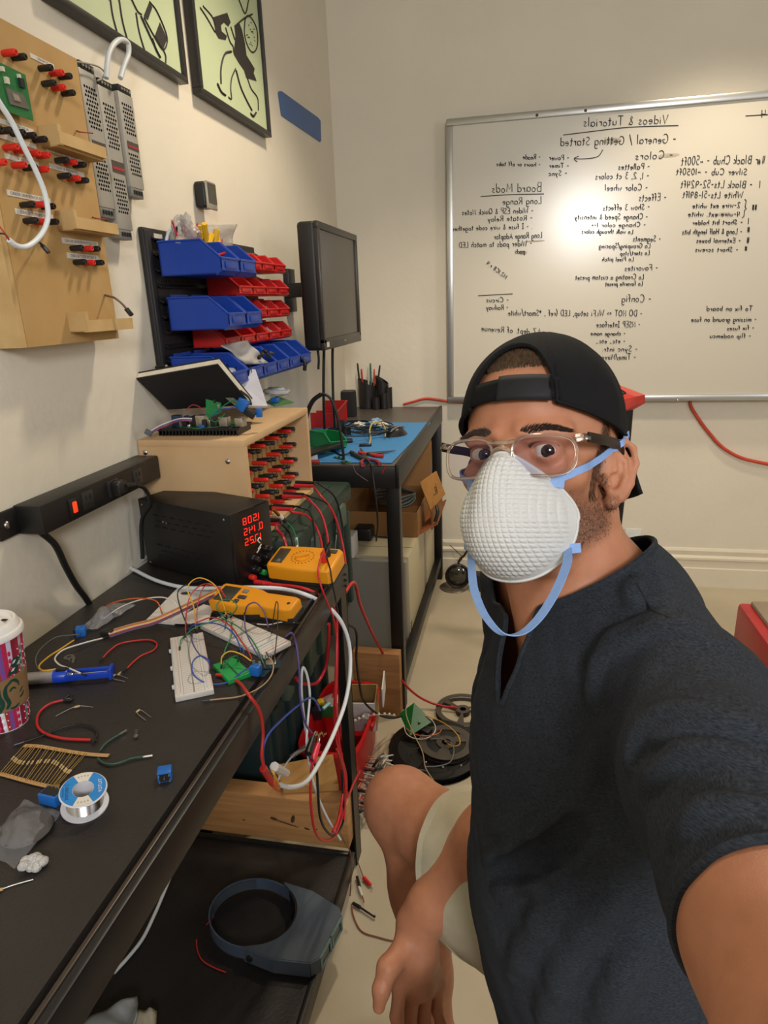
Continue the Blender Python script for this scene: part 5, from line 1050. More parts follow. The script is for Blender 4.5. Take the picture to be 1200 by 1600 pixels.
r_ = thing('black_probe', 'black test probe lying under the yellow multimeter end', 'probe', oz(430, 905, DH))
M().cyl(oz(413, 898, DH+.006), oz(440, 904, DH+.006), .0055, .005, 10, bev=.001).build('grip', leadb, r_); M().cyl(oz(440, 904, DH+.006), oz(452, 908, DH+.006), .003, .002, 8).build('tip_sleeve', leadb, r_)

# ------------------------------------------------------------------ far workbench
FH = .895
t = thing('workbench', 'black steel workbench in the far corner with a blue mat on it', 'workbench', (-.61, 2.6, 0))
fx0, fx1, fy0, fy1 = -.842, -.366, 1.985, 3.205
M().box(((fx0+fx1)/2, (fy0+fy1)/2, FH-.012), (fx1-fx0-.02, fy1-fy0-.01, .022)).build('bench_top', pm('bench_top_grey', '#4f4842', .38, var=.1, scale=9, bump=.08, bscale=200), t)
M().box((fx1-.006, (fy0+fy1)/2, FH-.036), (.014, fy1-fy0, .078), bev=.003).build('front_rail', steelm, t)
M().box(((fx0+fx1)/2, fy0+.006, FH-.04), (fx1-fx0-.02, .012, .07), bev=.003).build('end_rail', steelm, t)
M().box(((fx0+fx1)/2, fy1-.006, FH-.04), (fx1-fx0-.02, .012, .07), bev=.003).build('end_rail', steelm, t)
for x in (fx1-.024, fx0+.024):
    for y in (fy0+.030, fy1-.030): M().box((x, y, (FH-.004)/2), (.044, .044, FH-.004), bev=.004).build('leg', steelm, t)
M().box((fx1-.022, (fy0+fy1)/2, .10), (.03, fy1-fy0-.09, .045), bev=.003).build('lower_rail', steelm, t)
M().box((-.82, (fy0+fy1)/2, .10), (.03, fy1-fy0-.09, .045), bev=.003).build('lower_rail', steelm, t)
matm = pm('bench_mat_blue', '#3b7fb8', .6, var=.04, scale=60)
P = [oz(x, y, FH+.002) for x, y in ((612, 723), (673, 660), (540, 654), (478, 722))]
P[2] = Vector((-.835, P[1][1], FH+.002)); P[3] = Vector((-.835, P[0][1], FH+.002))
M().slab(P, .0018).build('bench_mat', matm, None, 'blue rubber mat covering the front of the far workbench', 'mat')
FM = FH+.002
# pen pot and speaker
t = thing('pen_pot', 'black stepped desk organiser holding pens at the back of the far bench', 'organiser', oz(585, 638, FH))
b0 = oz(583, 638, FH); 
def pot(c, r0, r1, h, cut=0.0, th=.002, n=20):
    m = M(); vs = []; fs = []
    for i in range(n):
        a = 2*math.pi*i/n
        for r, z in ((r0, 0), (r1, h+cut*math.cos(a)), (r1-th, h+cut*math.cos(a)), (r0-th, .003)): vs.append((c[0]+r*math.cos(a), c[1]+r*math.sin(a), c[2]+z))
    for i in range(n):
        j = (i+1) % n
        for q in range(3): fs.append((i*4+q, j*4+q, j*4+q+1, i*4+q+1))
    fs.append(tuple(i*4 for i in range(n))); fs.append(tuple(i*4+3 for i in range(n))[::-1]); return m.add(vs, fs)
pc_ = Vector((b0[0]-.03, b0[1]+.02, FH))
pot(pc_, .042, .045, .125, -.018).build('main_cup', blkp, t)
pot(pc_+Vector((.072, .012, 0)), .03, .032, .135, -.02).build('rear_cup', blkp, t)
for k, (dx, dy, h) in enumerate(((.052, -.045, .055), (.088, -.03, .075), (.104, .0, .095))): pot(pc_+Vector((dx, dy, 0)), .019, .02, h, .004, n=14).build('step_cup', blkp, t)
pens = [((-.03, 0), (-.045, .01, .215), '#23211f', 'black pen leaning to the bins side in the desk organiser'), ((-.015, -.01), (-.02, -.02, .19), '#b5312b', 'red handled tool in the desk organiser'), ((.005, .01), (.006, .012, .195), '#c9c6bd', 'white pen upright in the desk organiser'), ((.02, .0), (.022, -.005, .215), '#3d6b58', 'teal pen upright in the desk organiser'), ((.028, .01), (.036, .015, .185), '#c2452f', 'orange red pen in the desk organiser'), ((.035, 0), (.07, -.01, .205), '#2c2a27', 'dark pen leaning to the whiteboard side in the desk organiser')]
for (ax_, ay_), (bx_, by_, bz_), c, lb in pens:
    a = pc_+Vector((ax_, ay_, .006)); b = pc_+Vector((bx_, by_, bz_)); o = thing('pen', lb, 'pen', a); d = (b-a)
    M().cyl(a, a+d*.86, .0045, n=8).build('barrel', pm('pen_'+c[1:], c, .4), o); M().cyl(a+d*.86, b, .005, .0035, 8).build('cap', pm('pen_'+c[1:], c, .4), o)
q = oz(546, 650, FH)
t = thing('speaker', 'black rounded speaker by the pen organiser', 'speaker', q)
sx_, sy_, hs = .034, .03, .115
def rr_outline(a, b, n=24, e=4): return [(a*math.copysign(abs(math.cos(2*math.pi*i/n))**(2/e), math.cos(2*math.pi*i/n)), b*math.copysign(abs(math.sin(2*math.pi*i/n))**(2/e), math.sin(2*math.pi*i/n))) for i in range(n)]
m = M(); rings = [(.96, 0), (1, .01), (1, hs*.5), (.98, hs*.9), (.93, hs*.985)]; vs = []; n = 24
for s_, z in rings: vs += [(q[0]+x*s_, q[1]+y*s_, q[2]+z) for x, y in rr_outline(sx_, sy_, n)]
fs = [(i*n+j, i*n+(j+1) % n, (i+1)*n+(j+1) % n, (i+1)*n+j) for i in range(len(rings)-1) for j in range(n)]+[tuple(range(n))[::-1]]
m.add(vs, fs); m.build('cabinet', pm('speaker_cloth', '#1a191a', .8, bump=.3, bscale=900), t, ang=50)
m = M(); m.prism([(x*.93, y*.93) for x, y in rr_outline(sx_, sy_, n)], .002, Matrix.Translation(q+Z_*hs*.985) @ Matrix.Rotation(.06, 4, 'X')); m.build('top_plate', blkp, t)
# mouse
q = oz(610, 684, FM); ux = (oz(636, 678, FM)-oz(601, 686, FM)); ux[2] = 0; ux.normalize(); R = Matrix((ux, Z_.cross(ux), Z_)).transposed()
t = thing('computer_mouse', 'black computer mouse with grey stripes on the blue mat', 'mouse', oz(619, 680, FM), R)
def mouse(u, v):
    a = 2*math.pi*u; x = .056*math.cos(a); y = .031*math.sin(a)*(1-.12*math.cos(2*a)); k = v
    h = .036*(1-k**2.6)*(1+.18*math.cos(a)*-1*k)+.0
    return (x*k*(1 if k < 1 else 1), y*k, max(.001, h))
M().grid(mouse, 28, 9, closed_u=True).build('shell', pm('mouse_black', '#1d1c1c', .3), t, local=True)
for y in (-.017, .003):
    M().ribbon([(-.045, y*.8, .0225), (-.02, y, .0335), (.012, y*.9, .0355), (.035, y*.7, .026)], Vector((0, .008, 0)), .003, 5).build('grey_stripe', pm('mouse_grey', '#77777a', .35), t, local=True)
M().lathe([(.0001, -.003), (.008, -.003), (.008, .003), (.0001, .003)], Matrix.Translation((-.034, 0, .026)) @ Matrix.Rotation(math.pi/2, 4, 'X'), 14).build('wheel', blkp, t, local=True)
# pliers
def pliers(label, tip, piv, h1, h2, c, mat_h, name='pliers'):
    t = thing(name, label, 'pliers', oz(*piv, FM)); Zp = FM+.006
    a, p, b1, b2 = [oz(x, y, Zp) for x, y in (tip, piv, h1, h2)]
    stl = pm('tool_steel', '#57534e', .35, .85)
    for s_ in (-1, 1):
        d = (a-p).normalized(); nn = Vector((-d[1], d[0], 0))*.004*s_; M().tube([p+nn, (a+p)/2+nn*.8, a+nn*.1], .005, n=6, k=3, rs=(1, .25)).build('jaw', stl, t)
    M().cyl(p-Z_*.004, p+Z_*.005, .009, n=12).build('pivot', stl, t)
    for b_ in (b1, b2): 
        mid = (p+b_)/2+Vector((-(b_-p)[1], (b_-p)[0], 0))*.12*(1 if b_ is b1 else -1); M().tube([p, mid, b_], .0062, n=8, k=5, rs=(.75, 1.05)).build('handle', mat_h, t)
pliers('long-nosed pliers with red handles on the blue mat', (618, 704), (577, 709), (561, 707), (599, 713), 'r', pm('handle_red', '#b8332f', .45))
pliers('side cutters with red and black grips at the front edge of the mat', (563, 700), (572, 717), (594, 725), (567, 727), 'k', pm('handle_dark_red', '#8e2a2c', .45))
r_ = thing('soldering_iron', 'dark grey soldering tool with its cord hanging over the bench edge', 'tool', oz(560, 714, FM))
M().tube([oz(549, 707, FM+.008), oz(560, 713, FM+.008), oz(577, 721, FM+.008)], .008, n=10, k=4, rs=(1, .7)).build('grip', pm('tool_grey', '#2f2d2c', .5), r_)
M().tube([oz(549, 707, FM+.008), oz(535, 711, FM+.004), oz(524, 706, FM+.004), oz(505, 697, FM+.004)], .003, n=6).build('tail', blkc, r_)
M().tube([oz(572, 716, FM+.012), oz(578, 724, FM+.01), Vector((-.45, 1.975, .885)), oy(586, 770, 1.965), oy(590, 810, 1.99), oy(588, 845, 2.2)], .0034, n=6).build('cord', pm('brown_cord', '#2a2320', .5), r_)
wire('thin_wire', 'thin pale wire hanging over the front of the far workbench', 'wire', [oz(551, 727, FM+.003), oy(556, 738, 1.97), oy(566, 746, 1.968), oy(575, 752, 1.968)], .0012, pm('pale_wire', '#6b5d50', .5))
wire('red_wire', 'short red wire hanging off the front rail by the side cutters', 'wire', [oz(601, 727, FM+.003), oy(600, 733, 1.97), oy(597, 740, 1.968)], .0018, redw)
# tangle of cables on the mat
rng = random.Random(11)
for k in range(7):
    cxp, cyp = 572+rng.uniform(-14, 22), 668+rng.uniform(-5, 6); P = []
    rx_, ry_ = rng.uniform(26, 44), rng.uniform(5, 9); ph = rng.uniform(0, 6)
    for j in range(10): a = ph+j*.68; P.append(oz(cxp+rx_*math.cos(a), cyp+ry_*math.sin(a), FM+.004+.006*k*abs(math.sin(a*1.3))+.003))
    wire('tangled_cable', 'dark cable coiled in the tangle on the blue mat', 'cable', P, .0028, pm('cable_navy', '#1c2026', .45), 'tangled cables on the mat')
for k, (x, y) in enumerate(((562, 663), (585, 661), (598, 664), (588, 657))):
    crumple(M(), oz(x, y, FM+.03), .022, .014, .009, .5, 16, k+20).build('cable_end', pm('cable_tag_%d' % (k % 2), ('#cfc9b8', '#8ea9c4')[k % 2], .4), None, ('whitish', 'pale blue', 'whitish', 'pale blue')[k]+' plastic tag in the cable tangle, '+('nearest the red tray', 'above the middle', 'nearest the mouse', 'at the very back')[k], 'tag')
wire('yellow_cable', 'yellow and tan flex looping from the tangle to a small board', 'cable', [oz(602, 682, FM+.01), oz(601, 668, FM+.03), oz(594, 660, FM+.04), oz(585, 660, FM+.04), oz(578, 670, FM+.03), oz(579, 685, FM+.012), oz(577, 694, FM+.008)], .003, pm('flex_yellow', '#bda55e', .45))
M().box(oz(571, 695, FM+.005), (.045, .018, .008), rot=Rz(.15), bev=.003).build('small_plug', blkp, None, 'small dark flat connector at the end of the yellow flex', 'connector')
wire('cable_tail', 'dark cable end pointing to the bench front from the tangle', 'cable', [oz(600, 672, FM+.006), oz(612, 668, FM+.006), oz(625, 666, FM+.005), oz(630, 667, FM+.005)], .003, pm('cable_navy', '#1c2026', .45))
# red tray, green scoop, black rail with parts
t = thing('red_tray', 'red plastic two-part tray by the speaker on the far bench', 'tray', oz(512, 668, FH))
redt = pm('red_tray', '#b81f22', .4, var=.06)
c = oz(513, 664, FH); L_, W_, H_ = .19, .13, .085; bm_ = M()
tc_ = Vector((c[0]-.02, c[1]+.02, FH))
bm_.box(tc_+Z_*.0015, (W_, L_, .003)); 
for sx_ in (-1, 1):
    bm_.slab([tc_+Vector((sx_*W_/2, -L_/2, 0)), tc_+Vector((sx_*W_/2, L_/2, 0)), tc_+Vector((sx_*(W_/2+.012), L_/2, H_)), tc_+Vector((sx_*(W_/2+.012), -L_/2, H_*.72))], .003*sx_)
bm_.box(tc_+Vector((0, L_/2, H_/2)), (W_+.02, .003, H_)); bm_.box(tc_+Vector((0, -L_/2, H_*.36)), (W_+.02, .003, H_*.72))
bm_.build('tray_body', redt, t); M().box(tc_+Vector((0, -.01, H_*.36)), (W_+.012, .003, H_*.7)).build('divider', redt, t)
M().tube([tc_+Vector((-W_/2-.012, -L_/2, H_*.72)), tc_+Vector((W_/2+.012, -L_/2, H_*.72)), tc_+Vector((W_/2+.012, L_/2, H_)), tc_+Vector((-W_/2-.012, L_/2, H_))], .004, n=6, k=1, closed=True).build('rim', redt, t)
t = thing('green_scoop', 'green plastic scoop-shaped bin tipped towards the wooden post box', 'bin', oz(493, 700, FH))
gsm = pm('green_bin', '#12713f', .4, var=.06)
g0 = oz(497, 703, FH); R = Rz(-.5) @ Rx(-.12)
t.matrix_world = Matrix.Translation((g0[0]-.03, g0[1], FH+.012)) @ R.to_4x4(); _minv[t.name] = t.matrix_world.inverted()
bin_mesh(.10, .085, .055).build('scoop_body', gsm, t, local=True); bin_rim(.10, .085, .055).build('rim', gsm, t, local=True)
blk2 = pm('black_part', '#191818', .4)
t = thing('black_tool_rest', 'black tool rest with round sockets in front of the red tray', 'stand', oz(535, 690, FH))
for k, (x, y, r, h) in enumerate(((520, 684, .018, .04), (533, 678, .016, .055), (540, 680, .022, .03))): M().lathe([(.0001, 0), (r, 0), (r, h), (r*.7, h), (r*.65, h*.4), (.0001, h*.4)], Matrix.Translation(oz(x, y, FM)), 16).build('socket', blk2, t)
M().box(oz(530, 689, FM+.006), (.10, .035, .012), rot=Rz(.25), bev=.004).build('base', blk2, t)
M().slab([oz(480, 706, FM+.02), oz(535, 690, FM+.02), oz(537, 697, FM+.02), oz(480, 715, FM+.02)], .008).build('black_rail', blk2, None, 'flat black strip under the green scoop on the far bench', 'strip')
# black hoop standing up behind the post box
P = [oy(x, y, 2.03) for x, y in ((478, 656), (482, 640), (490, 625), (502, 616), (514, 620), (524, 640), (531, 672), (536, 705), (537, 726))]
wire('black_hoop', 'black flexible hoop arching over the red tray', 'hoop', P, .0045, blkc, n=8)
M().tube([P[0], P[1], P[2], P[3]], .0075, n=8).build('hoop_pad', blkc, None, 'thick black padded section of the hoop by the wooden post box', 'pad')
# green circuit strips and bits at the mat's front-left corner
for k, (x, y, sx_, sy_, r, nm, lb) in enumerate(((505, 708, .05, .03, .3, 'pcb_mint', 'mint green circuit board by the front corner of the mat'), (530, 717, .05, .012, -.6, 'pcb_green', 'narrow green circuit strip lying at the front of the mat'), (541, 724, .04, .012, -.5, 'pcb_green', 'second narrow green circuit strip at the very edge of the mat'))):
    o = thing('circuit_board', lb, 'circuit board', oz(x, y, FM), Rz(r)); M().box((0, 0, .004), (sx_, sy_, .0016)).build('board', pm('pcb_mint', '#3b9a6a', .4, var=.1) if nm == 'pcb_mint' else pcbm, o, local=True)
    for q in range(3): M().box((-sx_*.3+q*sx_*.3, 0, .0065), (.006, .005, .004)).build('chip', (tinm, chipm, tinm)[q], o, local=True)
M().box(oz(485, 722, FH+.006), (.06, .012, .012), rot=Rz(.1), bev=.002).build('red_bar', pm('dark_red', '#8c1f1f', .4), None, 'dark red flat bar behind the wooden post box', 'bar')
M().box(oz(484, 713, FH+.012), (.05, .03, .02), rot=Rz(.4), bev=.002).build('white_block', whpl, None, 'small white block behind the wooden post box', 'block')

# ------------------------------------------------------------------ under the far workbench
beige = pm('pc_beige', '#b9ad8f', .5, var=.03, scale=5); beiged = pm('pc_front', '#8f8b80', .5, var=.04, scale=4)
def tower(label, x0, x1, y0, y1, h, vents=True):
    t = thing('computer_tower', label, 'computer', ((x0+x1)/2, (y0+y1)/2, 0))
    M().box(((x0+x1)/2, (y0+y1)/2+.02, .01+(h-.01)/2), (x1-x0, y1-y0-.04, h-.01), bev=.004).build('case', beige, t)
    M().box(((x0+x1)/2, y0+.012, .01+(h-.014)/2), (x1-x0-.004, .024, h-.014), bev=.008, seg=3).build('front_panel', beiged, t)
    M().box(((x0+x1)/2, y0+.05+.09, h+.0004), (x1-x0, .002, .0012)).build('top_seam', pm('seam', '#6f6753', .7), t)
    for sx_ in (x0+.03, x1-.03):
        for sy_ in (y0+.05, y1-.05): M().box((sx_, sy_, .006), (.03, .03, .012)).build('foot', blkp, t)
    if vents:
        for k in range(10): M().box((x1+.0003, y0+.06, .06+k*.011), (.0012, .03, .004)).build('vent_slot', holem, t)
    return t
tower('beige computer tower under the far workbench, closest to the bench front', -.66, -.402, 2.30, 2.76, .447)
tower('second beige computer tower under the far workbench, against the back', -.66, -.402, 2.80, 3.12, .41, False)
M().box((-.66, 2.34, .447+.045), (.10, .08, .09), bev=.004).build('white_box', whpl, None, 'small white box standing on the beige tower', 'box')
t = thing('black_adapter', 'black power adapter with its lead lying on the beige tower', 'adapter', oz(575, 835, .447))
q = oz(572, 838, .447); M().box((q[0], q[1]+.01, .447+.028), (.075, .15, .055), bev=.010, seg=3).build('body', blkp, t)
M().tube([(q[0]+.03, q[1]+.06, .49), oz(590, 815, .46), oz(594, 830, .452), oz(588, 838, .452), oz(608, 840, .452)], .003, n=6).build('cord', blkc, t)

# open carton on top of the towers
kraft = pm('kraft_card', '#8c6338', .75, hex2='#966c3f', scale=5, bump=.03, bscale=60); kraftd = pm('kraft_card_dark', '#7b5530', .8)
t = thing('carton', 'open brown cardboard carton with raised flaps on the computer towers', 'carton', (-.56, 2.82, .447))
bx_0, bx_1, by_0, by_1, bz_0, bz_1 = -.70, -.40, 2.56, 2.98, .449, .555
for c_, d_ in ((((bx_0+bx_1)/2, by_0, (bz_0+bz_1)/2), (bx_1-bx_0, .005, bz_1-bz_0)), (((bx_0+bx_1)/2, by_1, (bz_0+bz_1)/2), (bx_1-bx_0, .005, bz_1-bz_0)), ((bx_0, (by_0+by_1)/2, (bz_0+bz_1)/2), (.005, by_1-by_0, bz_1-bz_0)), ((bx_1, (by_0+by_1)/2, (bz_0+bz_1)/2), (.005, by_1-by_0, bz_1-bz_0))):
    M().box(c_, d_).build('wall_panel', kraft, t)
M().box(((bx_0+bx_1)/2, (by_0+by_1)/2, bz_0+.003), (bx_1-bx_0-.006, by_1-by_0-.006, .005)).build('bottom_panel', kraftd, t)
M().slab([(bx_0, by_1, bz_1), (bx_1, by_1, bz_1), (bx_1, by_1+.07, bz_1+.20), (bx_0, by_1+.07, bz_1+.20)], .004).build('flap', kraft, t)
M().slab([(bx_0, by_0, bz_1), (bx_0, by_1, bz_1), (bx_0-.05, by_1, bz_1+.12), (bx_0-.05, by_0, bz_1+.12)], .004).build('flap', kraft, t)
P = [oy(655, 754, 2.62), oy(681, 736, 2.72), oy(695, 772, 2.78), oy(672, 797, 2.66)]
fl = M().slab(P, .004).build('flap', pm('kraft_light', '#a8763c', .75), t)
qq = (P[0]+P[1]+P[2]+P[3])/4; ux = (P[1]-P[0]).normalized(); uy = (P[0]-P[3]).normalized(); uy = (uy-ux*ux.dot(uy)).normalized(); nn = ux.cross(uy)
if nn.dot(CAM0-qq) < 0: nn = -nn
def symline(m, pts): m.tube([qq+nn*.0065+ux*a+uy*b for a, b in pts], .0016, n=4, k=1)
m = M(); symline(m, [(-.018, .022), (.018, .022), (.018, -.022), (-.018, -.022), (-.018, .022)]); symline(m, [(-.01, -.016), (-.01, .008)]); symline(m, [(-.014, .004), (-.01, .012), (-.006, .004)]); symline(m, [(.008, -.016), (.008, .008)]); symline(m, [(.004, .004), (.008, .012), (.012, .004)]); m.build('box_mark', pm('box_print', '#2f2416', .7), fl)
M().slab([oy(672, 797, 2.655), oy(690, 772, 2.77), oy(690, 800, 2.75), oy(674, 828, 2.65)], .004).build('flap', kraftd, t)
P = [oy(672, 842, 2.60), oy(701, 814, 3.0), oy(701, 822, 3.0), oy(672, 848, 2.60)]
M().slab([(bx_1+.002, 2.60, .449), (bx_1+.075, 2.62, .49), (bx_1+.075, 2.98, .49), (bx_1+.002, 2.98, .449)], .004).build('brown_flap', pm('kraft_red', '#93552f', .75), None, 'reddish brown card strip sticking out beside the carton', 'card')
for k in range(4):
    wire('coiled_cable', 'grey cable coiled inside the open carton', 'cable', [(-.53+.09*math.cos(a), 2.75+.10*math.sin(a), .555+.008*k+.01*math.sin(2*a+k)) for a in [j*.7 for j in range(9)]], .006, pm('cable_greygreen', '#4c5350', .45), 'cables in the carton', closed=True)
M().tube([oy(680, 815, 2.63), oy(684, 800, 2.64), oy(682, 790, 2.66)], .008, n=8, k=4).build('black_tool', blkp, None, 'black clip hanging on the side of the carton', 'clip')
# floor lamp head
q = oz(716, 917, .0)
t = thing('work_light', 'round black work light with a glass lens on the floor by the baseboard', 'lamp', (q[0], q[1], 0)); lc = Vector((q[0], q[1]-.02, .072))
d = (CAM0-lc); d[2] *= .12; d.normalize(); Q = d.to_track_quat('Z', 'Y').to_matrix().to_4x4(); mt4 = Matrix.Translation(lc) @ Q
M().lathe([(.0001, -.05), (.04, -.045), (.06, -.01), (.064, .012), (.058, .016), (.052, .008), (.052, .0)], mt4, 32, caps=False).build('housing', blkp, t)
M().lathe([(.0001, .018), (.02, .0165), (.04, .011), (.052, .003)], mt4, 32, caps=False).build('lens', pm('lamp_lens', '#5d5a54', .05, .75, var=.2, scale=15), t)
M().lathe([(.0001, 0), (.07, 0), (.072, .004), (.068, .007), (.0001, .008)], Matrix.Translation((q[0]-.02, q[1]-.01, 0)), 28, caps=False).build('base', pm('lamp_base', '#8b8271', .3, .7), t)
M().tube([lc+Vector((0, .02, .055)), lc+Vector((.01, .02, .08)), lc+Vector((.03, .02, .10)), lc+Vector((.045, .01, .13))], .006, n=8).build('neck', pm('antique_metal', '#4a4131', .35, .8), t)
M().box((q[0]+.10, q[1]-.02, .045), (.07, .06, .09), bev=.006).build('black_box', blkp, None, 'small black box beside the round work light', 'box')
M().tube([oz(745, 900, .07), oz(765, 896, .08)], .006, n=8, k=1).build('white_stick', whpl, None, 'short white stick with a red tip over the black box', 'stick')
wire('thin_cable', 'thin cord running down the baseboard to the round work light', 'cord', [oy(703, 852, YB-.03), oy(712, 860, YB-.04), oy(722, 870, YB-.06), lc+Vector((.0, .02, .055))], .002, blkc)

# ------------------------------------------------------------------ floor between the benches
woodm = pm('pine_board', '#8d6039', .6, hex2='#a87a4a', scale=6, stretch=(1, 1, 12), bump=.03)
t = M().box((-.458, 1.965, .125), (.165, .042, .245), bev=.003).build('wood_block', woodm, None, 'thick brown wooden block standing on edge before the computer tower', 'block')
redtub = pm('red_tub', '#b3161a', .35, var=.06)
t = thing('red_tub', 'red plastic tub of circuit boards and packing on the floor between the benches', 'tub', (-.52, 1.70, 0))
def rtub(m, c, ax_, ay_, h, taper=.86, n=40, e=5, th=.006):
    o = rr_outline(1, 1, n, e); vs = []; 
    for s_, z in ((taper, 0), (1, h), (1+.035, h+.002), (1+.035, h-.012), (1.0, h-.012)): pass
    rings = [(taper, 0), (.99, h-.02), (1.05, h-.018), (1.06, h-.006), (1.04, h), (.975, h), (taper-.03, .008)]
    for s_, z in rings: vs += [(c[0]+x*ax_*s_, c[1]+y*ay_*s_, c[2]+z) for x, y in o]
    fs = [(i*n+j, i*n+(j+1) % n, (i+1)*n+(j+1) % n, (i+1)*n+j) for i in range(len(rings)-1) for j in range(n)]+[tuple(range(n))[::-1], tuple((len(rings)-1)*n+j for j in range(n))]
    return m.add(vs, fs)
rtub(M(), (-.515, 1.69, 0), .092, .185, .175).build('tub_body', redtub, t, ang=30)
M().box((-.415, 1.70, .15), (.008, .07, .022), bev=.004).build('handle', redtub, t)
wb = pm('white_card', '#c9c5bf', .6); crd = pm('card_inside', '#9a7a4a', .7)
t = thing('white_carton', 'open white cardboard box leaning inside the red tub', 'carton', (-.47, 1.75, .1)); R = Rz(.12) @ Rx(.12)
for c_, d_, mt in (((0, -.045, .055), (.12, .004, .11), wb), ((0, .045, .055), (.12, .004, .11), crd), ((-.06, 0, .055), (.004, .09, .11), wb), ((.06, 0, .055), (.004, .09, .11), crd), ((0, 0, .003), (.12, .09, .004), crd), ((.085, .0, .13), (.004, .09, .07), wb)):
    M().box(R @ Vector(c_)+Vector((-.48, 1.77, .10)), d_, rot=R).build('card_panel', mt, t)
for k, (x, y, z, s_, c_, nm, lb) in enumerate(((510, 1112, .17, (.05, .004, .05), pcbm, 'circuit_board', 'green round-cornered circuit board standing in the red tub'), (495, 1115, .17, (.03, .02, .04), chipm, 'black_part', 'black part beside the green board in the red tub'), (501, 1100, .18, (.02, .02, .03), yel, 'yellow_part', 'yellow part at the back of the red tub'), (520, 1098, .17, (.05, .05, .03), bagm, 'clear_bag', 'clear bag in the red tub behind the green board'), (510, 1103, .20, (.035, .01, .008), pm('pale_blue', '#8fb6c4', .4), 'blue_strip', 'pale blue strip lying on the green board in the red tub'), (575, 1118, .16, (.06, .03, .02), bagm, 'parts_bag', 'bag of small parts in the red tub, on the side of the floor'))):
    q = oz(x, y, z); M().box(q, s_, rot=Rz(.3*k) @ Rx(.2), bev=.002).build(nm, c_, None, lb, 'part')
# string of small leds from the tub to the green board
t = thing('led_string', 'string of small clear lamps trailing out of the red tub', 'lamp string', oz(590, 1120, .17))
P = smooth_pts([oz(555, 1127, .17), oz(565, 1122, .18), oz(578, 1118, .185), oz(592, 1117, .17), oz(606, 1117, .12), oz(618, 1119, .07)], 5); M().tube(P, .002, n=5, k=1).build('cord', pm('cord_pale', '#a59d8f', .5), t)
for q in P[::3]: M().ball(q+Z_*.003, .005, n=8).build('lamp', pm('clear_lamp', '#d5d0c3', .15, .2), t)
# reels of led strip
def reel(label, c, r, mt, rim, core, h=.016, wound=False, tilt=None):
    R = tilt or Matrix.Identity(3); t = thing('tape_reel', label, 'reel', c, R)
    for z in (0, h):
        m = M(); n = 60
        def ring(r0, r1): m.lathe([(r0, z), (r1, z), (r1, z+.002), (r0, z+.002), (r0, z)], None, n, caps=False)
        ring(rim*r, r); ring(core*.45*r, core*r)
        for k in range(3):
            a = k*2*math.pi/3+.5; wd = .30 if not wound else .7
            m.lathe([(core*r*.98, z), (rim*r*1.01, z), (rim*r*1.01, z+.002), (core*r*.98, z+.002), (core*r*.98, z)], None, 8, caps=False, a0=a-wd*.5, a1=a+wd*.5)
        m.build('flange', mt, t, local=True)
    M().lathe([(core*r, .002), (core*r, h)], None, 32, caps=False).build('core', blkp, t, local=True)
    if wound: M().lathe([(core*r+.002, .0025), (r*.9, .0025), (r*.9, h-.0005), (core*r+.002, h-.0005)], None, 60, caps=False).build('wound_tape', pm('tape_dark', '#171514', .35, bump=.3, bscale=300), t, local=True)
    return t
ra = Vector((-.235, 1.77, 0)); blg = pm('reel_black', '#121112', .22); grg = pm('reel_grey', '#4a443d', .35)
reel('large glossy black reel of light strip lying on the floor behind the knee', ra+Vector((0, 0, .001)), .148, blg, .80, .36, .022, True)
reel('smaller grey-brown reel on top of the large black reel', ra+Vector((.035, .01, .0265)), .088, grg, .72, .36, .014, True)
reel('open grey reel without tape on the floor behind the black reel', Vector((-.165, 2.0, .001)), .095, grg, .82, .26, .016, False)
for k in range(16):
    a = k*.28-2.4; q = ra+Vector((.035+.102*math.cos(a), .01+.102*math.sin(a), .0265)); 
    if k % 2: M().ball(q, .003, n=6).build('strip_lamp', pm('clear_lamp', '#d5d0c3', .15, .2), None, 'tiny clear lamp on the edge of the reels', 'lamp', 'lamps of the strip on the reels')
t = thing('circuit_board', 'green circuit board trailing loose wires, propped on the reels', 'circuit board', oz(653, 1122, .06))
P = [oz(624, 1115, .07), oz(647, 1098, .10), oz(676, 1127, .07), oz(640, 1150, .045)]
M().slab(P[::-1], .003).build('board', pm('pcb_deep', '#0d5a26', .35, var=.1, scale=60), t); qc = (P[0]+P[1]+P[2]+P[3])/4
for k, (x, y) in enumerate(((655, 1128), (662, 1124), (668, 1130), (650, 1132), (660, 1134))): M().box(oz(x, y, .072-.004*k), (.008, .006, .006), rot=Rz(.6), bev=.001).build('component', (tinm, chipm)[k % 2], t)
M().box(oz(663, 1141, .045), (.05, .03, .02), rot=Rz(-.5), bev=.003).build('black_module', chipm, t)
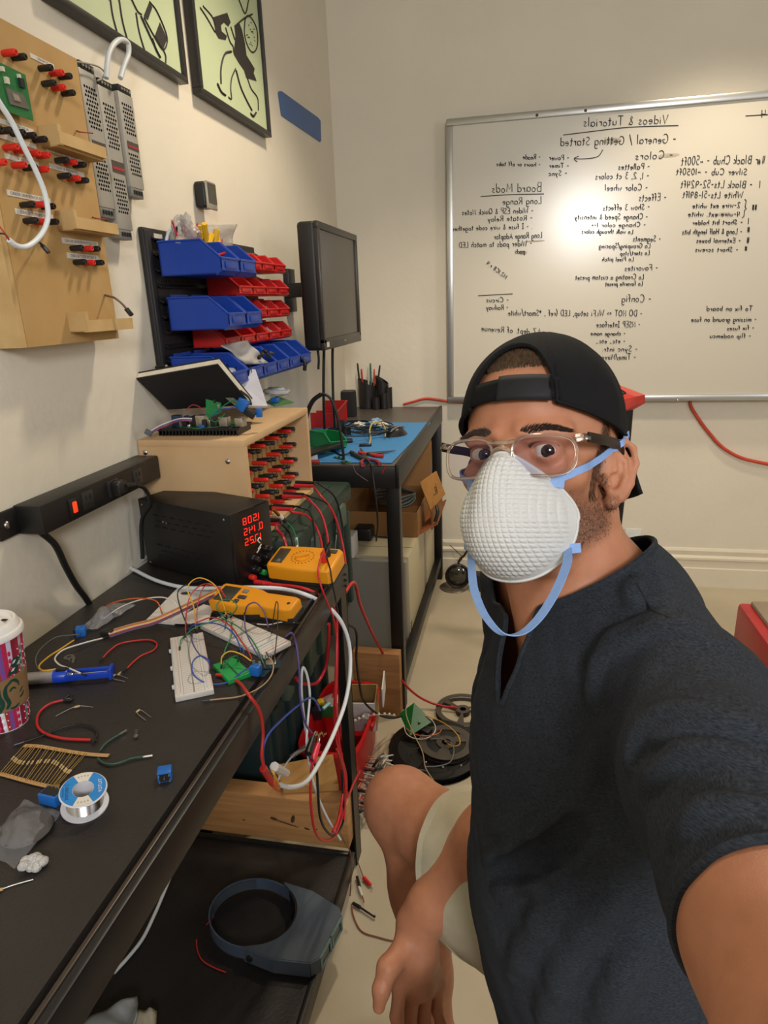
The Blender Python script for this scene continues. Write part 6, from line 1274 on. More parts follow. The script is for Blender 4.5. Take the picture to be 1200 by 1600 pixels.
for c, lb, pts in (('y', 'yellow wire looping from the green floor board over the reels', [(665, 1118, .08), (690, 1128, .09), (705, 1138, .09), (717, 1152, .08), (718, 1163, .07), (708, 1166, .06), (695, 1158, .05)]),
                   ('t', 'tan wire running from the green floor board down over the black reel', [(634, 1107, .10), (636, 1122, .11), (648, 1150, .08), (660, 1175, .06), (665, 1200, .05), (672, 1212, .04), (677, 1220, .035), (672, 1226, .03)]),
                   ('w', 'pale wire coiled beneath the green floor board', [(664, 1118, .08), (677, 1128, .07), (680, 1142, .06), (668, 1153, .05), (648, 1154, .05), (635, 1146, .05), (631, 1133, .06)]),
                   ('o', 'orange wire coiled with the pale one beneath the green floor board', [(635, 1138, .06), (645, 1146, .06), (665, 1150, .06), (685, 1146, .06), (690, 1140, .06)]),
                   ('gy', 'grey wire curving across the black reel', [(672, 1155, .06), (692, 1155, .06), (706, 1163, .06), (709, 1175, .06), (704, 1190, .05), (685, 1197, .05), (665, 1198, .05)]),
                   ('k', 'black wire arched on the face of the black reel', [(640, 1190, .03), (638, 1180, .035), (645, 1172, .04), (655, 1168, .04)]),
                   ('gy', 'thin grey wire curving at the near rim of the black reel', [(642, 1213, .03), (645, 1206, .035), (655, 1203, .04), (668, 1205, .04)])):
    wire('loose_wire', lb, 'wire', [oz(x, y, z) for x, y, z in pts], .0018, WC[c])
wire('red_cable', 'long red cord running from the bench corner over the wooden block to the reels', 'cord', [Vector((-.40, 1.36, .72)), oy(551, 910, 1.45), oy(563, 945, 1.6), oy(580, 985, 1.75), oz(598, 1020, .25), oz(618, 1050, .17), oz(640, 1077, .09), oz(662, 1093, .04), oz(690, 1103, .02), oz(715, 1106, .02)], .0042, leadm, n=8)
wire('black_cable', 'black cord hanging from the near bench across the red tub to the green floor board', 'cord', [Vector((-.40, 1.37, .66)), oy(556, 985, 1.45), oy(557, 1030, 1.5), oy(562, 1070, 1.55), oz(570, 1098, .24), oz(582, 1110, .20), oz(600, 1120, .14), oz(620, 1121, .08), oz(628, 1118, .075)], .0034, blkc, n=8)
# bunch of wires on the floor beside the leg
rng = random.Random(4); heat = pm('heat_shrink', '#3a3d40', .45); pk = pm('wire_salmon', '#c06a55', .45)
base_ = [(557, 1200), (570, 1190), (585, 1195), (600, 1190), (560, 1225), (575, 1230), (590, 1215), (562, 1250), (570, 1265)]
for k in range(44):
    bx_, by_ = base_[k % 9]; x, y = bx_+rng.uniform(-5, 7), by_+rng.uniform(-8, 8); a = rng.uniform(-.6, 1.1); L_ = rng.uniform(10, 20)
    P = [oz(x-L_*math.cos(a), y+L_*math.sin(a)*.7, .006+rng.uniform(0, .02)), oz(x, y+rng.uniform(-3, 3), .03+rng.uniform(0, .03)), oz(x+L_*.8*math.cos(a), y-L_*.8*math.sin(a)*.7, .01+rng.uniform(0, .02))]
    c = (WC['w'], pk, heat, WC['w'], pk, WC['gy'])[k % 6]
    wire('bundle_wire', {0: 'white', 1: 'salmon', 2: 'dark grey sleeved', 3: 'white', 4: 'salmon', 5: 'grey'}[k % 6]+' stripped wire in the loose bunch on the floor by the bench leg', 'wire', P, .0022 if c is not heat else .0045, c, 'wires in the bunch on the floor', k=4)
# ------------------------------------------------------------------ on the lower shelf of the near workbench
beamm = pm('pine_beam', '#9a6a3f', .6, hex2='#b58752', scale=5, stretch=(1, 8, 14), bump=.03, detail=8)
t = M().box((-.60, 1.285, SH+.066), (.43, .05, .132), bev=.003).build('wooden_plank', beamm, None, 'pale wooden beam on edge at the end of the lower shelf', 'beam')
m = M()
for x, z, sx_, sz_ in ((-.545, SH+.056, .036, .0022), (-.578, SH+.066, .010, .005), (-.527, SH+.072, .005, .013), (-.492, SH+.047, .008, .003), (-.468, SH+.049, .004, .0025), (-.66, SH+.05, .004, .002)):
    m = M().ball((x, 1.2597, z), 1, (sx_, .0012, sz_), 12, rot=Ry(.25)); m.build('knot', pm('wood_knot', '#4a3018', .7), t)
bxm = pm('card_box', '#a2773f', .7, hex2='#aa8049')
P = [oz(x, y, .245) for x, y in ((427, 1196), (520, 1178), (529, 1225), (442, 1229))]
o = M().slab([P[0], P[3], P[2], P[1]], .02).build('flat_carton', bxm, None, 'flat brown cardboard box behind the wooden beam', 'carton')
M().slab([oz(452, 1180, .248), oz(476, 1164, .248), oz(480, 1168, .248), oz(456, 1184, .248)][::-1], .003).build('metal_bracket', pm('bracket_steel', '#8f8b85', .35, .8), None, 'small steel bracket on top of the flat brown box', 'bracket')
# cords that hang inside: thin white loop, alligator clips, red and blue drop wires
wire('thin_white_cable', 'thin white cable folded in a tall loop under the bench edge', 'cable', [oy(432, 1228, 1.30), oy(440, 1205, 1.30), oy(458, 1180, 1.28), oy(478, 1168, 1.22), ox(476, 1130, -.38), ox(471, 1075, -.378), ox(473, 1043, -.376), ox(478, 1050, -.374), ox(484, 1085, -.374), ox(481, 1125, -.374), ox(479, 1160, -.374), ox(483, 1190, -.374), ox(492, 1230, -.374), ox(510, 1275, -.374), ox(532, 1312, -.372)], .0024, whitecab, n=8)
wire('red_drop_wire', 'red wire hooked from the green breadboard down over the bench edge', 'wire', [oz(338, 1054, DH+.004), oz(352, 1056, DH+.005), oz(370, 1064, DH+.004), ox(388, 1085, -.376), ox(405, 1110, -.362), ox(411, 1145, -.36), ox(409, 1180, -.36), ox(412, 1197, -.36)], .0026, WC['r'], n=8)
wire('blue_drop_wire', 'blue violet wire falling from the far breadboard past the bench edge', 'wire', [oz(447, 994, DH+.012), oz(455, 989, DH+.022), ox(461, 1000, -.372), ox(467, 1040, -.362), ox(469, 1090, -.36), ox(477, 1130, -.36), ox(487, 1145, -.36)], .0019, WC['v'], n=8)
wire('blue_wire', 'blue wire curving from the brass clips down to the cable plug', 'wire', [ox(500, 1110, -.362), ox(492, 1094, -.362), ox(482, 1091, -.362), ox(465, 1103, -.362), ox(440, 1125, -.362), ox(418, 1150, -.362), ox(411, 1170, -.362), ox(412, 1196, -.362)], .0019, WC['b'], n=8)
r_ = thing('cable_plug', 'tangled plug of red, orange and yellow leads at the cable end', 'plug', ox(420, 1215, -.36))
for (x0, y0), (x1, y1), r, mt in (((411, 1200), (426, 1225), .006, WC['r']), ((416, 1205), (424, 1213), .005, blkp), ((424, 1208), (433, 1224), .005, WC['y']), ((428, 1198), (448, 1208), .008, whpl), ((424, 1220), (434, 1232), .006, WC['o'])):
    M().cyl(ox(x0, y0, -.362), ox(x1, y1, -.362), r, r*.8, 8, bev=.001).build('connector', mt, r_)
def croc(label, mt, a, b, tip, tail):
    r_ = thing('alligator_clip', label, 'clip', ox(*b, -.36)); A, B, T_ = ox(*a, -.36), ox(*b, -.36), ox(*tip, -.36)
    M().cyl(A, B, .0055, .0075, 10, bev=.001).build('boot', mt, r_)
    d = (T_-A).normalized(); s_ = d.cross(X_).normalized()*.0025
    for q in (1, -1): M().tube([A+s_*q, (A+T_)/2+s_*q*1.6, T_], .0018, n=5, k=3).build('jaw', legm, r_)
    M().tube([B]+[ox(x, y, -.36) for x, y in tail], .0026, n=8).build('lead_wire', leadm if mt is leadm or mt is pkm else leadb, r_)
pkm = pm('clip_red', '#d8304a', .35)
croc('red alligator clip biting the brass pins under the bench edge, its red lead hanging', pkm, (497, 1162), (488, 1190), (499, 1146), [(485, 1230), (487, 1270), (493, 1300), (507, 1313), (525, 1302), (540, 1250), (541, 1215), (533, 1180), (528, 1145), (524, 1100)])
croc('black alligator clip beside the red one, its black lead hanging', blkp, (490, 1150), (481, 1178), (495, 1144), [(494, 1200), (497, 1240), (500, 1275), (510, 1298), (525, 1304), (537, 1280), (535, 1230), (534, 1190)])
m = M()
for k in range(4): m.cyl(ox(493+k*4, 1143+(k % 2)*5, -.36), ox(497+k*4, 1150-(k % 2)*4, -.36), .0022, n=6)
m.build('brass_pins', pm('brass', '#b9812f', .25, 1.0), None, 'bunch of brass pins gripped by the alligator clips', 'pins', kind='stuff')
wire('red_loop', 'red cord hanging in a loop behind the bench edge near the green tote', 'cord', [ox(514, 975, -.40), ox(513, 1010, -.42), ox(508, 1045, -.44), ox(497, 1065, -.45), ox(480, 1069, -.46), ox(467, 1065, -.47), ox(461, 1058, -.48)], .004, leadm, n=8)
wire('red_cable', 'red cord hanging straight down in front of the bench leg', 'cord', [ox(525, 965, -.40), ox(527, 1010, -.395), ox(526, 1060, -.395), ox(524, 1110, -.395), ox(527, 1140, -.395)], .0035, leadm, n=8)
for k, (pts, mt, r) in enumerate((([(526, 1170), (535, 1195), (540, 1220), (543, 1245), (552, 1225), (562, 1205)], WC['r'], .0026), ([(536, 1195), (540, 1240), (538, 1280)], leadm, .0022), ([(531, 1300), (540, 1318), (548, 1335), (549, 1365), (547, 1400)], WC['n'], .0014))):
    wire('hanging_wire', ('pinkish red wire looping around the near bench leg', 'thin red wire close to the near bench leg', 'thin brown wire running down the near bench leg')[k], 'wire', [ox(x, y, -.352) for x, y in pts], r, mt, n=7)
# test hooks on the floor at the foot of the leg
r_ = thing('test_hook', 'black spring test hook on the floor by the bench foot', 'hook', oz(568, 1420, .01))
M().cyl(oz(551, 1411, .008), oz(563, 1418, .008), .004, .0045, 8, bev=.001).build('body', blkp, r_); M().cyl(oz(563, 1418, .008), oz(584, 1432, .008), .0026, .0022, 8).build('tip', blkp, r_); M().ball(oz(585, 1432, .008), .0035, n=8).build('knob', blkp, r_)
M().tube([oz(549, 1412, .006), oz(552, 1430, .004), oz(565, 1455, .003), oz(590, 1464, .003), oz(615, 1470, .003), oz(650, 1472, .003)], .0016).build('lead_wire', pm('brown_lead', '#8a4a33', .5), r_)
r_ = thing('test_hook', 'red test clip on the floor beside the bench leg', 'hook', oz(574, 1380, .01))
M().cyl(oz(568, 1371, .008), oz(579, 1383, .008), .005, .0045, 8, bev=.001).build('body', redp, r_); M().cyl(oz(579, 1383, .008), oz(582, 1389, .008), .0014, n=6).build('tip', legm, r_)
M().tube([oz(568, 1371, .008), oz(562, 1355, .01), oz(558, 1345, .012), oz(554, 1340, .02)], .0013).build('lead_wire', WC['n'], r_)
r_ = thing('test_hook', 'white and black test clip on the floor between the red clip and the hook', 'hook', oz(564, 1390, .01))
M().cyl(oz(558, 1370, .008), oz(562, 1386, .008), .004, n=8).build('body', blkp, r_); M().cyl(oz(561, 1386, .008), oz(566, 1400, .008), .004, .003, 8).build('white_sleeve', whpl, r_); M().cyl(oz(566, 1400, .008), oz(569, 1410, .008), .0014, n=6).build('tip', pm('brass', '#b9812f', .25, 1.0), r_)

# ------------------------------------------------------------------ headband magnifier
c = oz(398, 1442, SH)
hm = pm('visor_grey', '#464e57', .5, var=.06, scale=30); hmd = pm('visor_dark', '#3c4248', .5)
f0 = oz(470, 1468, SH); fd = (f0-c); fd[2] = 0; fd.normalize(); R = Matrix((fd, Z_.cross(fd), Z_)).transposed()
t = thing('headband_magnifier', 'grey headband magnifier with two lenses lying on the lower shelf', 'magnifier', c, R)
def band(a0, a1, h0, h1, r0=.098, ry=.082, th=.003, n=40):
    m = M()
    def fn(u, v):
        a = a0+(a1-a0)*u; k = (0, 1, 1, 0, 0)[int(round(v*4))]; z = (0, 0, 1, 1, 0)[int(round(v*4))]
        return ((r0+k*th)*math.cos(a), (ry+k*th)*math.sin(a), .004+h0+(h1-h0)*z)
    return m.grid(fn, n, 5)
band(.9, 2*math.pi-.9, 0, .030).build('headband', pm('band_blue', '#414c5c', .5), t, local=True, ang=30)
band(2.0, 3.4, .004, .028, .0945, .0785, .002).build('inner_pad', hmd, t, local=True, ang=30)
band(-1.0, 1.0, .0, .034, .095, .080, .004).build('front_band', blkp, t, local=True, ang=30)
def visor_pts(s): return [(.055, -.086*s), (.10, -.078*s), (.165, -.062*s), (.172, -.05*s)]
top = [(.03, -.083), (.10, -.084), (.175, -.066), (.188, -.05), (.188, .05), (.175, .066), (.10, .084), (.03, .083)]+[(.1*math.cos(a), .084*math.sin(a)) for a in [.9-1.8*k/14 for k in range(15)]]
m = M(); m.prism(top, .004, None, .036); m.build('visor_top', hm, t, local=True)
edge = top[:8]
for k in range(7):
    a_, b_ = Vector((*edge[k], 0)), Vector((*edge[k+1], 0)); 
    if k == 3: continue
    m = M(); m.slab([(a_[0], a_[1], .003), (b_[0], b_[1], .003), (b_[0], b_[1], .039), (a_[0], a_[1], .039)], -.003); m.build('visor_side', hm, t, local=True)
for yy in (-.026, .026):
    fr = M(); 
    for c_, d_ in (((.189, yy, .036), (.006, .046, .005)), ((.189, yy, .006), (.006, .046, .005)), ((.189, yy-.0215, .021), (.006, .005, .034)), ((.189, yy+.0215, .021), (.006, .005, .034))): fr.box(c_, d_)
    fr.build('lens_frame', pm('lens_rim', '#5b7371', .35), t, local=True); M().box((.188, yy, .021), (.003, .040, .028)).build('lens', pm('lens_glass', '#3a4646', .05, trans=.6), t, local=True)
for s_ in (-1, 1): M().lathe([(.0001, 0), (.008, 0), (.007, .008), (.0001, .008)], Matrix.Translation((.045, s_*.083, .018)) @ Matrix.Rotation(-s_*math.pi/2, 4, 'X'), 14).build('hinge_knob', blkp, t, local=True)
wire('red_wire', 'thin red wire on the lower shelf beside the headband magnifier', 'wire', [oz(x, y, SH+.003) for x, y in ((307, 1468), (308, 1483), (316, 1500), (335, 1512), (353, 1519))], .0014, WC['r'])
wire('red_wire', 'short red wire inside the ring of the headband magnifier', 'wire', [oz(x, y, SH+.003) for x, y in ((322, 1445), (330, 1437), (336, 1425))], .0013, WC['r'])
wire('white_strip', 'white flat strip on the lower shelf beneath the bench edge', 'strip', [oz(x, y, SH+.004) for x, y in ((270, 1360), (256, 1395), (240, 1432), (222, 1468), (200, 1496), (178, 1520))], .004, whitecab, n=8)
P = [oz(x, y, SH+.04) for x, y in ((128, 1602), (213, 1556), (217, 1590), (190, 1640))]
sheetbag('paper_sheet', 'crumpled pale grey bag poking up from the lower shelf near the camera', [P[0], P[3], P[2], P[1]], pm('bag_pale', '#8c908c', .35, metal=.1))
P = [oz(x, y, SH+.03) for x, y in ((212, 1582), (245, 1578), (240, 1640), (200, 1650))]
sheetbag('parts_bag', 'smaller cream parts bag beside the pale grey bag on the shelf', [P[0], P[3], P[2], P[1]], pm('bag_cream', '#a59d88', .4))


# ------------------------------------------------------------------ on top of the wooden post box
TB = tbz1+.0005
t = thing('notebook', 'black hardcover notebook leaning open over the wooden post box', 'notebook', oz(330, 640, TB))
P = [Vector((-.86+.02, 1.40, TB+.115)), None, None, None]
tl, tr, br, blp = oy(213, 592, 1.37), oy(340, 570, 1.345), oy(392, 633, 1.435), oy(262, 640, 1.45)
n_ = (tr-tl).cross(blp-tl).normalized()
if n_.dot(CAM0-tl) < 0: n_ = -n_
M().slab([tl, blp, br, tr], .003).build('front_cover', pm('book_cloth', '#17161a', .7, bump=.2, bscale=600), t)
off = -n_*.0035; M().slab([tl+off, blp+off, br+off, tr+off], .012).build('pages', pm('page_cream', '#cfc8b6', .7), t)
off = -n_*.017; M().slab([tl+off, blp+off, br+off, tr+off], .003).build('back_cover', pm('book_cloth', '#17161a', .7), t)
q0, q1 = tr.lerp(br, .62), tr.lerp(br, .98); M().ribbon([q0+n_*.001+X_*.004, q0.lerp(q1, .5)+X_*.010, q1+n_*.001+X_*.004], n_*.006, .001, 4).build('elastic_band', blkp, t)
t = thing('spiral_notepad', 'white spiral notepad leaning behind the black notebook', 'notepad', oz(390, 630, TB))
P = [oy(350, 574, 1.56), oy(399, 577, 1.60), oy(418, 634, 1.56), oy(372, 634, 1.50)]
n2 = (P[1]-P[0]).cross(P[3]-P[0]).normalized()
if n2.dot(CAM0-P[0]) < 0: n2 = -n2
M().slab([P[0], P[3], P[2], P[1]], .008).build('pages', pm('paper_lilac', '#b9b7c0', .6), t)
for k in range(4):
    c_ = P[0].lerp(P[1], .12+.24*k)+n2*-.004; ux_ = (P[1]-P[0]).normalized(); d_ = (P[3]-P[0]).normalized()
    M().tube([c_+d_*.010*math.cos(a)+n2*.010*math.sin(a) for a in [j*.7 for j in range(9)]], .0011, n=5, k=2, closed=True).build('spiral_ring', blkp, t)
heatm = pm('heatsink_black', '#141414', .4)
t = thing('heat_sink', 'finned black heat sink slab at the front edge of the wooden post box', 'heat sink', oz(320, 660, TB), Rz(-.12))
t.matrix_world = Matrix.Translation((-.722, 1.425, TB)) @ Rz(.03).to_4x4(); _minv[t.name] = t.matrix_world.inverted()
M().box((0, 0, .014), (.20, .085, .006)).build('plate', heatm, t, local=True)
for k in range(24): M().box((-.095+k*.00826, 0, .0055), (.003, .085, .011)).build('fin', heatm, t, local=True)
TT_ = TB+.018
t = thing('circuit_board', 'green circuit board stacked with blue, black and silver parts on the heat sink', 'circuit board', oz(335, 650, TT_)); mainb = t
P = [Vector((x, y, TT_)) for x, y in ((-.80, 1.405), (-.78, 1.46), (-.645, 1.46), (-.635, 1.42), (-.72, 1.378))]
M().slab(P[::-1], .0022).build('board', pcbm, t)
rg = random.Random(9)
for k in range(26):
    u, v = rg.random(), rg.random(); a = P[0].lerp(P[4], v).lerp(P[1].lerp(P[3], v), u); sz = (rg.uniform(.006, .016), rg.uniform(.006, .012), rg.uniform(.006, .02))
    M().box(a+Z_*(sz[2]/2), sz, rot=Rz(rg.uniform(-.4, .4)), bev=.001).build('component', (chipm, tinm, pots, chipm, tinm, pm('navy_part', '#22314f', .4))[k % 6], t)
for px, py, sz, mt in ((275, 640, (.02, .018, .026), pm('navy_part', '#22314f', .4)), (315, 648, (.022, .022, .026), tinm), (350, 648, (.022, .018, .022), tinm), (375, 648, (.02, .02, .02), tinm), (304, 650, (.014, .02, .024), chipm)):
    q = oy(px, py, 1.405); M().box((q[0], 1.405, TT_+sz[2]/2), sz, rot=Rz(-.1), bev=.001).build('connector', mt, t)
P = [oy(321, 603, 1.42), oy(345, 597, 1.43), oy(346, 645, 1.43), oy(322, 655, 1.42)]
M().slab([P[0], P[3], P[2], P[1]], .002).build('upright_board', pm('pcb_upright', '#1d7a3f', .4, var=.1, scale=60), t)
for k in range(3): M().box(P[0].lerp(P[2], .35+.2*k)+Vector((.002*k, -.003, 0)), (.005, .003, .009), bev=.0008).build('chip', (tinm, chipm, tinm)[k], t)
M().slab([oy(350, 610, 1.42), oy(398, 647, 1.42), oy(396, 656, 1.42), oy(341, 612, 1.42)], .003).build('tilted_board', pm('pcb_grey', '#6b6f62', .4, var=.15, scale=80), t)
M().box(oy(379, 632, 1.415), (.024, .018, .026), rot=Ry(.6), bev=.001).build('blue_relay', pots, t); M().box(oy(405, 645, 1.43), (.012, .012, .02), bev=.001).build('blue_relay', pots, t); M().box(oy(389, 645, 1.415), (.03, .01, .016), rot=Ry(.6), bev=.001).build('black_header', chipm, t)
for k, (c, pts) in enumerate((('g', [(340, 640), (352, 628), (368, 622), (372, 632)]), ('b', [(330, 648), (344, 636), (360, 634), (372, 628)]), ('r', [(290, 638), (300, 629), (312, 632), (316, 640)]), ('g', [(322, 645), (336, 655), (352, 642)]))): M().tube([oy(x, y+4, 1.395-.003*k) for x, y in pts], .0012).build('jumper', WC[c], t)
t = thing('ribbon_lead', 'flat grey, red and blue ribbon lead drooping over the front of the wooden post box', 'lead', oy(232, 675, 1.30))
for k, c in enumerate(('w', 'gy', 'b', 'r')):
    M().tube([oy(300, 654+k*1.2, 1.385), oy(282, 654+k*1.2, 1.37), oy(262, 660+k*1.3, 1.338), oy(246, 667+k*1.4, 1.328), oy(236, 673+k*1.5, 1.322)], .0014, n=6).build('wire', WC[c], t)
M().box(oy(232, 676, 1.318), (.016, .006, .012), rot=Ry(.5), bev=.001).build('plug', pm('plug_grey', '#5b6068', .4), t)
t = thing('circuit_board', 'small green board with a blue part at the far end of the wooden post box', 'circuit board', oz(438, 628, TB))
P = [oz(x, y, TB+.006) for x, y in ((415, 628), (432, 618), (459, 628), (430, 634))]; M().slab(P[::-1], .003).build('board', pm('pcb_olive', '#4a7a3f', .45, var=.1), t); M().box(oz(430, 625, TB+.014), (.022, .02, .014), bev=.002).build('blue_part', pots, t)
crumple(M(), oz(432, 612, TB+.02), .045, .025, .014, .25, 20, 41).build('white_cloth', pm('white_foam', '#cfccc6', .6), None, 'white crumpled foam wrap at the far end of the wooden post box', 'wrap')

t = thing('black_antenna_plug', 'black plug with a silver tip sticking out above the notebook', 'plug', oy(255, 572, 1.45)); M().cyl(oy(244, 575, 1.45), oy(258, 571, 1.45), .005, .004, 10).build('body', blkp, t); M().ball(oy(260, 572, 1.45), .004, n=8).build('tip', tinm, t)

# ------------------------------------------------------------------ right side: hand truck, outlet, red tool case
htr = pm('truck_red', '#b83a30', .4); 
t = thing('hand_truck', 'hand truck with black tubes and a red grip standing behind the man', 'hand truck', (.35, 2.45, 0))
def hy(x, y, Y=2.45): return oy(x, y, Y)
for x0, x1 in ((982, 962),): M().tube([hy(x0, 632), hy((x0+x1)/2+1, 735), hy(x1, 835), Vector((hy(x1, 835)[0]-.02, 2.47, .02))], .018, n=12, k=4).build('tube', steelm, t)
P = [hy(930, 592, 2.62), hy(957, 601, 2.58), hy(1000, 620, 2.44)]
a = hy(990, 632, 2.44)
bm2 = M(); poly = [hy(958, 598, 2.6), hy(1008, 617, 2.44), hy(1008, 630, 2.44), hy(990, 640, 2.44), hy(976, 640, 2.44), hy(984, 623, 2.46), hy(958, 606, 2.6)]
M().slab(poly, .04).build('grip', htr, t); M().slab([hy(957, 605, 2.6), hy(984, 622, 2.47), hy(975, 628, 2.47), hy(957, 615, 2.6)], .03).build('grip_insert', blkp, t)
M().box((hy(962, 835)[0]-.15, 2.44, .012), (.36, .2, .012), bev=.003).build('toe_plate', steelm, t)
M().tube([Vector((hy(982, 632)[0]-.32, 2.62, hy(982, 632)[2])), Vector((hy(962, 835)[0]-.30, 2.6, .02))], .018, n=12, k=1).build('tube', steelm, t)
lt = Vector((hy(982, 632)[0]-.32, 2.62, hy(982, 632)[2]-.03)); rt = hy(981, 640); lb = Vector((hy(962, 835)[0]-.30, 2.6, .02)); rb = Vector((hy(962, 835)[0]-.02, 2.47, .02))
for u in (.0, .45, .75): M().tube([lt.lerp(lb, u), rt.lerp(rb, u)], .014, n=10, k=1).build('cross_bar', steelm, t)
M().box(oy(988, 843, YB-.004), (.075, .006, .115), bev=.003).build('outlet_plate', pm('outlet_white', '#d3d3cf', .35), None, 'white wall outlet plate low on the back wall behind the shoulder', 'outlet')
t = thing('tool_case', 'red tool case with a grey-beige lid beside the shoulder', 'tool case', (1.0, 1.9, .0)); rz = .56
p0, p1 = oz(1152, 940, rz), oz(1200, 1008, rz)
dirv = (p1-p0); dirv[2] = 0; dirv.normalize(); side = Vector((-dirv[1], dirv[0], 0))
if side[0] < 0: side = -side
R = Matrix((side, -dirv if False else dirv, Z_)).transposed()
if R.determinant() < 0: R = Matrix((side, -dirv, Z_)).transposed()
sgn = 1 if (R @ Y_).dot(dirv) > 0 else -1
t.matrix_world = Matrix.Translation((p0[0], p0[1], 0)) @ R.to_4x4(); _minv[t.name] = t.matrix_world.inverted()
W_, L_ = .40, .62
M().box((W_/2, sgn*L_/2, rz-.10), (W_, L_, .20), bev=.012).build('case_body', pm('case_red', '#a81a1c', .35), t, local=True)
M().box((W_/2+.012, sgn*L_/2, rz+.004), (W_-.03, L_-.03, .02), bev=.008).build('lid', pm('lid_beige', '#8a7a66', .5, var=.08), t, local=True)
M().box((W_/2+.05, sgn*(L_/2), rz+.0145), (W_-.16, L_-.14, .004), bev=.0015).build('lid_recess', pm('lid_brown', '#6d5a4a', .5), t, local=True)
M().box((W_/2, sgn*L_/2, (rz-.2)/2), (W_-.03, L_-.03, rz-.2), bev=.006).build('lower_case', pm('case_black', '#1a1817', .5), t, local=True)

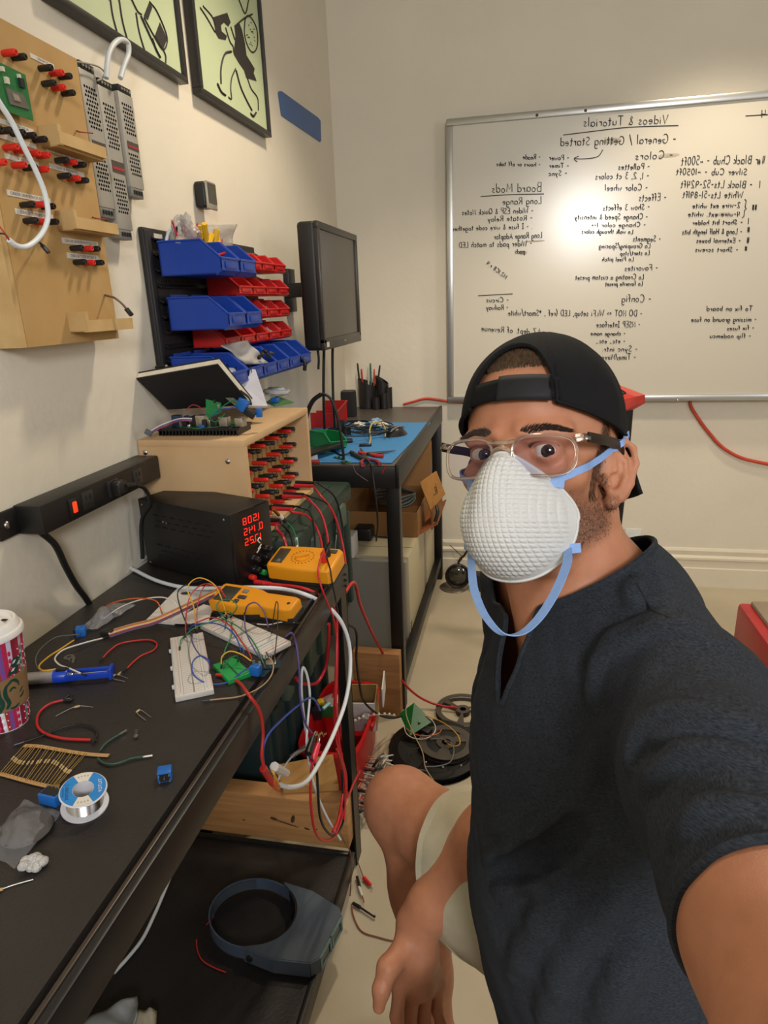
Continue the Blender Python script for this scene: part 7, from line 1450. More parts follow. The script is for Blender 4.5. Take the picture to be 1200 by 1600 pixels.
# ------------------------------------------------------------------ implicit surfaces for the man and his clothes
class SDF:
    def __init__(s): s.pr = []
    def cone(s, a, b, r0, r1=None, k=.02, op='+'):
        a = np.array(a, float); b = np.array(b, float); r1 = r0 if r1 is None else r1; ba = b-a; L2 = max(float(ba@ba), 1e-12)
        def f(p):
            pa = p-a; h = np.clip(pa@ba/L2, 0, 1); return np.sqrt(((pa-h[:, None]*ba)**2).sum(1))-(r0+(r1-r0)*h)
        s.pr.append((f, (a+b)/2, math.sqrt(L2)/2+max(r0, r1), k, op)); return s
    def chain(s, pts, rs, k=.02, op='+'):
        for i in range(len(pts)-1): s.cone(pts[i], pts[i+1], rs[i], rs[i+1], k, op)
        return s
    def ell(s, c, r, R=None, k=.02, op='+'):
        c = np.array(c, float); r = np.array(r, float); R = np.eye(3) if R is None else np.array(R, float)   # R columns = axes
        def f(p):
            q = (p-c)@R; k0 = np.sqrt(((q/r)**2).sum(1)); k1 = np.sqrt(((q/r**2)**2).sum(1)); return np.where(k1 > 1e-9, k0*(k0-1)/np.maximum(k1, 1e-9), -r.min())
        s.pr.append((f, c, float(r.max()), k, op)); return s
    def ball(s, c, r, k=.02, op='+'): return s.cone(c, c, r, r, k, op)
    def ev(s, p, idx=None):
        d = np.full(len(p), 10.0)
        for i in (range(len(s.pr)) if idx is None else idx):
            f, c, R, k, op = s.pr[i]; e = f(p)
            if op == '+':
                h = np.maximum(k-np.abs(d-e), 0)/k; d = np.minimum(d, e)-h*h*k*.25
            else:
                e = -e; h = np.maximum(k-np.abs(d-e), 0)/k; d = np.maximum(d, e)+h*h*k*.25
        return d
    def mesh(s, h, B=16, extra=None):
        lo = np.min([c-R for _, c, R, k, op in s.pr if op == '+'], 0)-h*3; hi = np.max([c+R for _, c, R, k, op in s.pr if op == '+'], 0)+h*3
        nb = np.ceil((hi-lo)/(h*B)).astype(int); S = h*B; half = S*.5*1.7321
        gi = np.stack(np.meshgrid(*[np.arange(n) for n in nb], indexing='ij'), -1).reshape(-1, 3); cen = lo+(gi+.5)*S
        dc = s.ev(cen); act = np.where(np.abs(dc) < half*1.35+.012)[0]
        cc = np.array([c for _, c, _, _, _ in s.pr]); cr = np.array([R+k for _, _, R, k, _ in s.pr])
        o = np.stack(np.meshgrid(*[np.arange(B+1)]*3, indexing='ij'), -1).reshape(-1, 3)
        N = nb*B+2; keys = []; pos = []; edges = []
        for a in act:
            idx = np.where(np.sqrt(((cc-cen[a])**2).sum(1)) < cr+half+.01)[0]
            if not len(idx): continue
            base = gi[a]*B; p = lo+(base+o)*h; d = s.ev(p, idx)
            if extra is not None: d = d+extra(p)
            d = d.reshape(B+1, B+1, B+1); g = d < 0
            if g.all() or not g.any(): continue
            cs = [(i, j, k) for i in (0, 1) for j in (0, 1) for k in (0, 1)]
            cnt = sum(g[i:B+i, j:B+j, k:B+k].astype(int) for i, j, k in cs); cell = np.argwhere((cnt > 0) & (cnt < 8))
            if not len(cell): continue
            sm = np.zeros((len(cell), 3)); nn = np.zeros(len(cell))
            for (ca, cb) in [(c1, c2) for c1 in cs for c2 in cs if sum(abs(x-y) for x, y in zip(c1, c2)) == 1 and c1 < c2]:
                da = d[cell[:, 0]+ca[0], cell[:, 1]+ca[1], cell[:, 2]+ca[2]]; db = d[cell[:, 0]+cb[0], cell[:, 1]+cb[1], cell[:, 2]+cb[2]]
                mk = (da < 0) != (db < 0); t = np.where(mk, da/np.where(mk, da-db, 1), 0)
                sm += np.where(mk[:, None], np.array(ca)+t[:, None]*(np.array(cb)-np.array(ca)), 0); nn += mk
            gc = cell+base; keys.append((gc[:, 0]*N[1]+gc[:, 1])*N[2]+gc[:, 2]); pos.append(lo+(gc+sm/nn[:, None])*h)
            for ax in range(3):
                c2 = cell.copy(); c2[:, ax] += 1; ga = g[cell[:, 0], cell[:, 1], cell[:, 2]]; gb = g[c2[:, 0], c2[:, 1], c2[:, 2]]
                mk = ga != gb
                if mk.any(): edges.append(np.c_[gc[mk], np.full(mk.sum(), ax), ga[mk]])
        keys = np.concatenate(keys); pos = np.concatenate(pos); od_ = np.argsort(keys); keys = keys[od_]; pos = pos[od_]
        E = np.concatenate(edges); faces = []
        def look(c):
            kk = (c[:, 0]*N[1]+c[:, 1])*N[2]+c[:, 2]; i = np.searchsorted(keys, kk); i = np.minimum(i, len(keys)-1); return np.where(keys[i] == kk, i, -1)
        for ax in range(3):
            e = E[E[:, 3] == ax]; b_, c_ = (ax+1) % 3, (ax+2) % 3; q = []
            for db, dc_ in ((0, 0), (-1, 0), (-1, -1), (0, -1)):
                t = e[:, :3].copy(); t[:, b_] += db; t[:, c_] += dc_; q.append(look(t))
            q = np.stack(q, 1); fl = e[:, 4] == 0; q[fl] = q[fl][:, ::-1]; faces.append(q[(q >= 0).all(1)])
        return pos, np.concatenate(faces)
def relax(v, f, it=2, w=.5):
    e = np.concatenate([f[:, [0, 1]], f[:, [1, 2]], f[:, [2, 3]], f[:, [3, 0]]]); e = np.concatenate([e, e[:, ::-1]])
    cnt = np.bincount(e[:, 0], minlength=len(v))[:, None]
    for _ in range(it):
        s_ = np.stack([np.bincount(e[:, 0], weights=v[e[:, 1], k], minlength=len(v)) for k in range(3)], 1); v = v*(1-w)+w*s_/np.maximum(cnt, 1)
    return v
def np_mesh(name, v, f, mat, parent, label=None, solid=0.0, attr=None):
    me = bpy.data.meshes.new(name); mi = np.array(parent_inv(parent)) if parent is not None else np.eye(4)
    v = v@mi[:3, :3].T+mi[:3, 3]
    me.vertices.add(len(v)); me.vertices.foreach_set('co', v.astype(np.float32).ravel())
    me.loops.add(f.size); me.loops.foreach_set('vertex_index', f.astype(np.int32).ravel())
    me.polygons.add(len(f)); me.polygons.foreach_set('loop_start', (np.arange(len(f))*f.shape[1]).astype(np.int32))
    me.update(calc_edges=True); me.validate(); me.shade_smooth(); me.materials.append(mat)
    if attr:
        for nm, val in attr.items():
            a = me.attributes.new(nm, 'FLOAT', 'POINT'); a.data.foreach_set('value', val.astype(np.float32))
    o = bpy.data.objects.new(name, me); COL.objects.link(o)
    if parent is not None: o.parent = parent
    if solid: md = o.modifiers.new('thickness', 'SOLIDIFY'); md.thickness = solid; md.offset = -1
    if label: o['label'] = label
    return o
def boundary_loops(f):
    e = np.concatenate([f[:, [0, 1]], f[:, [1, 2]], f[:, [2, 3]], f[:, [3, 0]]]); st = {(int(a), int(b)) for a, b in e}
    nx = {}
    for a, b in st:
        if (b, a) not in st: nx.setdefault(a, b)
    loops = []; left = set(nx)
    while left:
        a = left.pop(); L = [a]; b = nx.get(a)
        while b is not None and b in left: left.discard(b); L.append(b); b = nx.get(b)
        if len(L) > 12: loops.append(L)
    return loops
def cut(v, f, keep):
    """keep faces whose centre satisfies keep; smooth the cut edges"""
    c = v[f].mean(1); f = f[keep(c)]; u = np.unique(f); mp = np.full(len(v), -1); mp[u] = np.arange(len(u)); v = v[u].copy(); f = mp[f]
    loops = boundary_loops(f)
    for L in loops:
        L = np.array(L)
        for _ in range(14): v[L] = .5*v[L]+.25*(v[np.roll(L, 1)]+v[np.roll(L, -1)])
    return v, f, [v[np.array(L)] for L in loops]
V3 = lambda p: np.array(p, float)

# ------------------------------------------------------------------ the man: head frame (millimetres: x across, y out of the face, z up)
def head_axes(yaw, pitch, roll):
    A = Matrix.Rotation(yaw, 3, 'Z') @ Matrix.Rotation(pitch, 3, 'X') @ Matrix.Rotation(roll, 3, 'Y') @ Matrix(((1, 0, 0), (0, -1, 0), (0, 0, 1)))
    return A
HA = head_axes(-.40, -.30, -.15); HT = Vector((.024, .695, 1.222)); HS = .001
HAn = np.array(HA); HTn = np.array(HT)
def hw(p): return HT+HA @ (Vector(p)*HS)
def hloc(w): return ((w-HTn)@HAn)/HS
man = thing('person', 'seated man in a black backwards cap, clear glasses, white respirator mask and dark henley shirt', 'person', (.15, .60, 0))

# joints
SH_N, SH_F = V3((.140, .515, 1.050)), V3((.030, .800, 1.035))
NECK = V3((.082, .672, 1.075))
EL_N = V3(od(1352, 1725, .25)); WR_N = V3((.125, .03, 1.24))
EL_F = V3((.015, .765, .735)); WR_F = V3(od(652, 1445, .94))
HIP_N, HIP_F = V3((.185, .490, .60)), V3((.115, .665, .60))
KN_F = V3(od(632, 1262, 1.13)); AN_F = V3(od(682, 1640, 1.20)); AN_F[2] = .10
KN_N = V3((-.16, .32, .56)); AN_N = V3((-.13, .33, .10))

body = SDF()
H = lambda x, y, z: np.array(hw((x, y, z)))
HR = HAn                                              # columns are the head axes
def hell(c, r, k=.012, op='+', R=None): body.ell(H(*c), np.array(r)*HS, HR if R is None else HR@R, k, op)
def hcap(a, b, r0, r1=None, k=.010, op='+'): body.cone(H(*a), H(*b), r0*HS, (r0 if r1 is None else r1)*HS, k, op)
hell((0, -8, 38), (75, 96, 88)); hell((0, 20, -34), (56, 62, 82), .02)
for s_ in (1, -1):
    hcap((s_*49, -8, -60), (s_*32, 48, -98), 14, 15, .02); hcap((s_*32, 48, -98), (0, 72, -106), 15, 16, .016)
    hell((s_*44, 52, -22), (19, 20, 16), .016)
    hcap((s_*12, 86, 17), (s_*48, 66, 17), 8, 8, .012)
    hell((s_*32, 94, -1), (20, 15, 12), .009, '-')
    hell((s_*32, 69.5, 0), (14.6, 14.5, 14.0), .004)
    R_ = np.array(Ry(s_*.06)); hell((s_*32, 88, .3), (16.2, 13, 6.8), .0016, '-', R_)
    hcap((s_*20, 84, 10), (s_*44, 74, 10.5), 3.0, 3.0, .007)
hcap((0, 90, 4), (0, 108, -30), 6.5, 9, .010); hcap((0, 104, -32), (0, 113, -38), 10, 11, .010)
for s_ in (1, -1): hell((s_*13, 100, -41), (9, 11, 8), .008)
hell((0, 86, -70), (24, 12, 14), .012)
# neck and trapezius
nb = NECK
body.cone(H(0, -16, -60), nb, .051, .058, .03); body.cone(H(0, 8, -95), nb+V3((-.035, -.015, -.02)), .034, .042, .03)
for s_, sh in ((1, SH_N), (-1, SH_F)): body.cone(H(s_*58, -30, -52), nb*.8+sh*.2+V3((-.045, -.02, -.03)), .013, .012, .016)
# ears
for s_ in (1, -1):
    uo = V3((s_*.62, -.78, 0)); uo /= np.linalg.norm(uo); vv = V3((0, -.12, 1)); vv /= np.linalg.norm(vv); ww = np.cross(uo, vv)*(-1); ww = ww if ww[0]*s_ > 0 else -ww
    def E(u, v, w=0): return H(*(V3((s_*65, 1, -19))+1.12*(uo*u+vv*v+ww*w)))
    def ecap(P, r, k=.003, op='+'):
        for i in range(len(P)-1): body.cone(E(*P[i]), E(*P[i+1]), r*.001, r*.001, k, op)
    RE = np.stack([HAn@uo, HAn@vv, HAn@ww], 1)
    body.ell(E(13, 3, 1), V3((17, 28, 6))*.00112, RE, .006)
    body.ell(E(10, -5, 5), V3((8, 12, 5))*.0011, RE, .004, '-'); body.ell(E(17, 13, 6), V3((7, 11, 3))*.0011, RE, .004, '-')
    ecap([(1, 6, 3), (1, 18, 4), (8, 28, 5), (18, 31, 5), (27, 25, 5), (30.5, 11, 5), (26, -8, 4), (17, -20, 3), (7, -26, 3)], 3.3)
    ecap([(10, 21, 3.5), (19, 12, 4.5), (20, -2, 4.5), (14, -14, 4), (7, -16, 3.5)], 2.8)
    body.cone(E(-1, -5, 3), E(2, -9, 4), .0055, .004, .004); body.ball(E(7, -25, 2.5), .0075, .005); body.cone(E(2, 2, 2), E(10, 4, 4), .003, .002, .003)
# trunk (under the shirt), arms, legs
body.chain([nb, V3((.115, .655, .95)), V3((.105, .60, .80)), V3((.14, .58, .66))], [.06, .10, .10, .11], .05)
body.cone(nb*.55+SH_N*.45+V3((0, 0, -.012)), SH_N, .048, .046, .04); body.cone(nb*.55+SH_F*.45+V3((0, 0, -.012)), SH_F, .048, .046, .04)
body.chain([SH_N, SH_N*.4+EL_N*.6, SH_N*.24+EL_N*.76, EL_N], [.046, .040, .0465, .047], .02); body.chain([EL_N, EL_N*.65+WR_N*.35, WR_N], [.045, .044, .028], .02)
body.chain([SH_F, SH_F*.5+EL_F*.5, EL_F], [.052, .046, .042], .03)
body.chain([EL_F, EL_F*.68+WR_F*.32+V3((.004, -.004, -.004)), WR_F*.85+EL_F*.15, WR_F], [.041, .045, .031, .0285], .022)
for hp, kn, an in ((HIP_F, KN_F, AN_F), (HIP_N, KN_N, AN_N)):
    body.chain([hp, hp*.5+kn*.5, kn], [.085, .074, .060], .04)
    body.ball(kn+V3((-.012, .004, .008)), .054, .03)
    cf = kn*.68+an*.32+V3((.016, .0, 0)); body.chain([kn+V3((.005, 0, -.02)), cf, kn*.3+an*.7, an], [.054, .056, .040, .034], .03)
    ft = an+V3((-.15, -.02, -.06)); body.chain([an, an+V3((-.05, -.006, -.045)), ft], [.036, .038, .028], .03)
# far hand, hanging with the thumb towards the bench
def hp_(x, y, d): return V3(od(x, y, d))
palm = [hp_(655, 1447, .94), hp_(651, 1490, .935), hp_(655, 1535, .945)]
body.chain([WR_F, palm[1], palm[2]], [.0275, .029, .024], .012)
KNK = [(625, 1538, .925), (645, 1546, .945), (665, 1545, .96), (684, 1537, .972)]
for x, y, d in KNK: body.cone(hp_(653, 1475, .94), hp_(x, y, d), .020, .0125, .014)
FING = [[(625, 1538, .925), (620, 1588, .915), (625, 1620, .905), (632, 1646, .90)], [(645, 1546, .945), (640, 1602, .935), (646, 1640, .92), (655, 1666, .915)], [(665, 1545, .96), (662, 1598, .95), (669, 1632, .935), (677, 1655, .93)], [(684, 1537, .972), (683, 1578, .965), (689, 1602, .955), (695, 1620, .95)]]
for F_, r in zip(FING, (.0092, .0095, .0092, .008)):
    body.chain([hp_(*q) for q in F_], [r*1.12, r, r*.92, r*.8], .006)
TH = [(636, 1478, .925), (606, 1512, .895), (596, 1546, .885), (592, 1573, .885)]
body.chain([hp_(*q) for q in TH], [.019, .0135, .0108, .0085], .010)
# camera hand (out of the picture, holds the camera)
hd = WR_N+V3((-.03, -.035, .07)); body.chain([WR_N, WR_N*.4+hd*.6, hd], [.028, .032, .024], .012)
for k in range(4):
    b0_ = hd+V3((-.018+.014*k, -.004*k, .008-.006*k)); body.chain([b0_, b0_+V3((-.022, -.022, .028)), b0_+V3((-.052, -.010, .030)), b0_+V3((-.064, .006, .024))], [.010, .0092, .0085, .0075], .005)
body.chain([WR_N+V3((-.02, .012, .03)), WR_N+V3((-.055, .028, .055)), WR_N+V3((-.075, .03, .085))], [.014, .011, .0085], .008)
bv, bf = body.mesh(.0021)
bv = relax(bv, bf, 1, .35)
L3 = hloc(bv)
# beard and hair colour factors, head coordinates
jx, jy, jz = np.abs(L3[:, 0]), L3[:, 1], L3[:, 2]
near_head = (jz > -150) & (jz < 140) & (jx < 100) & (np.abs(jy) < 140)
sm = lambda x, a, b: np.clip((x-a)/(b-a), 0, 1)
jaw = sm(-jz, 28, 55)*sm(jy, -16, 4)*(1-sm((-62-.5*jy)-jz, 4, 20))
side = sm(jy, 4, 10)*(1-sm(jy, 18, 28))*sm(jz, -60, -20)*(1-sm(jz, 34, 38))*sm(jx, 48, 58)*(1-sm(jx, 71, 74))
beard = np.where(near_head, np.maximum(jaw*.9, side*.9), 0.0)
hairm_ = np.where(near_head, np.maximum(sm(jz, 76+.0*jy, 88)*1.0, sm(-jy, 2, 12)*sm(jz, -18, -6)*(1-sm(jx, 70, 74))), 0.0)
lipk = np.zeros(len(bv))
def skin_material():
    m = pm('skin', '#b57c5c', .48, scale=60, hex2='#c28866', bump=.12, bscale=900, sss=.12); nt = m.node_tree; b = nt.nodes['Principled BSDF']
    b.inputs['Specular IOR Level'].default_value = .4
    src = b.inputs['Base Color'].links[0].from_socket
    n2 = nt.nodes.new('ShaderNodeTexNoise'); n2.inputs['Scale'].default_value = 9
    mx0 = nt.nodes.new('ShaderNodeMixRGB'); mx0.blend_type = 'MIX'; mx0.inputs[2].default_value = lin('#9c5c46'); ra = nt.nodes.new('ShaderNodeMath'); ra.operation = 'MULTIPLY'; ra.inputs[1].default_value = .5
    nt.links.new(n2.outputs['Fac'], ra.inputs[0]); nt.links.new(ra.outputs[0], mx0.inputs[0]); nt.links.new(src, mx0.inputs[1]); src = mx0.outputs[0]
    for nm, col, lo, hi, sc in (('beard', '#2c1c14', .34, .62, 900), ('hair', '#1d1511', .1, .4, 500)):
        at = nt.nodes.new('ShaderNodeAttribute'); at.attribute_name = nm; no = nt.nodes.new('ShaderNodeTexNoise'); no.inputs['Scale'].default_value = sc
        mr = nt.nodes.new('ShaderNodeMapRange'); mr.inputs[1].default_value = .3; mr.inputs[2].default_value = .7; mr.inputs[3].default_value = lo; mr.inputs[4].default_value = 1.0
        nt.links.new(no.outputs['Fac'], mr.inputs[0]); mu = nt.nodes.new('ShaderNodeMath'); mu.operation = 'MULTIPLY'; nt.links.new(mr.outputs[0], mu.inputs[0]); nt.links.new(at.outputs['Fac'], mu.inputs[1])
        mx = nt.nodes.new('ShaderNodeMixRGB'); nt.links.new(mu.outputs[0], mx.inputs[0]); nt.links.new(src, mx.inputs[1]); mx.inputs[2].default_value = lin(col); src = mx.outputs[0]
    nt.links.new(src, b.inputs['Base Color']); return m
skin = skin_material()
np_mesh('body', bv, bf, skin, man, attr={'beard': beard, 'hair': np.clip(hairm_, 0, 1)})

# eyes
camh = Vector(hloc(np.array([[0, 0, CAMH]]))[0])
scl = pm('eye_white', '#cfc4ba', .15, var=.03); iri = pm('iris_brown', '#2a1710', .15, var=.2, scale=2000); pup = pm('pupil_black', '#050404', .1)
for s_ in (1, -1):
    c = Vector((s_*32, 69.8, 0)); g_ = (camh-c).normalized(); up_ = Vector((0, 0, 1)); e = M().ball((0, 0, 0), 12.9, n=28); e.v = [hw(c+v) for v in e.v]; eb = e.build('eyeball', scl, man)
    def eyecap(r0, half, mt, nm):
        x_ = g_.orthogonal().normalized(); y_ = g_.cross(x_); m = M(); pr = [(r0*math.sin(half*k/5), r0*math.cos(half*k/5)) for k in range(6)]; n = 28; vs = []
        for i in range(n):
            a = 2*math.pi*i/n
            for rr_, zz in pr: vs.append(hw(c+g_*zz+x_*rr_*math.cos(a)+y_*rr_*math.sin(a)))
        m.add(vs, [(i*6+q, ((i+1) % n)*6+q, ((i+1) % n)*6+q+1, i*6+q+1) for i in range(n) for q in range(5)]); m.build(nm, mt, eb)
    eyecap(13.05, .50, iri, 'iris'); eyecap(13.15, .20, pup, 'pupil')
# hair strands: eyebrows, lashes, fringe under the cap opening, stubble
rgn = np.random.RandomState(8)
from mathutils.bvhtree import BVHTree
sel = near_head[bf].all(1); hv_idx = np.unique(bf[sel]); mp_ = np.full(len(bv), -1); mp_[hv_idx] = np.arange(len(hv_idx))
bvh = BVHTree.FromPolygons([tuple(p) for p in L3[hv_idx]], [tuple(int(i) for i in q) for q in mp_[bf[sel]]])
def on_face(x, z, from_y=200):
    r = bvh.ray_cast(Vector((x, from_y, z)), Vector((0, -1, 0))); return r[0], r[1]
def strand(m, p, d, L, w_, droop=0.0, nrm=None):
    d = Vector(d).normalized(); sdir = d.cross(Vector((0, 1, .2)) if nrm is None else nrm).normalized()*w_; q1 = p+d*L*.5; q2 = p+d*L+Vector((0, 0, -droop))
    m.add([hw(p-sdir), hw(p+sdir), hw(q1+sdir*.7), hw(q1-sdir*.7), hw(q2)], [(0, 1, 2, 3), (3, 2, 4)])
browm = pm('brow_hair', '#33221a', .6, var=.3, scale=300); hairm = pm('head_hair', '#2a1c14', .5, var=.5, scale=300, hex2='#5d452c'); stub = pm('stubble_hair', '#24170f', .6)
for s_ in (1, -1):
    m = M()
    for k in range(620):
        u = rgn.rand(); x = s_*(13+40*u); zc = 13.4+7.0*math.sin(math.pi*min(1, u*1.25)*.62)-7*max(0, u-.62)**1.2; hw_ = 5.4*(1-.6*u)*(0.8 if u < .08 else 1)
        z = zc+hw_*rgn.uniform(-1, 1)*.8; p, n = on_face(x, z)
        if p is None: continue
        strand(m, p+n*.3, Vector((s_*(.5+.7*u), .25, .75-.9*u))+n*.15, rgn.uniform(4.5, 8), .24)
    m.build('eyebrow', browm, man, flat=True)
m = M()
for k in range(1500):
    ph = rgn.uniform(-.50, .50); x = 62*math.sin(ph)*1.05; z = rgn.uniform(80, 100-10*abs(ph)); p, n = on_face(x, z)
    if p is None: continue
    strand(m, p, Vector((rgn.uniform(-.3, .3)+x*.004, -.1, 1))+n*.12, rgn.uniform(6, 10), .32)
m.build('hair', hairm, man, flat=True)['kind'] = 'stuff'
m = M()
fc = bf[sel]; cen = L3[fc].mean(1); wt_ = beard[fc].mean(1); pick = np.where(wt_ > .25)[0]
nr = np.cross(L3[fc[:, 2]]-L3[fc[:, 0]], L3[fc[:, 3]]-L3[fc[:, 1]]); nr /= np.linalg.norm(nr, axis=1)[:, None]+1e-9
nr *= np.where(((cen-V3((0, 0, -20)))*nr).sum(1) < 0, -1, 1)[:, None]
for i in rgn.choice(pick, min(8000, len(pick)*2)):
    if rgn.rand() > wt_[i]*1.1: continue
    n = Vector(nr[i]); strand(m, Vector(cen[i])+Vector(rgn.uniform(-1.2, 1.2, 3)), Vector((rgn.uniform(-.3, .3), .5, -1))+n*.5, rgn.uniform(2.2, 4.2), .16, 0, n)
m.build('stubble', stub, man, flat=True)['kind'] = 'stuff'
m = M()
for s_ in (1, -1):
    for k in range(700):
        fr_ = k < 260; y = rgn.uniform(9, 24) if fr_ else rgn.uniform(-95, -34); z = rgn.uniform(-42, 36) if fr_ else rgn.uniform(-25, 20); r = bvh.ray_cast(Vector((s_*150, y, z)), Vector((-s_, 0, 0)))
        if r[0] is None or abs(r[0][0]) > 73: continue
        strand(m, r[0], Vector((s_*.25, -.4+.02*y, -1)), rgn.uniform(6, 11), .3, 0, r[1])
m.build('side_hair', hairm, man, flat=True)['kind'] = 'stuff'
for s_ in (1, -1):
    m = M()
    for k in range(46):
        a = .25+2.64*k/45; x = s_*32+13.4*math.cos(a); z = .6+5.6*math.sin(a); p, n = on_face(x, z+.6)
        if p is None: continue
        strand(m, p+Vector((0, .6, 0)), Vector((math.cos(a)*.35, 1, .55)), 5.0, .18)
    m.build('eyelashes', browm, man, flat=True)

# cap, worn backwards
capm = pm('cap_black', '#101012', .85, var=.2, scale=300, bump=.15, bscale=900, spec=.25); capd = pm('cap_strap', '#0b0b0d', .8, spec=.25, bump=.15, bscale=800)
CC = (0, -8, 38); CR = (82.5, 104, 95)
PH0 = .56
def cap_border(ph):
    a = abs((ph+math.pi) % (2*math.pi)-math.pi)       # 0 at the face
    z = 47-24*sm(a, .35, 1.5)-26*sm(a, 1.5, 3.0)
    if a < PH0: z = z+58*math.sqrt(max(0, 1-(a/PH0)**2.2))**.85
    return float(z)
def cap_pt(ph, z, off=0.0):
    s_ = math.sqrt(max(0, 1-((z-CC[2])/CR[2])**2)) if z > CC[2] else 1-.00022*(CC[2]-z)**1.6*.1
    return Vector((CC[0]+(CR[0]+off)*s_*math.sin(ph), CC[1]+(CR[1]+off)*s_*math.cos(ph), z+off*.5*(1-s_)))
def cap_fn(u, v):
    ph = u*2*math.pi; zb = cap_border(ph); zt = CC[2]+CR[2]-.02
    if zb < CC[2]:
        t = v; th = t*math.pi/2; lo = (CC[2]-zb)/(CC[2]-zb+CR[2]*1.5)
        z = zb+(CC[2]-zb)*t/lo if t < lo else CC[2]+CR[2]*math.sin(math.pi/2*(t-lo)/(1-lo))*.99999
    else:
        th0 = math.asin((zb-CC[2])/CR[2]); z = CC[2]+CR[2]*math.sin(th0+(math.pi/2-th0)*v)*.99999
    fold = 1.2*math.sin(ph*6)**2*(1-v)*0+.9*math.sin(ph*9+v*7)*math.sin(v*5)*.6
    seam = -1.0*math.exp(-((((ph/(math.pi/3)) % 1)-.5)*14)**2)
    return hw(cap_pt(ph, z, fold+seam))
us = sorted(set([i/150 for i in range(150)]+[(s_*PH0*(1-t*t*.5)/(2*math.pi)) % 1 for s_ in (1, -1) for t in [j/14 for j in range(15)]]))
m = M(); nv = 26; m.add([cap_fn(u, j/(nv-1)) for u in us for j in range(nv)], [(i*nv+j, ((i+1) % len(us))*nv+j, ((i+1) % len(us))*nv+j+1, i*nv+j+1) for i in range(len(us)) for j in range(nv-1)])
cap = m.build('cap', capm, man, 'black baseball cap worn backwards', solid=.0022, ang=60)
m = M(); m.tube([hw(cap_pt(u*2*math.pi, cap_border(u*2*math.pi)+1.5, .4)) for u in us], .0021, n=6, k=1, closed=True); m.build('cap_edge', capm, cap)
M().ball(hw((0, -8, 134)), .006, (1, 1, .6), 12).build('button', capm, cap)
def cap_patch_(p0, p1, za, zb_, off, nm, mt, th=.0015):
    m = M(); m.grid(lambda u, v: hw(cap_pt(p0+(p1-p0)*u, (za+(zb_-za)*v)-3*abs(p0+(p1-p0)*u), off)), 20, 5); return m.build(nm, mt, cap, solid=th)
cap_patch_(-.60, .60, 48, 69, 1.0, 'strap', capd); cap_patch_(-.10, .50, 46.5, 71, 2.6, 'strap_tab', pm('cap_tab', '#0f0f12', .7, bump=.1, bscale=900))
M().box(hw(cap_pt(.50, 58, 3)), (.002, .003, .020), rot=Rz(-.4), bev=.0005).build('strap_loop', capd, cap)
m = M()
def bill(u, v):
    ph = math.pi+(u-.5)*2.7; zb = cap_border(ph); p = cap_pt(ph, zb+2); d = Vector((math.sin(ph)*.35, math.cos(ph), -.62)); L = 62*(1-((u-.5)*2)**2*.45)
    return hw(p+d*L*v+Vector((0, 0, -34*((u-.5)*2)**2*v)))
m.grid(bill, 24, 10); m.build('bill', capm, cap, solid=.003)
for k in range(6): pass

# respirator mask
maskm = pm('mask_white', '#c9c8c4', .7, var=.02, scale=50, bump=.15, bscale=1500, sss=.0)
def mask_out(a):
    ca, sa = math.cos(a), math.sin(a); x = 57*math.copysign(abs(sa)**.92, sa)*(1-.50*max(0, ca)**1.6); z = -62+(59 if ca > 0 else 60)*math.copysign(abs(ca)**.95, ca)
    y = 95+9*max(0, ca)**2-10*max(0, -ca)-.0108*x*x-(.06*abs(x) if ca > 0 else 0)
    return Vector((x, y, z))
MC = Vector((0, 140, -64))
def mask_pt(rho, a, bump=True):
    o = mask_out(a); x = o[0]*rho; z = MC[2]+(o[2]-MC[2])*rho; y = o[1]+(MC[1]-o[1])*(1-rho**2.5)
    y -= 7*math.exp(-((x+24)/9)**2)*math.exp(-((z+40)/34)**2)*(1-rho**3)
    if bump and rho < .955:
        fz = (z+200)/4.4; fx = (x+200+.12*z)/5.0; fx = fx-math.floor(fx); fz = fz-math.floor(fz)
        b = (1-abs(2*fx-1)**3.2)*(1-abs(2*fz-1)**3.2); f = min(1, (.955-rho)/.05)*(.35+.65*min(1, rho*1.6))
        n = (Vector((x*.016, 1, (z-MC[2])*.013))).normalized(); q = Vector((x, y, z))+n*(b*1.7-.5)*f; return q
    return Vector((x, y, z))
nA, nR = 400, 104
m = M(); m.add([hw(mask_pt(1e-3+(1-1e-3)*(j/(nR-1)), 2*math.pi*i/nA)) for i in range(nA) for j in range(nR)], [(i*nR+j, ((i+1) % nA)*nR+j, ((i+1) % nA)*nR+j+1, i*nR+j+1) for i in range(nA) for j in range(nR-1)])
mask = m.build('respirator_mask', maskm, man, 'white quilted respirator mask with pale blue straps', ang=80)
m = M(); m.tube([hw(mask_out(2*math.pi*i/120)+Vector((0, .5, 0))) for i in range(120)], .0016, n=6, k=1, closed=True); m.build('mask_rim', maskm, mask)
strapm = pm('strap_blue', '#7f9fd0', .55, var=.05, scale=200, stretch=(1, 1, 1))
def hd_px(x, y, d): return od(x, y, d)
aR, aL = mask_out(1.02), mask_out(-1.02); bR, bL = mask_out(2.05), mask_out(-2.05)
fw_ = Vector(HA @ Vector((0, 1, 0)))
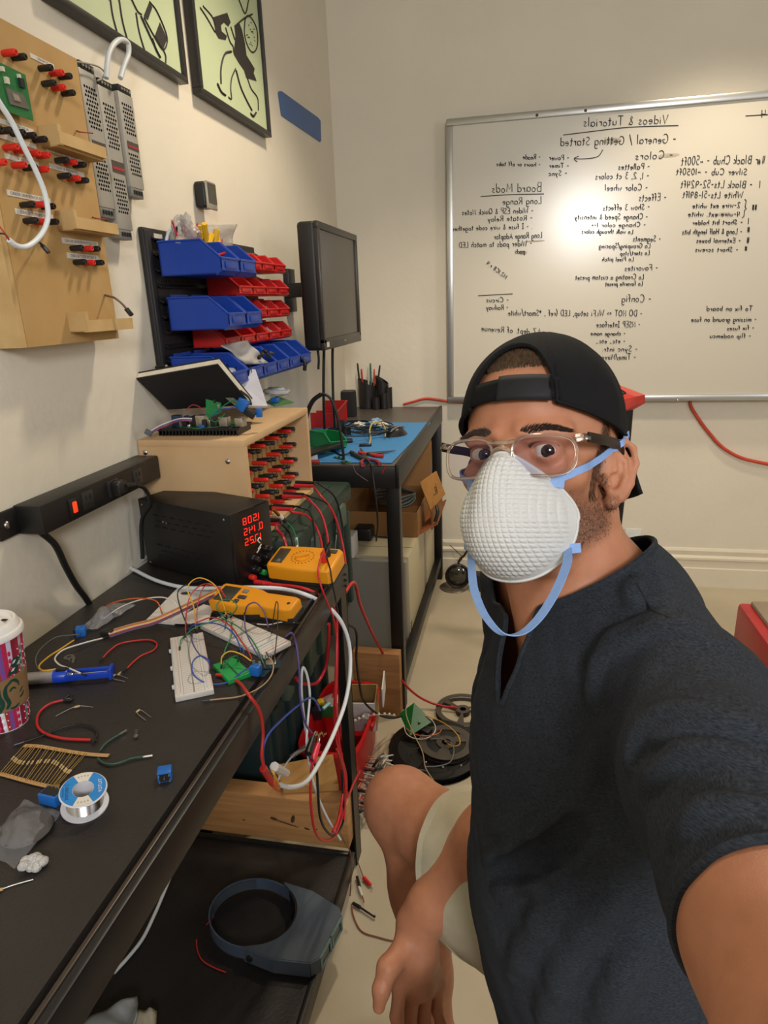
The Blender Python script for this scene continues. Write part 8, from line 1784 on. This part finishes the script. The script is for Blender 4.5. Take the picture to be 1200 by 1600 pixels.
for s_, a in ((1, aR), (-1, aL)):
    Q = smooth_pts([a+Vector((s_*-1, 2, 0)), Vector((s_*66, 36, -9)), Vector((s_*74, 8, 5)), Vector((s_*78, -8, 14)), Vector((s_*80, -40, 26)), Vector((s_*55, -92, 28)), Vector((0, -116, 26))], 5); P = []
    for i, q in enumerate(Q):
        if 0 < i < 20:
            lo_, no_, _, di_ = bvh.find_nearest(q)
            if lo_ is not None and ((q-lo_).dot(lo_-Vector((0, -10, -20))) < 0 or di_ < 3.0): q = lo_+(lo_-Vector((0, -10, lo_[2]))).normalized()*3.4
        P.append(hw(q))
    M().ribbon(P, Vector(HA @ Vector((0, .25, 1)))*.0068, .0012, 2).build('upper_strap', strapm, mask)
    M().ribbon([hw(a+Vector((s_*-9, 5, -1))), hw(a+Vector((s_*0, 2.5, 0))), hw(a+Vector((s_*8, -4, -1)))], Vector(HA @ Vector((0, 0, 1)))*.009, .002, 4).build('strap_tab', strapm, mask)
for s_, a in ((1, bR), (-1, bL)):
    M().ribbon([hw(a+Vector((s_*-9, 4, 1))), hw(a+Vector((0, 2, 0))), hw(a+Vector((s_*8, -4, 1)))], Vector(HA @ Vector((0, 0, 1)))*.009, .002, 4).build('strap_tab', strapm, mask)
P = [hw(bR+Vector((-2, 2.5, 0))), od(886, 880, .585), od(865, 930, .565), od(838, 970, .555), od(812, 990, .552), od(785, 990, .555), od(760, 965, .565), od(742, 925, .58), od(737, 890, .60), hw(bL+Vector((2, 2.5, -2)))]
M().ribbon(P, Vector((.8, -.5, .25)).normalized()*.0088, .0012, 8).build('lower_strap', strapm, mask)

# glasses with clear frames
def clear_material(name, hexc, rough, mixf, tint):
    m = bpy.data.materials.new(name); m.use_nodes = True; nt = m.node_tree; nt.nodes.clear(); out = nt.nodes.new('ShaderNodeOutputMaterial')
    tr = nt.nodes.new('ShaderNodeBsdfTransparent'); tr.inputs[0].default_value = lin(tint); gl = nt.nodes.new('ShaderNodeBsdfGlossy'); gl.inputs['Roughness'].default_value = rough; gl.inputs[0].default_value = lin(hexc)
    fr = nt.nodes.new('ShaderNodeFresnel'); fr.inputs[0].default_value = 1.45; ad = nt.nodes.new('ShaderNodeMath'); ad.operation = 'ADD'; ad.inputs[1].default_value = mixf
    nt.links.new(fr.outputs[0], ad.inputs[0]); mx = nt.nodes.new('ShaderNodeMixShader'); nt.links.new(ad.outputs[0], mx.inputs[0]); nt.links.new(tr.outputs[0], mx.inputs[1]); nt.links.new(gl.outputs[0], mx.inputs[2]); nt.links.new(mx.outputs[0], out.inputs[0]); return m
clearf = clear_material('clear_acetate', '#fff8f0', .22, .20, '#f6efe8'); lensm = clear_material('spectacle_lens', '#b9b0ff', .02, .0, '#f6f4fa')
gl = M(); brown = pm('temple_brown', '#1a110d', .35, spec=.3)
def rimp(s_, t):
    a = 2*math.pi*t; ca, sa = math.cos(a), math.sin(a); x = 27.5*math.copysign(abs(ca)**.62, ca); z = 18.3*math.copysign(abs(sa)**.62, sa); x *= 1-.07*(1 if z < 0 else 0)*abs(z)/18.3
    X = s_*37+x; return Vector((X, 103-.0038*X*X, -6.8+z))
first = True
gpar = None
for s_ in (1, -1):
    o = M().tube([hw(rimp(s_, i/48)) for i in range(48)], .0019, n=8, k=1, closed=True, flat=(.0011, .0017)).build('glasses' if gpar is None else 'rim', clearf, gpar or man, 'clear framed glasses with brown temples' if gpar is None else None)
    if gpar is None: gpar = o
    c = hw(Vector((s_*37, 103-.0038*37*37, -6.8))); m = M(); P = [hw(rimp(s_, i/48)) for i in range(48)]; m.add([c]+P, [(0, 1+i, 1+(i+1) % 48) for i in range(48)]); m.build('lens', lensm, gpar)
    M().tube([hw((s_*64, 88.5, 8)), hw((s_*70, 85, 9)), hw((s_*73, 80, 9))], .004, n=8, k=4, flat=(.0036, .0022)).build('hinge', clearf, gpar)
    M().tube([hw((s_*73, 82, 9)), hw((s_*77, 50, 10)), hw((s_*79, 5, 11)), hw((s_*80, -12, 8)), hw((s_*80, -28, -8))], .003, n=8, k=6, flat=(.0050, .0014), up=tuple(HA @ Vector((0, 0, 1)))).build('temple', brown, gpar)
    M().tube([hw((s_*8, 103, -2)), hw((s_*11, 100, -9)), hw((s_*13, 98, -15))], .0028, n=8, k=4).build('nose_pad', clearf, gpar)
M().tube([hw((-12, 102.5, 7)), hw((-5, 104.5, 6)), hw((5, 104.5, 6)), hw((12, 102.5, 7))], .0022, n=8, k=4).build('bridge', clearf, gpar)
M().tube([hw((-9.5, 103, -3)), hw((-4, 105, 1)), hw((4, 105, 1)), hw((9.5, 103, -3))], .002, n=8, k=4).build('bridge', clearf, gpar)

# ------------------------------------------------------------------ shirt
def bez(a, b, t): return a*(1-t)+b*t
NAX = H(0, -20, -60)-NECK; NAX = NAX/np.linalg.norm(NAX)
def shirt_base():
    S = SDF()
    S.chain([NECK+V3((.01, 0, -.02)), V3((.105, .650, .985)), V3((.085, .615, .90)), V3((.085, .590, .78)), V3((.125, .580, .66)), V3((.14, .575, .56))], [.075, .108, .110, .110, .124, .132], .06)
    S.ell((.085, .630, .95), (.098, .160, .13), np.stack([V3((.93, .36, 0)), V3((-.36, .93, 0)), V3((0, 0, 1))], 1), .06)
    S.ell((.100, .592, .74), (.108, .146, .16), np.stack([V3((.93, .36, 0)), V3((-.36, .93, 0)), V3((0, 0, 1))], 1), .06)
    S.cone(NECK+V3((.012, .004, -.01)), NECK+V3((.012, .004, -.01))+NAX*.040, .078, .070, .03)
    S.cone(NECK+V3((.01, 0, -.005)), SH_N+V3((.01, .01, .0)), .060, .064, .05); S.cone(NECK+V3((.005, 0, -.005)), SH_F, .060, .060, .05)
    S.chain([SH_N, bez(SH_N, EL_N, .35), bez(SH_N, EL_N, .85)], [.064, .0575, .0522], .026)
    S.chain([SH_F, bez(SH_F, EL_F, .55), bez(SH_F, EL_F, .9)], [.062, .062, .058], .05)
    return S
shirt = shirt_base()
def hit(S, px, py, d0=.2, d1=1.6):
    r = np.array(ray(px, py)); r0 = np.array(CAM0); ln = np.linalg.norm(r); t = d0
    for _ in range(90):
        d = S.ev((r0+r*t)[None])[0]
        if d < .0006: return r0+r*t
        t += max(d, .0008)*.8/ln
        if t > d1: return None
    return r0+r*t
def fold(P, r, k=.012, op='+', lift=0.0, rend=.35):
    Q = [hit(shirt0, *p) for p in P]; Q = [q for q in Q if q is not None]
    if len(Q) < 2: return
    S_ = smooth_pts([Vector(q) for q in Q], 4); n = len(S_)
    for i in range(n-1):
        ra = r*(rend+(1-rend)*math.sin(math.pi*i/(n-1))); rb = r*(rend+(1-rend)*math.sin(math.pi*(i+1)/(n-1)))
        a, b = np.array(S_[i]), np.array(S_[i+1]); ta = (np.array(CAM0)-a); ta /= np.linalg.norm(ta)
        shirt.cone(a+ta*lift, b+ta*lift, ra, rb, k, op)
shirt0 = shirt_base()
FOLDS = [([(1035, 960), (990, 985), (955, 1010), (932, 1050), (928, 1105)], .007, .014), ([(1095, 995), (1040, 985), (985, 1005), (940, 1035)], .007, .014), ([(1160, 975), (1110, 985), (1060, 978), (1000, 975)], .006, .012), ([(1190, 1010), (1140, 1000), (1095, 1000)], .006, .012),
 ([(1140, 1120), (1090, 1118), (1040, 1125), (1000, 1150), (985, 1190)], .007, .014), ([(1200, 1150), (1150, 1135), (1080, 1140), (1025, 1160)], .006, .012), ([(1195, 1200), (1130, 1180), (1060, 1190), (1010, 1220)], .006, .014), ([(960, 1120), (930, 1180), (905, 1240)], .006, .02),
 ([(760, 1345), (800, 1330), (850, 1300), (900, 1270)], .010, .016), ([(775, 1385), (830, 1370), (880, 1335), (920, 1290)], .008, .018), ([(765, 1290), (800, 1280), (850, 1250)], .007, .016), ([(770, 1580), (800, 1520), (840, 1450), (880, 1400)], .008, .022), ([(850, 1600), (880, 1520), (920, 1440), (960, 1400)], .008, .024), ([(940, 1600), (960, 1540), (1000, 1480)], .007, .024),
 ([(1180, 1260), (1110, 1270), (1050, 1310)], .006, .014), ([(1000, 905), (985, 930), (1000, 960)], .005, .012)]
for P, r, k in FOLDS: fold(P, r*.95, k*.75, '+', -.0020)
fold([(770, 1365), (820, 1350), (870, 1318), (910, 1280)], .008, .016, '-', .004)
sv, sf = shirt.mesh(.0032, extra=lambda p: .0010*np.sin(p[:, 0]*70+p[:, 2]*55+3*np.sin(p[:, 1]*33))*np.sin(p[:, 2]*48-p[:, 1]*41)+.0004*np.sin(p[:, 2]*210+p[:, 0]*90+4*np.sin(p[:, 1]*50)))
sv = relax(sv, sf, 1, .4)
sleN = bez(SH_N, EL_N, .745); axN = (EL_N-SH_N)/np.linalg.norm(EL_N-SH_N); sleF = bez(SH_F, EL_F, .62); axF = (EL_F-SH_F)/np.linalg.norm(EL_F-SH_F)
neckax = H(0, -20, -60)-NECK; neckax = neckax/np.linalg.norm(neckax)
FWD = V3((-.93, -.36, 0)); FWD /= np.linalg.norm(FWD)
COLC = NECK+V3((-.012, -.004, .0))
VN = V3(hit(shirt0, 780, 1105)); VA = COLC+FWD*.05+V3((0, 0, .02))
def keep_shirt(c):
    k = ~(((c-sleN)@axN > 0) & (np.linalg.norm(c-sleN, axis=1) < .17)); k &= ~(((c-sleF)@axF > 0) & (np.linalg.norm(c-sleF, axis=1) < .13) & (c[:, 1] > .69))
    q = c-COLC; ax = q@neckax; rad = np.linalg.norm(q-ax[:, None]*neckax, axis=1); k &= ~((rad < .12) & (ax > .024))
    # V opening down the breastbone
    d = VN-VA; L = np.linalg.norm(d); d = d/L; t = (c-VA)@d; perp = np.cross(d, FWD); perp /= np.linalg.norm(perp); w_ = np.abs((c-VA)@perp)
    k &= ~((t > -.03) & (t < L) & (w_ < .034*(1-np.clip(t, 0, L)/L)**.8+.002) & ((c-VA)@FWD > -.04)); return k
sv, sf, loops = cut(sv, sf, keep_shirt)
def shirt_material():
    m = pm('shirt_heather', '#191c21', .9, scale=120, hex2='#353a42', stretch=(2.5, 2.5, 16), bump=.25, bscale=700, spec=.25, detail=6); return m
shm = shirt_material()
sh = np_mesh('shirt', sv, sf, shm, man, 'dark charcoal short-sleeved henley shirt', solid=.0025)
for L in loops:
    P = [Vector(p) for p in L[::3]]
    if len(P) < 8: continue
    cen_ = sum(P, Vector())/len(P); isneck = (np.array(cen_)-COLC)@(np.array(cen_)-COLC) < .012
    M().tube(P, .003, n=6, k=2, closed=True, rs=None).build('collar_band' if isneck else 'hem_band', shm, sh) if max((p-cen_).length for p in P) > .03 else None
# shoulder seam
for P in ([(985, 898), (996, 915), (1010, 940), (1022, 955), (1045, 965)], ):
    Q = [hit(shirt, x, y) for x, y in P]; M().tube([Vector(q) for q in Q if q is not None], .0012, n=5, k=4).build('seam', pm('seam_dark', '#15171a', .9), sh)

# ------------------------------------------------------------------ shorts, shoes, stool
S = SDF()
S.ell((.15, .575, .60), (.15, .165, .12), None, .05)
HEM_F = bez(HIP_F, KN_F, .58)
S.chain([HIP_F+V3((.02, 0, .0)), bez(HIP_F, KN_F, .45)+V3((0, 0, -.01)), bez(HIP_F, KN_F, .95)+V3((0, 0, -.005))], [.108, .100, .088], .05)
S.chain([HIP_N+V3((.02, 0, 0)), bez(HIP_N, KN_N, .45), bez(HIP_N, KN_N, .95)], [.108, .100, .09], .05)
A_ = bez(HIP_F, KN_F, .40)
S.chain([A_+V3((.02, -.03, -.05)), A_+V3((.06, -.08, -.11))], [.05, .03], .05)
hv, hf = S.mesh(.004, extra=lambda p: .0018*np.sin(p[:, 0]*60+p[:, 1]*40)*np.sin(p[:, 2]*50+p[:, 1]*35)); hv = relax(hv, hf, 1, .5)
aF = (KN_F-HIP_F)/np.linalg.norm(KN_F-HIP_F); aN = (KN_N-HIP_N)/np.linalg.norm(KN_N-HIP_N); aC = aF+V3((0, 0, -.5)); HEM_N = bez(HIP_N, KN_N, .66)
hv, hf, loops = cut(hv, hf, lambda c: ~(((c-HEM_F)@aC > 0) & (np.linalg.norm(c-HEM_F, axis=1) < .4)) & ~(((c-HEM_N)@aN > 0) & (np.linalg.norm(c-HEM_N, axis=1) < .4)))
shortm = pm('shorts_cotton', '#b5ad95', .85, var=.05, scale=40, bump=.15, bscale=600)
so = np_mesh('shorts', hv, hf, shortm, man, 'pale khaki cotton shorts', solid=.003)
for L in loops:
    P = [Vector(p) for p in L[::3]]
    if len(P) > 20:
        cen_ = sum(P, Vector())/len(P); ax_ = Vector(aF if (cen_-Vector(HEM_F)).length < .1 else aN)
        M().ribbon([p-ax_*.012+(p-cen_).normalized()*.0018 for p in P]+[P[0]-ax_*.012+(P[0]-cen_).normalized()*.0018], ax_*.024, .002, 2).build('hem_cuff', shortm, so)
shoem = pm('shoe_dark', '#2b2a2c', .7)
for an in (AN_F, AN_N):
    S = SDF(); S.chain([an+V3((.02, 0, -.055)), an+V3((-.06, -.008, -.06)), an+V3((-.16, -.022, -.064))], [.040, .042, .034], .03); S.cone(an+V3((0, 0, -.02)), an+V3((.0, 0, -.05)), .043, .044, .03)
    v_, f_ = S.mesh(.006); v_[:, 2] = np.maximum(v_[:, 2], .001); np_mesh('shoe', v_, f_, shoem, man)
t = thing('stool', 'round black cushioned stool under the seated man', 'stool', (.16, .575, 0))
M().lathe([(.0001, .42), (.16, .42), (.172, .435), (.172, .475), (.155, .492), (.0001, .495)], Matrix.Translation((.16, .575, 0)), 32).build('seat', pm('stool_vinyl', '#1c1c1e', .5), t)
M().cyl((.16, .575, .06), (.16, .575, .42), .025, n=16).build('column', steelm, t)
for k in range(5):
    a = k*2*math.pi/5+.3; M().tube([(.16, .575, .075), (.16+.13*math.cos(a), .575+.13*math.sin(a), .06), (.16+.25*math.cos(a), .575+.25*math.sin(a), .04)], .016, n=8, k=3).build('foot_arm', steelm, t); M().ball((.16+.25*math.cos(a), .575+.25*math.sin(a), .022), .022, n=10).build('caster', blkp, t)
